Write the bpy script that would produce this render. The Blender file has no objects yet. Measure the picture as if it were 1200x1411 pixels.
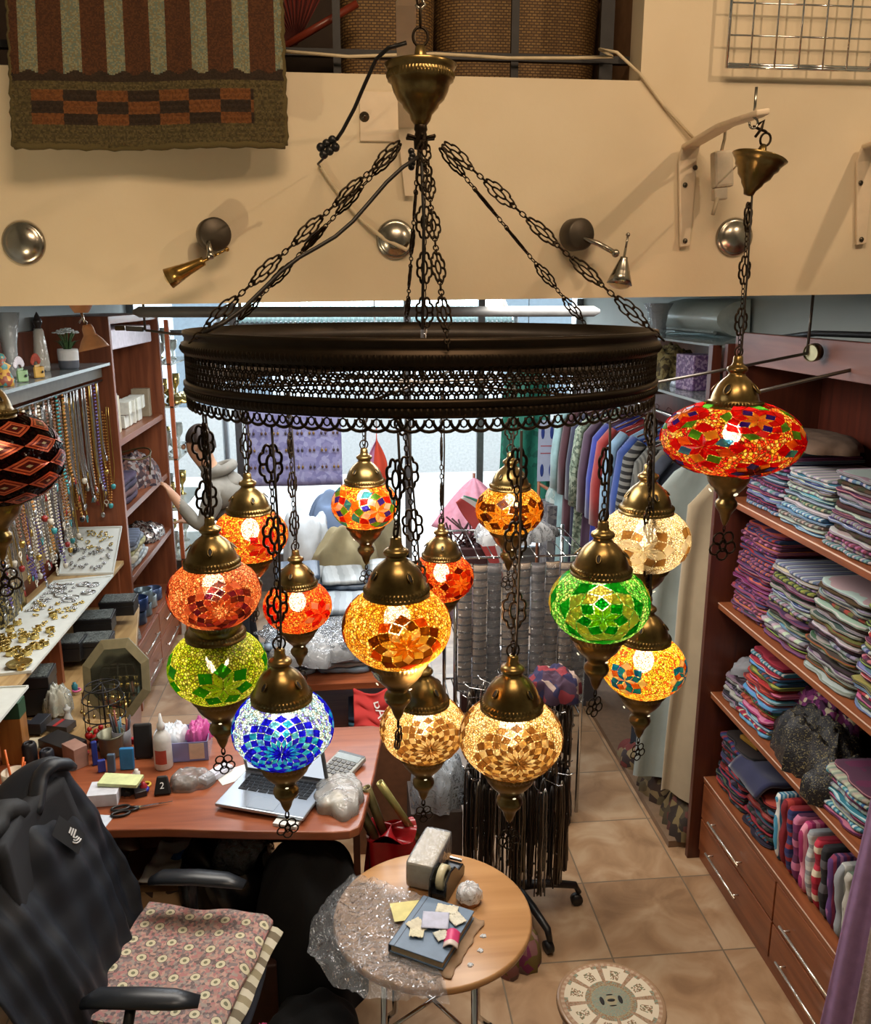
import bpy, bmesh, math, random
from mathutils import Vector, Matrix, Euler
C = bpy.context.scene.collection
SC = bpy.context.scene
PI = math.pi
R = math.radians

# ---------------------------------------------------------------- camera
FPX = 1187.0
PITCH = R(13.9)
YAW = R(5.6)
EYE = Vector((0, 0, 2.6))
cam_data = bpy.data.cameras.new('camera')
cam_data.sensor_fit = 'VERTICAL'
cam_data.sensor_height = 36.0
cam_data.sensor_width = 36.0 * 1200 / 1411
cam_data.lens = 36.0 * FPX / 1411
cam_data.clip_start = 0.02
cam_data.clip_end = 200
cam = bpy.data.objects.new('camera', cam_data)
C.objects.link(cam)
cam.location = EYE
cam.rotation_euler = (PI / 2 - PITCH, 0, -YAW)
SC.camera = cam

# ---------------------------------------------------------------- world, lamps, exposure
SC.view_settings.view_transform = 'Standard'
SC.view_settings.look = 'None'
SC.view_settings.gamma = 1.0
SC.view_settings.use_curve_mapping = False
SC.view_settings.exposure = 0.2
SC.cycles.use_denoising = True
SC.cycles.max_bounces = 8
SC.cycles.transparent_max_bounces = 24
SC.cycles.sample_clamp_indirect = 6.0
SC.cycles.caustics_reflective = False
SC.cycles.caustics_refractive = False
world = bpy.data.worlds.new('daylight')
SC.world = world
world.use_nodes = True
world.node_tree.nodes['Background'].inputs[0].default_value = (0.86, 0.95, 1.0, 1)
world.node_tree.nodes['Background'].inputs[1].default_value = 4.0


def area(name, loc, target, size, size_y, power, color):
    d = bpy.data.lights.new(name, 'AREA')
    d.shape = 'RECTANGLE'
    d.size = size
    d.size_y = size_y
    d.energy = power
    d.color = color
    o = bpy.data.objects.new(name, d)
    C.objects.link(o)
    o.location = loc
    o.rotation_euler = (Vector(target) - Vector(loc)).to_track_quat('-Z', 'Y').to_euler()
    return o


def spot(name, loc, target, power, color, angle=80, radius=0.03, blend=0.5):
    d = bpy.data.lights.new(name, 'SPOT')
    d.energy = power
    d.color = color
    d.spot_size = R(angle)
    d.spot_blend = blend
    d.shadow_soft_size = radius
    o = bpy.data.objects.new(name, d)
    C.objects.link(o)
    o.location = loc
    o.rotation_euler = (Vector(target) - Vector(loc)).to_track_quat('-Z', 'Y').to_euler()
    return o


WARM = (1.0, 0.71, 0.45)
# unseen warm lights above the camera side, shining on the plastered front of the loft
area('upper_fill_lamp', (0.3, 0.5, 4.1), (0.2, 2.4, 2.6), 1.0, 0.4, 22, WARM)  # area fill added to brighten the loft front
spot('upper_spot_lamp_warm', (1.6, 1.0, 3.75), (0.5, 2.4, 2.85), 24, WARM, 85, 0.02)
# halogen spots of the shop below, some of them thrown up at the loft front
spot('halogen_spot_lamp', (0.1, 1.15, 2.05), (0.25, 2.4, 2.85), 14, (1.0, 0.62, 0.36), 110, 0.02, 0.8)
spot('halogen_spot_lamp', (-0.85, 1.55, 2.2), (-0.6, 2.4, 2.85), 10, (1.0, 0.77, 0.46), 110, 0.02, 0.8)
# unseen lights in the shop ceiling, facing down, with added fill nearer the camera
area('shop_ceiling_and_fill_lamp', (-0.3, 3.6, 2.6), (-0.3, 3.6, 0), 1.6, 0.5, 38, (1.0, 0.93, 0.84))
area('shop_ceiling_and_fill_lamp', (0.0, 5.6, 2.6), (0.0, 5.6, 0), 1.8, 0.5, 42, (0.95, 0.97, 1.0))
area('shop_ceiling_and_fill_lamp', (0.1, 1.7, 2.55), (0.1, 1.9, 0), 0.5, 0.3, 7, (1.0, 0.93, 0.84))  # stands free before the loft, with no shop ceiling above it
area('shop_ceiling_and_fill_lamp', (0.75, 2.95, 2.6), (0.75, 2.95, 0), 0.6, 0.6, 20, (1.0, 0.92, 0.82))  # added to brighten the floor and cabinet on the right
# daylight coming in over the street, through the shop front
area('street_daylight', (0.35, 9.2, 3.2), (0.3, 5.0, 0.9), 3.0, 1.6, 330, (0.86, 0.94, 1.0))


# ---------------------------------------------------------------- pixel -> world helpers
_c, _s = math.cos(YAW), math.sin(YAW)
FWD = Vector((_s * math.cos(PITCH), _c * math.cos(PITCH), -math.sin(PITCH)))
RGT = Vector((_c, -_s, 0))
UPV = Vector((_s * math.sin(PITCH), _c * math.sin(PITCH), math.cos(PITCH)))


def ray(px, py):
    return FWD + RGT * ((px - 600) / FPX) - UPV * ((py - 705.5) / FPX)


def atx(px, py, x):
    d = ray(px, py)
    return EYE + d * ((x - EYE.x) / d.x)


def aty(px, py, y):
    d = ray(px, py)
    return EYE + d * ((y - EYE.y) / d.y)


def atz(px, py, z):
    d = ray(px, py)
    return EYE + d * ((z - EYE.z) / d.z)


def atd(px, py, depth):
    return EYE + ray(px, py) * depth


# ---------------------------------------------------------------- materials
_mats = {}


def newmat(name):
    m = bpy.data.materials.new(name)
    m.use_nodes = True
    nt = m.node_tree
    b = nt.nodes['Principled BSDF']
    return m, nt, b


def lin(c):
    return tuple(((x / 255) / 12.92 if x / 255 <= 0.04045 else (((x / 255) + 0.055) / 1.055) ** 2.4) for x in c)


def node(nt, t, **kw):
    n = nt.nodes.new(t)
    for k, v in kw.items():
        setattr(n, k, v)
    return n


def ramp(nt, stops, fac, interp='LINEAR'):
    r = node(nt, 'ShaderNodeValToRGB')
    r.color_ramp.interpolation = interp
    els = r.color_ramp.elements
    while len(els) < len(stops):
        els.new(0.5)
    for e, (p, c) in zip(els, stops):
        e.position = p
        e.color = (*c[:3], 1)
    nt.links.new(fac, r.inputs[0])
    return r.outputs[0]


def coords(nt, scale=(1, 1, 1), kind='Object', rot=(0, 0, 0)):
    tc = node(nt, 'ShaderNodeTexCoord')
    mp = node(nt, 'ShaderNodeMapping')
    mp.inputs['Scale'].default_value = scale
    mp.inputs['Rotation'].default_value = rot
    nt.links.new(tc.outputs[kind], mp.inputs[0])
    return mp.outputs[0]


def bump(nt, b, h, strength=0.3, dist=0.01):
    n = node(nt, 'ShaderNodeBump')
    n.inputs['Strength'].default_value = strength
    n.inputs['Distance'].default_value = dist
    nt.links.new(h, n.inputs['Height'])
    nt.links.new(n.outputs[0], b.inputs['Normal'])


def M(col, rough=0.5, metal=0.0, var=0.12, scale=30, bmp=0.0, spec=0.5, sheen=0.0):
    """plain material with a little procedural variation; col in 0..255 sRGB"""
    key = (tuple(col), rough, metal, var, scale, bmp, spec, sheen)
    if key in _mats:
        return _mats[key]
    m, nt, b = newmat('surface_%d' % len(_mats))
    c = lin(col)
    nz = node(nt, 'ShaderNodeTexNoise')
    nz.inputs['Scale'].default_value = scale
    nz.inputs['Detail'].default_value = 3
    nt.links.new(coords(nt), nz.inputs['Vector'])
    lo = tuple(x * (1 - var) for x in c)
    hi = tuple(min(1, x * (1 + var)) for x in c)
    nt.links.new(ramp(nt, [(0.3, lo), (0.7, hi)], nz.outputs[0]), b.inputs['Base Color'])
    b.inputs['Roughness'].default_value = rough
    b.inputs['Metallic'].default_value = metal
    b.inputs['Specular IOR Level'].default_value = spec
    if sheen:
        b.inputs['Sheen Weight'].default_value = sheen
    if bmp:
        bump(nt, b, nz.outputs[0], bmp, 0.01)
    _mats[key] = m
    return m


def wood(col, col2, axis='z', rough=0.35, scale=1.0):
    key = ('wood', tuple(col), tuple(col2), axis, rough, scale)
    if key in _mats:
        return _mats[key]
    m, nt, b = newmat('wood_%d' % len(_mats))
    sc = {'x': (1.2, 14, 14), 'y': (14, 1.2, 14), 'z': (14, 14, 1.2)}[axis]
    sc = tuple(s * scale for s in sc)
    nz = node(nt, 'ShaderNodeTexNoise')
    nz.inputs['Scale'].default_value = 2.0
    nz.inputs['Detail'].default_value = 8
    nz.inputs['Distortion'].default_value = 0.6
    nt.links.new(coords(nt, sc), nz.inputs['Vector'])
    nt.links.new(ramp(nt, [(0.3, lin(col2)), (0.65, lin(col))], nz.outputs[0]), b.inputs['Base Color'])
    b.inputs['Roughness'].default_value = rough
    bump(nt, b, nz.outputs[0], 0.05, 0.005)
    _mats[key] = m
    return m


def stripes(cols, axis='x', scale=20, rough=0.9, noise=0.0, kind='Object', seed=0):
    """woven stripes of constant colours across an axis"""
    key = ('str', tuple(map(tuple, cols)), axis, scale, rough, noise, seed)
    if key in _mats:
        return _mats[key]
    m, nt, b = newmat('striped_cloth_%d' % len(_mats))
    co = coords(nt, (1, 1, 1), kind)
    sp = node(nt, 'ShaderNodeSeparateXYZ')
    nt.links.new(co, sp.inputs[0])
    mu = node(nt, 'ShaderNodeMath', operation='MULTIPLY_ADD')
    mu.inputs[1].default_value = scale
    mu.inputs[2].default_value = seed * 0.37 + 50
    nt.links.new(sp.outputs[{'x': 0, 'y': 1, 'z': 2}[axis]], mu.inputs[0])
    out = mu.outputs[0]
    if noise:
        nz = node(nt, 'ShaderNodeTexNoise')
        nz.inputs['Scale'].default_value = 14
        nt.links.new(co, nz.inputs['Vector'])
        ad = node(nt, 'ShaderNodeMath', operation='MULTIPLY_ADD')
        ad.inputs[1].default_value = noise
        nt.links.new(nz.outputs[0], ad.inputs[0])
        nt.links.new(out, ad.inputs[2])
        out = ad.outputs[0]
    fr = node(nt, 'ShaderNodeMath', operation='FRACT')
    nt.links.new(out, fr.inputs[0])
    n = len(cols)
    nt.links.new(ramp(nt, [(i / n, lin(c)) for i, c in enumerate(cols)], fr.outputs[0], 'CONSTANT'), b.inputs['Base Color'])
    b.inputs['Roughness'].default_value = rough
    n2 = node(nt, 'ShaderNodeTexNoise')
    n2.inputs['Scale'].default_value = 250
    nt.links.new(co, n2.inputs['Vector'])
    bump(nt, b, n2.outputs[0], 0.3, 0.002)
    _mats[key] = m
    return m


def painted(name='painted', rough=0.5, metal=0.0, bmp=0.0, bscale=200, trans=0.0):
    """takes the colour stored on the mesh faces (printed or dyed pattern)"""
    key = ('painted', name, rough, metal, bmp, bscale)
    if key in _mats:
        return _mats[key]
    m, nt, b = newmat(name)
    at = node(nt, 'ShaderNodeAttribute', attribute_name='dye')
    nt.links.new(at.outputs['Color'], b.inputs['Base Color'])
    b.inputs['Roughness'].default_value = rough
    b.inputs['Metallic'].default_value = metal
    if bmp:
        nz = node(nt, 'ShaderNodeTexNoise')
        nz.inputs['Scale'].default_value = bscale
        nt.links.new(coords(nt), nz.inputs['Vector'])
        bump(nt, b, nz.outputs[0], bmp, 0.004)
    _mats[key] = m
    return m


def speckle(cols, scale=60, rough=0.8, metal=0.0, bmp=0.2, feature='F1'):
    """patterned cloth or heap of little shapes: voronoi cells in a palette"""
    key = ('spk', tuple(map(tuple, cols)), scale, rough, metal, bmp)
    if key in _mats:
        return _mats[key]
    m, nt, b = newmat('patterned_%d' % len(_mats))
    v = node(nt, 'ShaderNodeTexVoronoi')
    v.inputs['Scale'].default_value = scale
    nt.links.new(coords(nt), v.inputs['Vector'])
    sp = node(nt, 'ShaderNodeSeparateColor')
    nt.links.new(v.outputs['Color'], sp.inputs[0])
    n = len(cols)
    nt.links.new(ramp(nt, [(i / n, lin(c)) for i, c in enumerate(cols)], sp.outputs[0], 'CONSTANT'), b.inputs['Base Color'])
    b.inputs['Roughness'].default_value = rough
    b.inputs['Metallic'].default_value = metal
    bump(nt, b, v.outputs['Distance'], bmp, 0.004)
    _mats[key] = m
    return m


def film(name='clear_film', tint=(0.95, 0.97, 1.0), alpha=0.25, rough=0.08, wr=18.0, bs=0.8):
    """clear or milky plastic film or glass: see-through with some haze and a crinkled gloss"""
    key = ('film', tint, alpha, rough, wr, bs)
    if key in _mats:
        return _mats[key]
    m, nt, b = newmat(name)
    nt.nodes.remove(b)
    tr = node(nt, 'ShaderNodeBsdfTransparent')
    tr.inputs[0].default_value = (*[.5 + .5 * t for t in tint], 1)
    df = node(nt, 'ShaderNodeBsdfDiffuse')
    df.inputs[0].default_value = (*tint, 1)
    gl = node(nt, 'ShaderNodeBsdfGlossy')
    gl.inputs['Roughness'].default_value = rough
    m1, m2 = node(nt, 'ShaderNodeMixShader'), node(nt, 'ShaderNodeMixShader')
    m1.inputs[0].default_value = alpha
    nt.links.new(tr.outputs[0], m1.inputs[1])
    nt.links.new(df.outputs[0], m1.inputs[2])
    lw = node(nt, 'ShaderNodeFresnel')
    lw.inputs['IOR'].default_value = 1.5
    mn = node(nt, 'ShaderNodeMath', operation='MULTIPLY')
    mn.inputs[1].default_value = 1.3 if bs else .9
    mn.use_clamp = True
    if bs:
        nz = node(nt, 'ShaderNodeTexNoise')
        nz.inputs['Scale'].default_value = wr
        nz.inputs['Detail'].default_value = 2
        nz.inputs['Distortion'].default_value = 1.5
        nt.links.new(coords(nt), nz.inputs['Vector'])
        n = node(nt, 'ShaderNodeBump')
        n.inputs['Strength'].default_value = bs
        n.inputs['Distance'].default_value = .03
        nt.links.new(nz.outputs[0], n.inputs['Height'])
        nt.links.new(n.outputs[0], gl.inputs['Normal'])
        nt.links.new(n.outputs[0], lw.inputs['Normal'])
    nt.links.new(lw.outputs[0], mn.inputs[0])
    nt.links.new(mn.outputs[0], m2.inputs[0])
    nt.links.new(m1.outputs[0], m2.inputs[1])
    nt.links.new(gl.outputs[0], m2.inputs[2])
    nt.links.new(m2.outputs[0], nt.nodes['Material Output'].inputs[0])
    _mats[key] = m
    return m


BRASS = None


def make_brass():
    m, nt, b = newmat('antique_brass')
    nz = node(nt, 'ShaderNodeTexNoise')
    nz.inputs['Scale'].default_value = 18
    nz.inputs['Detail'].default_value = 4
    nt.links.new(coords(nt), nz.inputs['Vector'])
    nt.links.new(ramp(nt, [(0.35, (0.13, 0.088, 0.030)), (0.7, (0.36, 0.25, 0.095))], nz.outputs[0]), b.inputs['Base Color'])
    b.inputs['Metallic'].default_value = 0.9
    b.inputs['Roughness'].default_value = 0.28
    return m


BRASS = make_brass()
DARKBRASS = M((46, 36, 25), 0.42, 0.8)
STEEL = M((170, 165, 155), 0.25, 1.0, 0.05)
CHROME = M((215, 215, 215), 0.12, 1.0, 0.02)
IRON = M((38, 38, 40), 0.5, 0.6)
CHERRY = wood((142, 82, 50), (108, 58, 34), 'y')
CHERRYZ = wood((138, 78, 48), (104, 54, 33), 'z')
CHERRYX = wood((150, 84, 52), (120, 62, 38), 'x', 0.28)
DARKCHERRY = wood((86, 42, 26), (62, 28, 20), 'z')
BLACKPL = M((22, 22, 24), 0.4)
WHITE = M((225, 225, 222), 0.55, 0, 0.03)
GREYPL = M((120, 120, 122), 0.5)


# ---------------------------------------------------------------- mesh builder
class MB:
    def __init__(s):
        s.v, s.f, s.m, s.c, s.s = [], [], [], [], []

    def add(s, vs, fs, mi=0, col=(1, 1, 1), smooth=False, T=None):
        o = len(s.v)
        if T is not None:
            vs = [T @ Vector(v) for v in vs]
        s.v += [tuple(v) for v in vs]
        for f in fs:
            s.f.append([i + o for i in f])
            s.m.append(mi)
            s.c.append(col)
            s.s.append(smooth)
        return s

    def box(s, c, size, rot=(0, 0, 0), mi=0, col=(1, 1, 1), T=None, taper=1.0):
        x, y, z = size[0] / 2, size[1] / 2, size[2] / 2
        t = taper
        vs = [(-x, -y, -z), (x, -y, -z), (x, y, -z), (-x, y, -z), (-x * t, -y * t, z), (x * t, -y * t, z), (x * t, y * t, z), (-x * t, y * t, z)]
        Q = Matrix.Translation(c) @ Euler(rot).to_matrix().to_4x4()
        if T is not None:
            Q = T @ Q
        return s.add(vs, [(3, 2, 1, 0), (4, 5, 6, 7), (0, 1, 5, 4), (1, 2, 6, 5), (2, 3, 7, 6), (3, 0, 4, 7)], mi, col, False, Q)

    def span(s, a, b, mi=0, col=(1, 1, 1)):
        c = [(a[i] + b[i]) / 2 for i in range(3)]
        return s.box(c, [abs(b[i] - a[i]) for i in range(3)], mi=mi, col=col)

    def tube(s, pts, r, n=6, closed=False, mi=0, col=(1, 1, 1), T=None, cap=True, flat=1.0):
        pts = [Vector(p) for p in pts]
        k = len(pts)
        rs = r if isinstance(r, (list, tuple)) else [r] * k
        vs, fs = [], []
        prev = None
        for i, p in enumerate(pts):
            if closed:
                t = pts[(i + 1) % k] - pts[i - 1]
            else:
                t = pts[min(i + 1, k - 1)] - pts[max(i - 1, 0)]
            if t.length < 1e-9:
                t = Vector((0, 0, 1))
            t.normalize()
            if prev is None:
                a = Vector((0, 0, 1)) if abs(t.z) < 0.9 else Vector((1, 0, 0))
                u = t.cross(a).normalized()
            else:
                u = prev - t * prev.dot(t)
                if u.length < 1e-6:
                    u = t.orthogonal()
                u.normalize()
            prev = u
            w = t.cross(u)
            for j in range(n):
                q = 2 * PI * j / n
                vs.append(p + u * math.cos(q) * rs[i] + w * math.sin(q) * rs[i] * flat)
        m = k if closed else k - 1
        for i in range(m):
            for j in range(n):
                a0, a1 = i * n + j, i * n + (j + 1) % n
                b0, b1 = ((i + 1) % k) * n + j, ((i + 1) % k) * n + (j + 1) % n
                fs.append((a0, a1, b1, b0))
        if not closed and cap:
            fs.append(tuple(range(n - 1, -1, -1)))
            fs.append(tuple((k - 1) * n + j for j in range(n)))
        return s.add(vs, fs, mi, col, True, T)

    def lathe(s, prof, n=32, c=(0, 0, 0), mi=0, col=(1, 1, 1), T=None, rib=0, ribamp=0.0, closed=False, sy=1.0):
        vs, fs = [], []
        k = len(prof)
        for i, p in enumerate(prof):
            r, z = p[0], p[1]
            ra = p[2] if len(p) > 2 else 0.0
            for j in range(n):
                q = 2 * PI * j / n
                rr = r + ra * math.cos(rib * q) if rib else r
                vs.append((c[0] + rr * math.cos(q), c[1] + rr * math.sin(q) * sy, c[2] + z))
        for i in range(k - 1 if not closed else k):
            for j in range(n):
                a0, a1 = i * n + j, i * n + (j + 1) % n
                i2 = (i + 1) % k
                b0, b1 = i2 * n + j, i2 * n + (j + 1) % n
                fs.append((a0, a1, b1, b0))
        return s.add(vs, fs, mi, col, True, T)

    def ball(s, c, r, nu=14, nv=9, mi=0, col=(1, 1, 1), T=None, rot=(0, 0, 0)):
        if not isinstance(r, (tuple, list)):
            r = (r, r, r)
        vs = [(0, 0, -r[2])]
        for i in range(1, nv):
            ph = -PI / 2 + PI * i / nv
            for j in range(nu):
                th = 2 * PI * j / nu
                vs.append((r[0] * math.cos(ph) * math.cos(th), r[1] * math.cos(ph) * math.sin(th), r[2] * math.sin(ph)))
        vs.append((0, 0, r[2]))
        fs = [(0, 1 + (j + 1) % nu, 1 + j) for j in range(nu)]
        for i in range(nv - 2):
            for j in range(nu):
                a = 1 + i * nu
                fs.append((a + j, a + (j + 1) % nu, a + nu + (j + 1) % nu, a + nu + j))
        L = len(vs) - 1
        a = 1 + (nv - 2) * nu
        fs += [(a + j, a + (j + 1) % nu, L) for j in range(nu)]
        Q = Matrix.Translation(c) @ Euler(rot).to_matrix().to_4x4()
        if T is not None:
            Q = T @ Q
        return s.add(vs, fs, mi, col, True, Q)

    def grid(s, fn, nu, nv, mi=0, col=(1, 1, 1), smooth=True, T=None, wrap=False, colfn=None):
        """surface fn(u,v) with u, v in 0..1"""
        vs = [fn(i / nu, j / nv) for i in range(nu if wrap else nu + 1) for j in range(nv + 1)]
        o = len(s.v)
        w = nv + 1
        k = nu if wrap else nu + 1
        if T is not None:
            vs = [T @ Vector(v) for v in vs]
        s.v += [tuple(v) for v in vs]
        for i in range(nu):
            for j in range(nv):
                a, b = i * w, ((i + 1) % k) * w
                s.f.append([o + a + j, o + b + j, o + b + j + 1, o + a + j + 1])
                s.m.append(mi)
                s.c.append(colfn((i + .5) / nu, (j + .5) / nv) if colfn else col)
                s.s.append(smooth)
        return s

    def poly(s, pts, h, mi=0, col=(1, 1, 1), T=None, smooth=False):
        """prism: outline pts (x,y) extruded 0..h in z"""
        n = len(pts)
        vs = [(p[0], p[1], 0) for p in pts] + [(p[0], p[1], h) for p in pts]
        fs = [tuple(range(n - 1, -1, -1)), tuple(range(n, 2 * n))] + [(i, (i + 1) % n, n + (i + 1) % n, n + i) for i in range(n)]
        return s.add(vs, fs, mi, col, smooth, T)

    def build(s, name, mats, parent=None, loc=None, bevel=0, solid=0, subsurf=0, rest=False):
        """link as one mesh object; top-level objects get their origin at the base"""
        vs = s.v
        if loc is None and parent is None and vs:
            xs, ys, zs = zip(*vs)
            loc = ((min(xs) + max(xs)) / 2, (min(ys) + max(ys)) / 2, min(zs))
        if loc is not None and not rest:
            vs = [(v[0] - loc[0], v[1] - loc[1], v[2] - loc[2]) for v in vs]
        me = bpy.data.meshes.new(name)
        me.from_pydata(vs, [], s.f)
        if not isinstance(mats, (list, tuple)):
            mats = [mats]
        for m in mats:
            me.materials.append(m)
        me.polygons.foreach_set('material_index', s.m)
        me.polygons.foreach_set('use_smooth', s.s)
        if any(c != (1, 1, 1) for c in s.c):
            at = me.color_attributes.new('dye', 'FLOAT_COLOR', 'CORNER')
            buf = []
            for f, c in zip(s.f, s.c):
                buf += [c[0], c[1], c[2], 1.0] * len(f)
            at.data.foreach_set('color', buf)
        me.update()
        o = bpy.data.objects.new(name, me)
        C.objects.link(o)
        if loc is not None:
            o.location = loc
        if parent is not None:
            o.parent = parent
        if solid:
            d = o.modifiers.new('thickness', 'SOLIDIFY')
            d.thickness = solid
            d.offset = 0
        if bevel:
            d = o.modifiers.new('edge', 'BEVEL')
            d.width = bevel
            d.segments = 2
            d.limit_method = 'ANGLE'
            d.angle_limit = R(40)
        if subsurf:
            d = o.modifiers.new('smooth', 'SUBSURF')
            d.levels = subsurf
            d.render_levels = subsurf
        return o


def tag(o, label=None, cat=None, group=None, kind=None):
    if label:
        o['label'] = label
    if cat:
        o['category'] = cat
    if group:
        o['group'] = group
    if kind:
        o['kind'] = kind
    return o


def thing(name, label, cat, loc=(0, 0, 0), rot=(0, 0, 0), group=None):
    o = bpy.data.objects.new(name, None)
    o.empty_display_size = 0.05
    C.objects.link(o)
    o.location = loc
    o.rotation_euler = rot
    return tag(o, label, cat, group)


def struct(o):
    o['kind'] = 'structure'
    return o


def kids(o, table={}):
    return [c for c in bpy.data.objects if c.parent is o]


def dup(root, loc, rot=None, label=None, scale=None):
    def cp(o, par):
        c = o.copy()
        C.objects.link(c)
        if par:
            c.parent = par
        for k in kids(o):
            cp(k, c)
        return c
    r = cp(root, None)
    r.location = loc
    if rot is not None:
        r.rotation_euler = rot
    if scale:
        r.scale = scale
    if label:
        r['label'] = label
    return r


def text_mesh(s, size, mat, parent=None, T=Matrix(), name='lettering', depth=0.0005):
    cu = bpy.data.curves.new(name, 'FONT')
    cu.body = s
    cu.size = size
    cu.extrude = depth
    cu.align_x = 'CENTER'
    cu.align_y = 'CENTER'
    t = bpy.data.objects.new(name, cu)
    me = bpy.data.meshes.new_from_object(t)
    bpy.data.objects.remove(t)
    me.materials.clear()
    me.materials.append(mat)
    me.transform(T)
    o = bpy.data.objects.new(name, me)
    C.objects.link(o)
    if parent:
        o.parent = parent
    return o


def wig(x, y=0.0, s=0.0):
    """cheap smooth noise"""
    return (math.sin(x * 1.7 + s) + math.sin(x * 3.1 + y * 2.3 + s * 2.1) * 0.6 + math.sin(y * 4.3 - x * 1.1 + s * 0.7) * 0.5) / 2.1


def frame_T(origin, xdir, zdir):
    """matrix whose z axis is zdir and x axis close to xdir"""
    z = Vector(zdir).normalized()
    x = Vector(xdir)
    x = (x - z * x.dot(z)).normalized()
    y = z.cross(x)
    m = Matrix((x, y, z)).transposed().to_4x4()
    m.translation = Vector(origin)
    return m
# ================================================================ SETTING
def wall_mat():
    m, nt, b = newmat('painted_plaster')
    nz = node(nt, 'ShaderNodeTexNoise')
    nz.inputs['Scale'].default_value = 3
    nz.inputs['Detail'].default_value = 6
    nt.links.new(coords(nt), nz.inputs['Vector'])
    nt.links.new(ramp(nt, [(0.3, lin((214, 198, 170))), (0.7, lin((224, 210, 184)))], nz.outputs[0]), b.inputs['Base Color'])
    b.inputs['Roughness'].default_value = 0.75
    n2 = node(nt, 'ShaderNodeTexNoise')
    n2.inputs['Scale'].default_value = 60
    nt.links.new(coords(nt), n2.inputs['Vector'])
    bump(nt, b, n2.outputs[0], 0.12, 0.004)
    return m


PLASTER = wall_mat()
PALE = M((205, 214, 212), 0.8, 0, 0.04, 3)


def tile_mat():
    m, nt, b = newmat('stoneware_floor_tiles')
    co = coords(nt)
    sp = node(nt, 'ShaderNodeSeparateXYZ')
    nt.links.new(co, sp.inputs[0])
    masks = []
    cells = []
    for ax, off in ((0, 0.075), (1, 0.087)):
        a = node(nt, 'ShaderNodeMath', operation='SUBTRACT')
        a.inputs[1].default_value = off - 10 * 0.465
        nt.links.new(sp.outputs[ax], a.inputs[0])
        d = node(nt, 'ShaderNodeMath', operation='DIVIDE')
        d.inputs[1].default_value = 0.465
        nt.links.new(a.outputs[0], d.inputs[0])
        fl = node(nt, 'ShaderNodeMath', operation='FLOOR')
        nt.links.new(d.outputs[0], fl.inputs[0])
        cells.append(fl.outputs[0])
        f = node(nt, 'ShaderNodeMath', operation='FRACT')
        nt.links.new(d.outputs[0], f.inputs[0])
        p = node(nt, 'ShaderNodeMath', operation='SUBTRACT')
        p.inputs[1].default_value = 0.5
        nt.links.new(f.outputs[0], p.inputs[0])
        q = node(nt, 'ShaderNodeMath', operation='ABSOLUTE')
        nt.links.new(p.outputs[0], q.inputs[0])
        g = node(nt, 'ShaderNodeMath', operation='GREATER_THAN')
        g.inputs[1].default_value = 0.4925
        nt.links.new(q.outputs[0], g.inputs[0])
        masks.append(g.outputs[0])
    mx = node(nt, 'ShaderNodeMath', operation='MAXIMUM')
    nt.links.new(masks[0], mx.inputs[0])
    nt.links.new(masks[1], mx.inputs[1])
    cb = node(nt, 'ShaderNodeCombineXYZ')
    nt.links.new(cells[0], cb.inputs[0])
    nt.links.new(cells[1], cb.inputs[1])
    va = node(nt, 'ShaderNodeVectorMath', operation='MULTIPLY_ADD')
    va.inputs[1].default_value = (7.3, 3.1, 5.7)
    nt.links.new(cb.outputs[0], va.inputs[0])
    nt.links.new(co, va.inputs[2])
    nz = node(nt, 'ShaderNodeTexNoise')
    nz.inputs['Scale'].default_value = 5
    nz.inputs['Detail'].default_value = 8
    nz.inputs['Distortion'].default_value = 0.8
    nt.links.new(va.outputs[0], nz.inputs['Vector'])
    body = ramp(nt, [(0.32, lin((142, 110, 80))), (0.5, lin((168, 134, 100))), (0.68, lin((186, 158, 126)))], nz.outputs[0])
    mc = node(nt, 'ShaderNodeMix', data_type='RGBA')
    nt.links.new(mx.outputs[0], mc.inputs[0])
    nt.links.new(body, mc.inputs[6])
    mc.inputs[7].default_value = (*lin((120, 104, 84)), 1)
    nt.links.new(mc.outputs[2], b.inputs['Base Color'])
    b.inputs['Roughness'].default_value = 0.38
    iv = node(nt, 'ShaderNodeMath', operation='SUBTRACT')
    iv.inputs[0].default_value = 1
    nt.links.new(mx.outputs[0], iv.inputs[1])
    bump(nt, b, iv.outputs[0], 0.5, 0.003)
    return m


struct(MB().span((-2.0, -1.2, -0.06), (2.2, 8.0, 0)).build('floor', tile_mat(), loc=(0, 0, 0)))
struct(MB().span((-2.0, -1.2, -0.3), (-1.85, 8.0, 4.4)).build('wall_left', PALE, loc=(0, 0, 0)))
struct(MB().span((2.05, -1.2, -0.3), (2.2, 8.0, 4.4)).build('wall_right', PALE, loc=(0, 0, 0)))
struct(MB().span((-2.0, -1.35, -0.3), (2.2, -1.2, 4.4)).build('wall_behind', PALE, loc=(0, 0, 0)))
struct(MB().span((-2.0, -1.35, 4.3), (2.2, 3.4, 4.4)).build('ceiling', PALE, loc=(0, 0, 0)))
struct(MB().span((-2.0, 2.5, 2.62), (2.2, 8.0, 2.72)).build('ceiling_shop', PALE, loc=(0, 0, 0)))
# floor of the gallery the view is taken from: below and behind the camera
# loft front with its opening
w = MB()
XL, XR, ZO = -1.86, 0.775, 3.155
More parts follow.
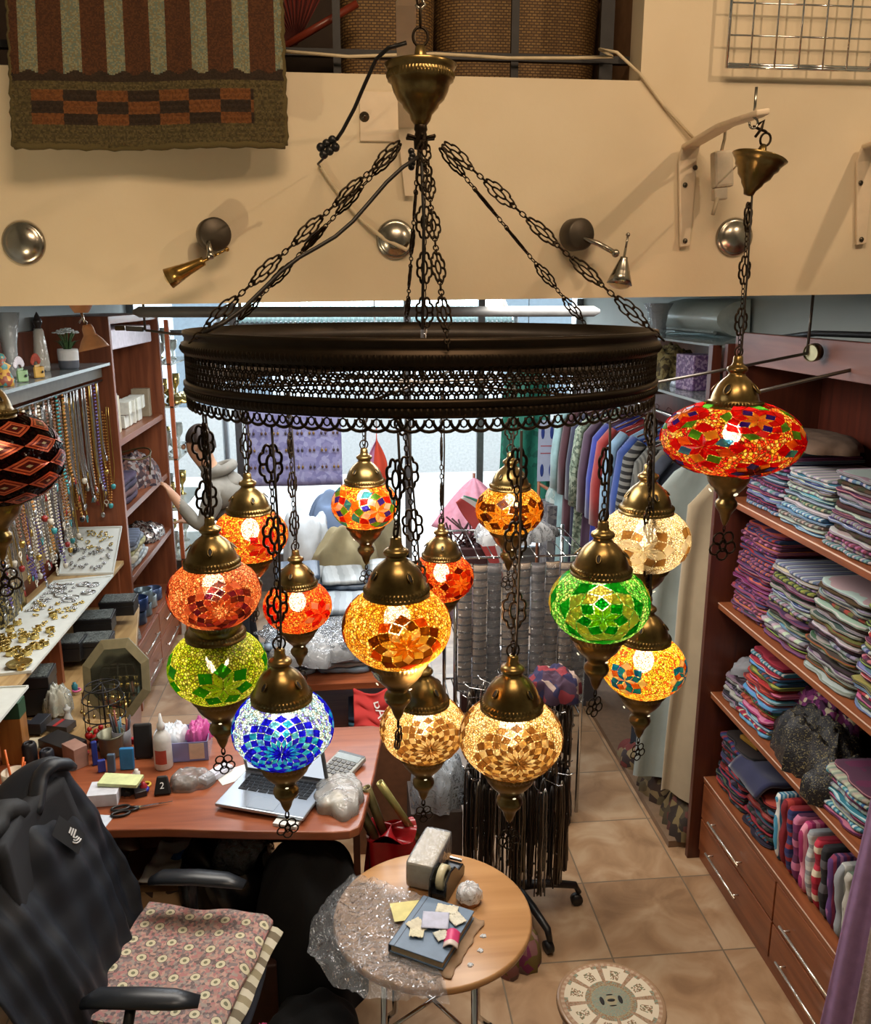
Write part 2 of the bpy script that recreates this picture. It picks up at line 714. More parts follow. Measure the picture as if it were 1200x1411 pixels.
# lower band: the lower edge rises slightly from left to right
zl = lambda x: 2.581 + (x + 0.9) * 0.0135
vs = []
for y in (2.4, 2.5):
    vs += [(XL, y, zl(XL)), (2.06, y, zl(2.06)), (2.06, y, ZO), (XL, y, ZO)]
w.add(vs, [(0, 1, 2, 3), (7, 6, 5, 4), (0, 4, 5, 1), (1, 5, 6, 2), (2, 6, 7, 3), (3, 7, 4, 0)])
w.span((XR, 2.4, ZO), (2.06, 2.5, 4.3))
w.span((XL, 2.4, 3.95), (XR, 2.5, 4.3))
struct(w.build('wall_front', PLASTER, loc=(0, 0, 0)))
struct(MB().span((XL, 2.5, 3.10), (XR + .1, 3.3, 3.155)).build('floor_loft', M((70, 60, 52), .8), loc=(0, 0, 0)))
struct(MB().span((XL, 3.3, 2.72), (XR + .6, 3.4, 4.3)).build('wall_loft', M((60, 46, 36), .8), loc=(0, 0, 0)))
struct(MB().span((XR, 2.5, 3.155), (XR + .06, 3.3, 4.3)).build('wall_loft_side', M((120, 88, 60), .8), loc=(0, 0, 0)))

# shop front at the far end: frames and panes, bright street beyond
YB = 7.6
fr = MB()
for x in (-1.82, -0.98, 0.5, 1.15, 2.02):
    fr.span((x - .03, YB, 0), (x + .03, YB + .06, 2.6))
fr.span((-1.85, YB, 2.3), (2.05, YB + .06, 2.345))
fr.span((-1.85, YB, 0), (0.5, YB + .06, 0.35))
fr.span((1.15, YB, 0), (2.05, YB + .06, 0.35))
struct(fr.build('window_frame_front', M((120, 122, 124), .4, .6), loc=(0, 0, 0)))
GL = film('window_glass', (1, 1, 1), 0.04, 0.02, 1, 0)
for i, (a, b_) in enumerate(((-1.79, -1.01), (-.95, .47), (1.18, 1.99))):
    struct(MB().span((a, YB + .02, .35), (b_, YB + .028, 2.3)).build('window_%d' % (i + 1), GL, loc=(0, 0, 0)))
struct(MB().span((-1.79, YB + .02, 2.345), (1.99, YB + .028, 2.6)).build('window_4', GL, loc=(0, 0, 0)))
# street
struct(MB().span((-8, 7.75, -.12), (9, 14, -.06)).build('street_floor', M((205, 205, 205), .8), loc=(0, 0, 0)))
o = MB()
o.span((-8, 13.5, -.06), (9, 13.9, 4.8))
o.span((-8, 13.3, -.06), (9, 13.5, 1.0), mi=1)
o.span((-0.4, 13.3, 1.0), (1.1, 13.5, 1.35), mi=1)
for x in (-5, -2.6, 2.4, 4.6):
    o.span((x, 13.42, 1.0), (x + 1.4, 13.5, 3.3), mi=2)
struct(o.build('street_facade', [M((196, 204, 210), .8), M((150, 152, 152), .8), M((96, 112, 124), .3)], loc=(0, 0, 0)))

# back panelling of the jewellery wall
struct(MB().span((-1.85, 2.5, 0.0), (-1.80, 7.55, 2.42)).build('wall_panel_left', wood((112, 62, 40), (84, 44, 28), 'z', .4), loc=(0, 0, 0)))
struct(MB().span((2.0, 2.5, 0.0), (2.05, 7.55, 2.35)).build('wall_panel_right', wood((86, 40, 28), (60, 28, 20), 'z', .4), loc=(0, 0, 0)))
# plinth along the hanging clothes on the right: a raised step
struct(MB().span((1.49, 3.56, 0), (2.0, 6.2, .035)).build('trim_1', M((120, 96, 74), .5), loc=(0, 0, 0)))
# ================================================================ CHAINS AND MOSAIC LAMPS
def link_shape(sc=1.0):
    b = MB()
    n = 64
    A, B, r = 0.0175 * sc, 0.0290 * sc, 0.0024 * sc
    out = []
    for i in range(n):
        q = 2 * PI * i / n
        k = .86 + 0.19 * abs(math.sin(4 * q))
        out.append((A * k * math.cos(q), 0, B * k * math.sin(q)))
    b.tube(out, r, 5, True)
    b.tube([(0.0065 * sc * math.cos(2 * PI * i / 14), 0, 0.0135 * sc * math.sin(2 * PI * i / 14)) for i in range(14)], r, 4, True)
    for s in (-1, 1):
        b.tube([(s * .0065 * sc, 0, 0), (s * .0145 * sc, 0, 0)], r, 4)
        b.tube([(0, 0, s * .0135 * sc), (0, 0, s * .026 * sc)], r, 4)
    return b


LINK = link_shape()


def ring_link(b, c, T0, rx, rz, r=.0013, yaw=0):
    Q = T0 @ Matrix.Translation(c) @ Matrix.Rotation(yaw, 4, 'Z')
    b.tube([(rx * math.cos(2 * PI * i / 10), 0, rz * math.sin(2 * PI * i / 10)) for i in range(10)], r, 4, True, T=Q)


def chain(b, A, B, pitch=0.1, seed=0, face=None, twist=0.5, wscale=1):
    """filigree chain from A down to B inside builder b; face = direction the links' width points"""
    rnd = random.Random(seed)
    A, B = Vector(A), Vector(B)
    d = A - B
    L = d.length
    T = frame_T(B, face or (1, 0, 0.01), d)
    n = max(1, round(L / pitch))
    p = L / n
    for i in range(n):
        z = (i + .5) * p
        k = min(1.0, p / .085)
        Q = T @ Matrix.Translation((0, 0, z)) @ Matrix.Rotation(rnd.uniform(-twist, twist), 4, 'Z') @ Matrix.Scale(k, 4)
        if wscale != 1:
            Q = Q @ Matrix.Diagonal((wscale, 1, 1.15, 1))
        b.add(LINK.v, LINK.f, smooth=True, T=Q)
        gap = p - .057 * k
        m = max(1, round(gap / .011))
        for j in range(m):
            ring_link(b, (0, 0, z - .0285 * k - gap * (j + .5) / m), T, .0038, gap / m * .62, .0012, (j % 2) * PI / 2)


def bead_glass(name, cols, scale=70, gain=1.0, edge=0.30):
    """glass covered in seed beads set in grout; lets the bulb inside shine through"""
    m, nt, b = newmat(name)
    co = coords(nt)
    v = node(nt, 'ShaderNodeTexVoronoi')
    v.inputs['Scale'].default_value = scale
    nt.links.new(co, v.inputs['Vector'])
    sp = node(nt, 'ShaderNodeSeparateColor')
    nt.links.new(v.outputs['Color'], sp.inputs[0])
    n = len(cols)
    body = ramp(nt, [(i / n, lin(c)) for i, c in enumerate(cols)], sp.outputs[0], 'CONSTANT')
    v2 = node(nt, 'ShaderNodeTexVoronoi', feature='DISTANCE_TO_EDGE')
    v2.inputs['Scale'].default_value = scale
    nt.links.new(co, v2.inputs['Vector'])
    sc2 = node(nt, 'ShaderNodeMath', operation='MULTIPLY')
    sc2.inputs[1].default_value = 1.6
    nt.links.new(v2.outputs[0], sc2.inputs[0])
    msk = ramp(nt, [(0.0, (0.10, 0.07, 0.05)), (0.10, (0.30, 0.24, 0.18)), (0.22, (0.75, 0.72, 0.68)), (0.45, (1, 1, 1))], v2.outputs[0])
    mu = node(nt, 'ShaderNodeMix', data_type='RGBA', blend_type='MULTIPLY')
    mu.inputs[0].default_value = 1
    nt.links.new(body, mu.inputs[6])
    nt.links.new(msk, mu.inputs[7])
    glass_out(nt, b, mu.outputs[2], v.outputs['Distance'], 0.17, ramp(nt, [(0.0, (0.02, 0.02, 0.02)), (0.22, (0.22, 0.20, 0.16)), (0.50, (1, .95, .85))], sc2.outputs[0]))
    return m


def glass_out(nt, b, col, height, clear, plain=None):
    tl = node(nt, 'ShaderNodeBsdfTranslucent')
    tr = node(nt, 'ShaderNodeBsdfTransparent')
    nt.links.new(col, tl.inputs[0])
    if plain is not None:
        nt.links.new(plain, tr.inputs[0])
    else:
        nt.links.new(col, tr.inputs[0])
    m1 = node(nt, 'ShaderNodeMixShader')
    m1.inputs[0].default_value = clear
    nt.links.new(tl.outputs[0], m1.inputs[1])
    nt.links.new(tr.outputs[0], m1.inputs[2])
    m2 = node(nt, 'ShaderNodeMixShader')
    m2.inputs[0].default_value = 0.14
    nt.links.new(m1.outputs[0], m2.inputs[1])
    nt.links.new(b.outputs[0], m2.inputs[2])
    nt.links.new(col, b.inputs['Base Color'])
    b.inputs['Roughness'].default_value = 0.12
    if height is not None:
        bump(nt, b, height, 0.6, 0.002)
    nt.links.new(m2.outputs[0], nt.nodes['Material Output'].inputs[0])


def make_tile_glass():
    m, nt, b = newmat('cut_glass_tiles')
    at = node(nt, 'ShaderNodeAttribute', attribute_name='dye')
    glass_out(nt, b, at.outputs['Color'], None, 0.55)
    return m


TILEGLASS = make_tile_glass()


def bulb_mat(power):
    key = ('bulb', power)
    if key not in _mats:
        m, nt, b = newmat('lit_bulb_%g' % power)
        b.inputs['Base Color'].default_value = (1, 1, 1, 1)
        b.inputs['Emission Color'].default_value = (1, 0.86, 0.64, 1)
        b.inputs['Emission Strength'].default_value = power
        _mats[key] = m
    return _mats[key]


def bulb_mat_cool(power):
    key = ('bulbc', power)
    if key not in _mats:
        m, nt, b = newmat('lit_bulb_cool_%g' % power)
        b.inputs['Emission Color'].default_value = (0.9, 0.97, 1.0, 1)
        b.inputs['Emission Strength'].default_value = power
        _mats[key] = m
    return _mats[key]


def rosette(b, a, bz, az, el, n, ro, cols, step, start=0.0, inset=0.88, rot=0.0):
    """diamond tiles in rings round a centre on the spheroid"""
    nrm = Vector((math.cos(el) * math.cos(az), math.cos(el) * math.sin(az), math.sin(el)))
    e1 = Vector((-math.sin(az), math.cos(az), 0))
    e2 = nrm.cross(e1)

    def P(rho, phi, k=1.0):
        d = nrm * math.cos(rho) + (e1 * math.cos(phi) + e2 * math.sin(phi)) * math.sin(rho)
        return Vector((d.x * a * k, d.y * a * k, d.z * bz * k))
    K = len(cols)
    rho = [start]
    for k in range(K + 1):
        rho.append(rho[-1] + step * (1 if k < 2 else 0.78))
    w = 2 * PI / n
    for k in range(1, K + 1):
        for j in range(n):
            c0 = (j + (k % 2) * 0.0 + (0.5 if k % 2 == 0 else 0.0)) * w + rot
            pts = [(rho[k - 1], c0), (rho[k], c0 - w / 2), (rho[k + 1], c0), (rho[k], c0 + w / 2)]
            ring = cols[k - 1]
            cc = ring[j % len(ring)] if isinstance(ring[0], (tuple, list)) else ring
            if cc is None or cc[0] < 0:
                continue
            cc = tuple(lin(cc))
            top = [P(r_, p_, 1.022) for r_, p_ in pts]
            bot = [P(r_, p_, 1.0) for r_, p_ in pts]
            if k == 1 and start == 0.0:
                pass
            cen = sum(top, Vector()) / 4
            top = [cen + (t - cen) * inset for t in top]
            cb = sum(bot, Vector()) / 4
            bot = [cb + (t - cb) * inset for t in bot]
            b.add(bot + top, [(4, 5, 6, 7), (0, 1, 5, 4), (1, 2, 6, 5), (2, 3, 7, 6), (3, 0, 4, 7)], col=cc)


CAP = [(.60, -.035), (.635, -.02), (.64, .03), (.60, .05), (.60, .06, .03), (.62, .10, .03), (.60, .145, .03), (.585, .15), (.575, .17),
       (.565, .19), (.56, .22), (.535, .30), (.49, .40), (.425, .50), (.345, .585), (.27, .645), (.215, .69), (.19, .73), (.195, .76), (.235, .79), (.25, .83),
       (.235, .87), (.19, .90), (.15, .92), (.13, .95), (.115, .99), (.11, 1.10), (.07, 1.13), (.0, 1.135)]
CUP = [(.53, .10), (.565, .06), (.575, .03), (.57, -.01, .026), (.555, -.06, .026), (.53, -.10, .026), (.51, -.12), (.50, -.17), (.46, -.27), (.385, -.37), (.29, -.47), (.22, -.54), (.19, -.60), (.195, -.64),
       (.245, -.69), (.262, -.76), (.235, -.84), (.17, -.92), (.13, -.99), (.105, -1.08), (.075, -1.15), (.04, -1.22), (.0, -1.25)]
CAP = [(r_ * .95, z_ * .96) + tuple(k_) for r_, z_, *k_ in CAP]


def hole_ring(b, a, prof_r, z, az, tilt, sx, sz):
    T = Matrix.Rotation(az, 4, 'Z') @ Matrix.Translation((prof_r, 0, z)) @ Matrix.Rotation(-tilt, 4, 'Y')
    b.tube([(0.0, sx * math.cos(2 * PI * i / 12), sz * math.sin(2 * PI * i / 12)) for i in range(12)], a * .013, 4, True, T=T)


HOLE = M((18, 12, 8), 0.6)


def hole_glow():  # emissive dots stand in for bulb light leaking through the holes
    m, nt, b = newmat('vent_hole_glow')
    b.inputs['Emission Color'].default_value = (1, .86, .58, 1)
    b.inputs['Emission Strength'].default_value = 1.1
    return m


HOLEGLOW = hole_glow()


def drop(b, a, z0, face=0.3, big=1.0):
    """filigree drop under the cup"""
    T = Matrix.Rotation(face, 4, 'Z')
    s = a * .19 * big
    ring_link(b, (0, 0, z0 - .006), T, .003, .007)
    zc = z0 - .012 - s * 1.2
    for k in range(5):
        q = -PI / 2 + 2 * PI * k / 5
        c = (math.cos(q) * s * .72, 0, zc + math.sin(q) * s * .72)
        b.tube([(c[0] + s * .48 * math.cos(2 * PI * i / 12), 0, c[2] + s * .48 * math.sin(2 * PI * i / 12)) for i in range(12)], s * .09, 4, True, T=T)
    b.tube([(s * .3 * math.cos(2 * PI * i / 10), 0, zc + s * .5 * math.sin(2 * PI * i / 10)) for i in range(10)], s * .09, 4, True, T=T)
    b.tube([(0, 0, zc + s * 1.1), (0, 0, z0 - .008)], s * .08, 4, T=T)


def mosaic_lamp(label, pos, D, ratio, beads, bscale, meds, top_z, group, rnd, power=34, cool=False, lit=True, chain_to=None, drop_face=0.3, capmul=1.0):
    """pos = centre of the glass; meds = list of (az, el, n, step, colour rings, start, rot)"""
    a = D / 2
    bz = a * ratio
    cz = capmul ** .8
    t = thing('hanging_mosaic_lamp', label, 'lamp', pos, group=group)
    g = MB()
    n, k = 56, 28
    lo, hi = math.asin(-.82), math.asin(.84)
    g.lathe([(a * math.cos(lo + (hi - lo) * i / k), bz * math.sin(lo + (hi - lo) * i / k)) for i in range(k + 1)], n)
    g.build('glass_globe', beads, t)
    for az, el, nn, step, cols, start, rot in meds:
        tl = MB()
        rosette(tl, a, bz, az, el, nn, 0, cols, step, start, rot=rot)
        tl.build('mosaic_rosette', TILEGLASS, t)
    z1 = bz * .80
    c = MB()
    rt = .60 / .60
    c.lathe([(p[0] * a * capmul, z1 + p[1] * a * cz) + ((p[2] * a,) if len(p) > 2 else (0,)) for p in CAP], 144, rib=48)
    for q in range(4):
        hole_ring(c, a, a * .475 * capmul, z1 + a * .42 * cz, q * PI / 2 + drop_face * 1.3 + .5, R(42), a * .045, a * .09)
    c.build('cap', BRASS, t)
    h = MB()
    for q in range(4):
        T = Matrix.Rotation(q * PI / 2 + drop_face * 1.3 + .5, 4, 'Z') @ Matrix.Translation((a * .478 * capmul, 0, z1 + a * .42 * cz)) @ Matrix.Rotation(-R(42), 4, 'Y')
        h.ball((0, 0, 0), (a * .008, a * .038, a * .08), 10, 6, T=T)
    h.build('vent_hole', HOLE, t)
    z2 = -bz * .83
    u = MB()
    u.lathe([(p[0] * a * capmul, z2 + p[1] * a * cz) + ((p[2] * a,) if len(p) > 2 else (0,)) for p in CUP], 120, rib=40)
    u.build('bottom_cup', BRASS, t)
    if lit:
        h = MB()
        for q in range(3):
            T = Matrix.Rotation(q * 2 * PI / 3 - PI / 2 + drop_face * .5, 4, 'Z') @ Matrix.Translation((a * .385 * capmul, 0, z2 - a * .47 * cz)) @ Matrix.Rotation(R(42), 4, 'Y')
            h.ball((0, 0, 0), (a * .012, a * .035, a * .035), 10, 6, T=T)
        h.build('vent_hole_glow', HOLEGLOW, t)
    dd = MB()
    drop(dd, a, z2 - 1.24 * a * cz, drop_face)
    dd.build('filigree_drop', DARKBRASS, t)
    if lit:
        bb = MB()
        bb.ball((0, 0, .012), (.020, .020, .026), 16, 10)
        bb.build('bulb', bulb_mat_cool(power * 1.25) if cool else bulb_mat(power * 1.35), t)
        s = MB()
        s.lathe([(0, .0), (.012, .0), (.012, .03), (0, .03)], 16, c=(0, 0, .044))
        s.build('bulb_socket', WHITE, t)
    ch = MB()
    zt = z1 + 1.08 * a * cz
    T = Matrix()
    ch.tube([(.010 * math.cos(2 * PI * i / 16), 0, zt + .008 + .011 * math.sin(2 * PI * i / 16)) for i in range(16)], .0017, 5, True, T=Matrix.Rotation(drop_face, 4, 'Z'))
    end = Vector(chain_to) - Vector(pos) if chain_to is not None else Vector((0, 0, top_z - pos[2]))
    st = Vector((0, 0, zt + .018))
    if (end - st).length > .05:
        chain(ch, end, st, .098, rnd.randint(0, 999), (math.cos(drop_face * 2), math.sin(drop_face * 2), 0), .35)
    ch.build('chain', DARKBRASS, t)
    cb = MB()
    off = Vector((.004, -.004, 0))
    mid = (st + end) / 2 + Vector((.007, 0, 0))
    cb.tube([(0, 0, zt - .01), st + off, mid, end + off], .0021, 6)
    cb.build('electric_cable', M((34, 26, 20), .6), t)
    return t


# ---- chandelier geometry
CX, CY = atd(581, 520, 1.63).x, atd(581, 520, 1.63).y
RR = 0.428
ztop = aty(581, 466, CY - RR).z          # top rim
H_BAND = 0.112                           # height of the metal band without scallops
zbot = ztop - H_BAND
rnd = random.Random(5)

ch = thing('ring_chandelier', 'large round antique brass ring chandelier frame hung from filigree chains', 'chandelier', (CX, CY, zbot - .02))
OB = Vector((0, 0, .02))                 # local z of band bottom = .02


def ringrib(b, r, z, h, amp, count, slant=2.0, seg=6):
    n = count * seg

    def f(u, v):
        q = 2 * PI * u
        k = math.cos(count * q + slant * (v - .5) * 2)
        rr = r + amp * (k * .5 + .5) * math.sin(PI * v)
        return (rr * math.cos(q), rr * math.sin(q), z + h * v)
    b.grid(f, n, 4, wrap=True)


u = MB()
z0 = .02
prof = [(RR - .006, .112), (RR + .002, .112), (RR + .004, .106), (RR, .100), (RR + .001, .093), (RR + .006, .091), (RR + .006, .076), (RR, .072), (RR, .067), (RR - .006, .067)]
u.lathe([(r, z0 + z) for r, z in prof], 160, closed=True)
ringrib(u, RR + .0055, z0 + .076, .014, .004, 300, 1.2, 4)
u.build('upper_band', DARKBRASS, ch)
u = MB()
prof = [(RR - .006, .026), (RR + .001, .028), (RR + .006, .024), (RR + .006, .019), (RR + .002, .016), (RR + .004, .006), (RR + .001, .0), (RR - .006, .0)]
u.lathe([(r, z0 + z) for r, z in prof], 160, closed=True)
ringrib(u, RR + .003, z0 + .004, .011, .004, 300, 1.2, 4)
u.build('lower_band', DARKBRASS, ch)
u = MB()
NL = 190
for row in range(4):
    zz = z0 + .030 + row * .0115
    for k in range(NL):
        q = 2 * PI * (k + .5 * (row % 2)) / NL
        T = Matrix.Rotation(q, 4, 'Z') @ Matrix.Translation((RR, 0, zz))
        rr = .0100
        u.tube([(0, rr * math.cos(2 * PI * i / 10), rr * .9 * math.sin(2 * PI * i / 10)) for i in range(10)], .0016, 4, True, T=T)
u.build('filigree_band', DARKBRASS, ch)
u = MB()
NS = 108
for k in range(NS):
    q = 2 * PI * k / NS
    T = Matrix.Rotation(q, 4, 'Z') @ Matrix.Translation((RR, 0, z0))
    w_ = 2 * PI * RR / NS
    u.tube([(0, w_ * .78 * math.cos(PI * i / 10), -.002 - .017 * math.sin(PI * i / 10)) for i in range(11)], .0025, 4, T=T)
    u.tube([(0, w_ * .2 * math.cos(2 * PI * i / 8), -.007 + .006 * math.sin(2 * PI * i / 8)) for i in range(8)], .0014, 4, True, T=T)
u.build('scalloped_edge', DARKBRASS, ch)
# spokes inside the ring, at the lower band
u = MB()
for k in range(3):
    q = k * PI / 3 + .2
    u.tube([(RR * math.cos(q), RR * math.sin(q), z0 + .012), (-RR * math.cos(q), -RR * math.sin(q), z0 + .012)], .004, 6, flat=.6)
u.build('cross_bars', DARKBRASS, ch)

# hub, canopy and hook: along the vertical over the ring centre
hub = aty(575, 192, CY)
zhub = hub.z
hubL = Vector((0, 0, zhub - (zbot - .02)))
u = MB()
for k in range(6):
    q = -PI / 2 + k * PI / 3
    u.tube([hubL, hubL + Vector((.028 * math.cos(q), .028 * math.sin(q), .004))], .0035, 6)
u.lathe([(0, -.018), (.012, -.016), (.013, .0), (.010, .012), (.012, .016), (.010, .03), (0, .032)], 20, c=hubL)
u.build('chain_hub', DARKBRASS, ch)
u = MB()
pr = [(0, 0), (.012, .004), (.018, .012), (.021, .022), (.032, .034), (.034, .040), (.043, .048), (.050, .062), (.054, .076), (.060, .080), (.061, .088), (.058, .092), (.062, .10), (.066, .108), (.063, .110), (.055, .100), (.012, .098), (.012, .12), (.009, .14), (0, .142)]
u.lathe([(r * .96, z * .93) for r, z in pr], 48, c=hubL + Vector((0, 0, .02)))
ringrib(u, .058, hubL.z + .02 + .077, .012, .0025, 60, .5, 4)
u.build('ceiling_canopy', BRASS, ch)
zc_ = hubL.z + .02 + .132
u = MB()
u.tube([(.013 * math.cos(2 * PI * i / 20), 0, zc_ + .013 + .015 * math.sin(2 * PI * i / 20)) for i in range(20)], .0026, 6, True)
ring_link(u, (0, 0, zc_ + .045), Matrix(), .005, .02, .002, PI / 2)
ring_link(u, (0, 0, zc_ + .072), Matrix(), .006, .012, .002)
u.build('hanging_ring', DARKBRASS, ch)
HOOKZ = (zbot - .02) + zc_ + .075
chs = []
for k in range(6):
    q = -PI / 2 + k * PI / 3
    A = hubL + Vector((.03 * math.cos(q), .03 * math.sin(q), .002))
    Bp = Vector((RR * math.cos(q), RR * math.sin(q), z0 + H_BAND))
    u = MB()
    face = (-math.sin(q), math.cos(q), 0) if k % 2 == 0 else (0.3, 0.2, 1)
    chain(u, A, Bp, .105, k, face, .5, .62)
    u.build('suspension_chain', DARKBRASS, ch)
u = MB()
A = hubL + Vector((-.01, -.01, -.03))
q = -PI / 2 - PI / 3
Bp = Vector((RR * math.cos(q), RR * math.sin(q), z0 + H_BAND))
pts = []
for i in range(13):
    f = i / 12
    p = A.lerp(Bp, f)
    p += Vector((.006, -.006, -.012 * math.sin(PI * f) + .008 * math.sin(4 * PI * f)))
    pts.append(p)
u.tube(pts, .0035, 6)
u.tube([hubL + Vector((0, 0, 0)), (0.004, -.01, z0 + .3), (0, 0, z0 + .012)], .0032, 6)
u.build('electric_cable', M((30, 26, 24), .5), ch)
u = MB()
for i in range(5):
    u.ball(hubL + Vector((-.018 + .002 * (i % 2), -.012, -.022 - i * .0065)), .006, 8, 6)
u.build('cable_connector', BLACKPL, ch)
# vertical filigree chain under the hub
u = MB()
chain(u, hubL + Vector((0.006, 0, -.02)), Vector((0.006, 0, z0 + .1)), .075, 3, (1, .5, 0), .4)
u.build('centre_chain', DARKBRASS, ch)

# ---- glass palettes (sRGB)
def fit(px, py, w, D, ratio):
    """centre of a globe of diameter D whose picture width is w"""
    return atd(px, py, FPX * D / w)


GOLD = [(255, 190, 60), (235, 160, 40), (255, 215, 110), (205, 125, 25)]
CREAM = [(255, 224, 160), (240, 200, 125), (255, 238, 190), (215, 165, 90)]
ORG = [(250, 110, 30), (235, 80, 20), (255, 160, 60), (200, 60, 20)]
ICE = [(200, 235, 225), (150, 190, 200), (225, 235, 190), (130, 120, 210), (235, 245, 240)]
LIME = [(225, 235, 60), (190, 215, 40), (240, 245, 110), (160, 195, 30)]
GREEN = [(130, 215, 90), (90, 190, 60), (190, 235, 120), (70, 160, 50)]
ROSE = [(235, 130, 70), (215, 105, 55), (245, 165, 105), (190, 85, 45)]
MULTI = [(250, 170, 40), (240, 100, 30), (225, 60, 30), (255, 205, 80), (235, 130, 40)]
YMUL = [(250, 215, 60), (240, 190, 40), (225, 90, 30), (255, 230, 110), (235, 160, 40)]

G_ = {k: bead_glass('bead_glass_' + k, v, s) for k, v, s in (
    ('gold', GOLD, 230), ('cream', CREAM, 270), ('orange', ORG, 250), ('ice', ICE, 220), ('lime', LIME, 200), ('green', GREEN, 220),
    ('rose', ROSE, 270), ('multi', MULTI, 250), ('yellow', YMUL, 270), ('white', [(250, 232, 190), (235, 210, 150), (255, 245, 215)], 270))}
W1 = (255, 250, 235)


def four(az0, el, n, step, cols, start=0.0, rot=0.0, cnt=4):
    return [(az0 + 2 * PI * i / cnt, el, n, step, cols, start, rot) for i in range(cnt)]


face0 = -PI / 2
BL, CY2, LB = (40, 30, 235), (60, 200, 235), (130, 225, 240)
blue_cols = [BL, CY2, [BL, BL, (60, 50, 240)], [LB, CY2], BL, [CY2, LB, (50, 40, 220)], BL]
CR1, CR2, CD1, CD2 = (255, 245, 215), (250, 225, 165), (140, 104, 62), (168, 130, 82)
creamr = [CD2, CR1, CD1, [CR1, CR2], [CD2, CD1], [CR2, CR1, CD2], [CD2, CD1, CD2]]
amber = [[(235, 150, 30), (250, 175, 50)], [(255, 235, 120), (255, 245, 190)], [(110, 70, 15), (125, 80, 20)], [(110, 55, 10), (205, 90, 30)]]
star7 = [[(255, 190, 60), (245, 165, 40)], [(95, 48, 18), (110, 55, 20)]]
LG = 'mosaic lamps hung from the ring chandelier'
zr = zbot - .021
lamps = [
    ('front blue mosaic globe lamp with cyan and violet diamond rosette, over the laptop', (390, 1008), 154, 'ice', four(face0 + .05, -.02, 16, .135, blue_cols, 0, 0, 3), 36, True, (366, 570)),
    ('large amber gold beaded globe lamp with brown and yellow star, nearest the middle', (547, 868), 161, 'gold', four(face0 + .12, -.02, 10, .17, amber, 0, .1, 3), 30, False, (538, 575)),
    ('front cream mosaic globe lamp with checkered diamond rosette, above the round table', (704, 1020), 153, 'cream', four(face0 - .05, -.03, 16, .135, creamr, 0, 0, 3), 30, False, (703, 570)),
    ('green mosaic globe lamp with lime star outlined in gold beads', (826, 836), 152, 'green',
     four(face0 - .22, .05, 7, .19, [[(165, 215, 30), (190, 230, 50)], [(20, 160, 30), (10, 140, 30)], (232, 190, 90), (235, 195, 100), [(20, 150, 40), (30, 170, 50)]], 0, .3, 3), 32, False, (836, 560)),
    ('salmon orange globe lamp with plum and rose petals, leftmost under the ring', (295, 822), 134, 'rose', four(face0 + .3, -.12, 12, .14, [[(215, 120, 70), (225, 140, 85)], [(210, 105, 90), (130, 70, 60)], [(120, 50, 90), (90, 45, 60)], [(225, 145, 110), (170, 80, 90)], [(240, 170, 130), (130, 60, 50)]], .12, 0, 3), 28, False, (280, 570)),
    ('yellow-green mosaic globe lamp with lime star behind the salmon lamp cup', (300, 922), 131, 'lime', four(face0 + .25, -.1, 7, .24, [[(205, 235, 50), (170, 220, 40)], [(40, 150, 30), (60, 170, 30)]], 0, .2, 4), 34, False, (290, 572)),
    ('scarlet orange beaded globe lamp left of the big amber one', (410, 840), 104, 'orange', four(face0 + .75, 0, 8, .2, [[(240, 60, 30), (255, 120, 60)], [(235, 200, 170), (215, 30, 20)]], 0, 0, 4), 34, False, (396, 575)),
    ('pink-red speckled globe lamp half hidden behind the salmon lamp', (345, 742), 108, 'multi', four(face0 + .5, -.1, 9, .2, [[(235, 60, 40), (240, 120, 90)], [(230, 150, 60), (200, 40, 40)]], 0, 0, 4), 32, False, (325, 575)),
    ('multicoloured globe lamp with white, green and violet diamonds, far side of the ring', (503, 700), 102, 'multi', four(face0 + .35, 0, 8, .2, [[(255, 235, 170), (250, 160, 40)], [(245, 250, 245), (60, 60, 210)], [(90, 190, 50), (190, 40, 30)], [(60, 170, 210), (240, 150, 40)]], 0, 0, 4), 46, False, (498, 575)),
    ('small orange globe lamp with golden star behind the big amber one', (608, 800), 96, 'orange', four(face0 + .55, 0, 8, .2, [[(255, 190, 60), (250, 170, 50)], [(230, 90, 20), (215, 75, 20)], [(95, 25, 10), (190, 50, 20)]], 0, 0, 4), 26, False, (604, 575)),
    ('amber glass globe lamp with brown pointed stars, far side right of centre', (702, 707), 104, 'gold', four(face0 - .42, 0, 7, .25, star7, 0, .2, 6), 26, False, (697, 575)),
    ('ivory globe lamp with white diamond column beside the hanging robe', (888, 748), 112, 'white', four(face0 - .35, .02, 8, .2, [[(255, 250, 230), W1], [(190, 150, 95), W1], [W1, (160, 120, 70)]], 0, 0, 4), 38, False, (884, 560)),
    ('yellow speckled globe lamp with sky blue tiles, below the ivory one at right', (886, 922), 116, 'yellow', four(face0 - .75, -.02, 8, .15, [[(250, 245, 225), (20, 140, 255)], [(30, 150, 255), (200, 110, 60)], [(250, 245, 220), (20, 140, 255)]], 0, 0, 4), 34, False, (880, 565)),
    ('cream mosaic globe lamp in second row, left of the front cream one', (583, 1008), 118, 'cream', four(face0 + .08, -.03, 16, .135, creamr, 0, 0, 3), 34, False, (583, 575)),
]
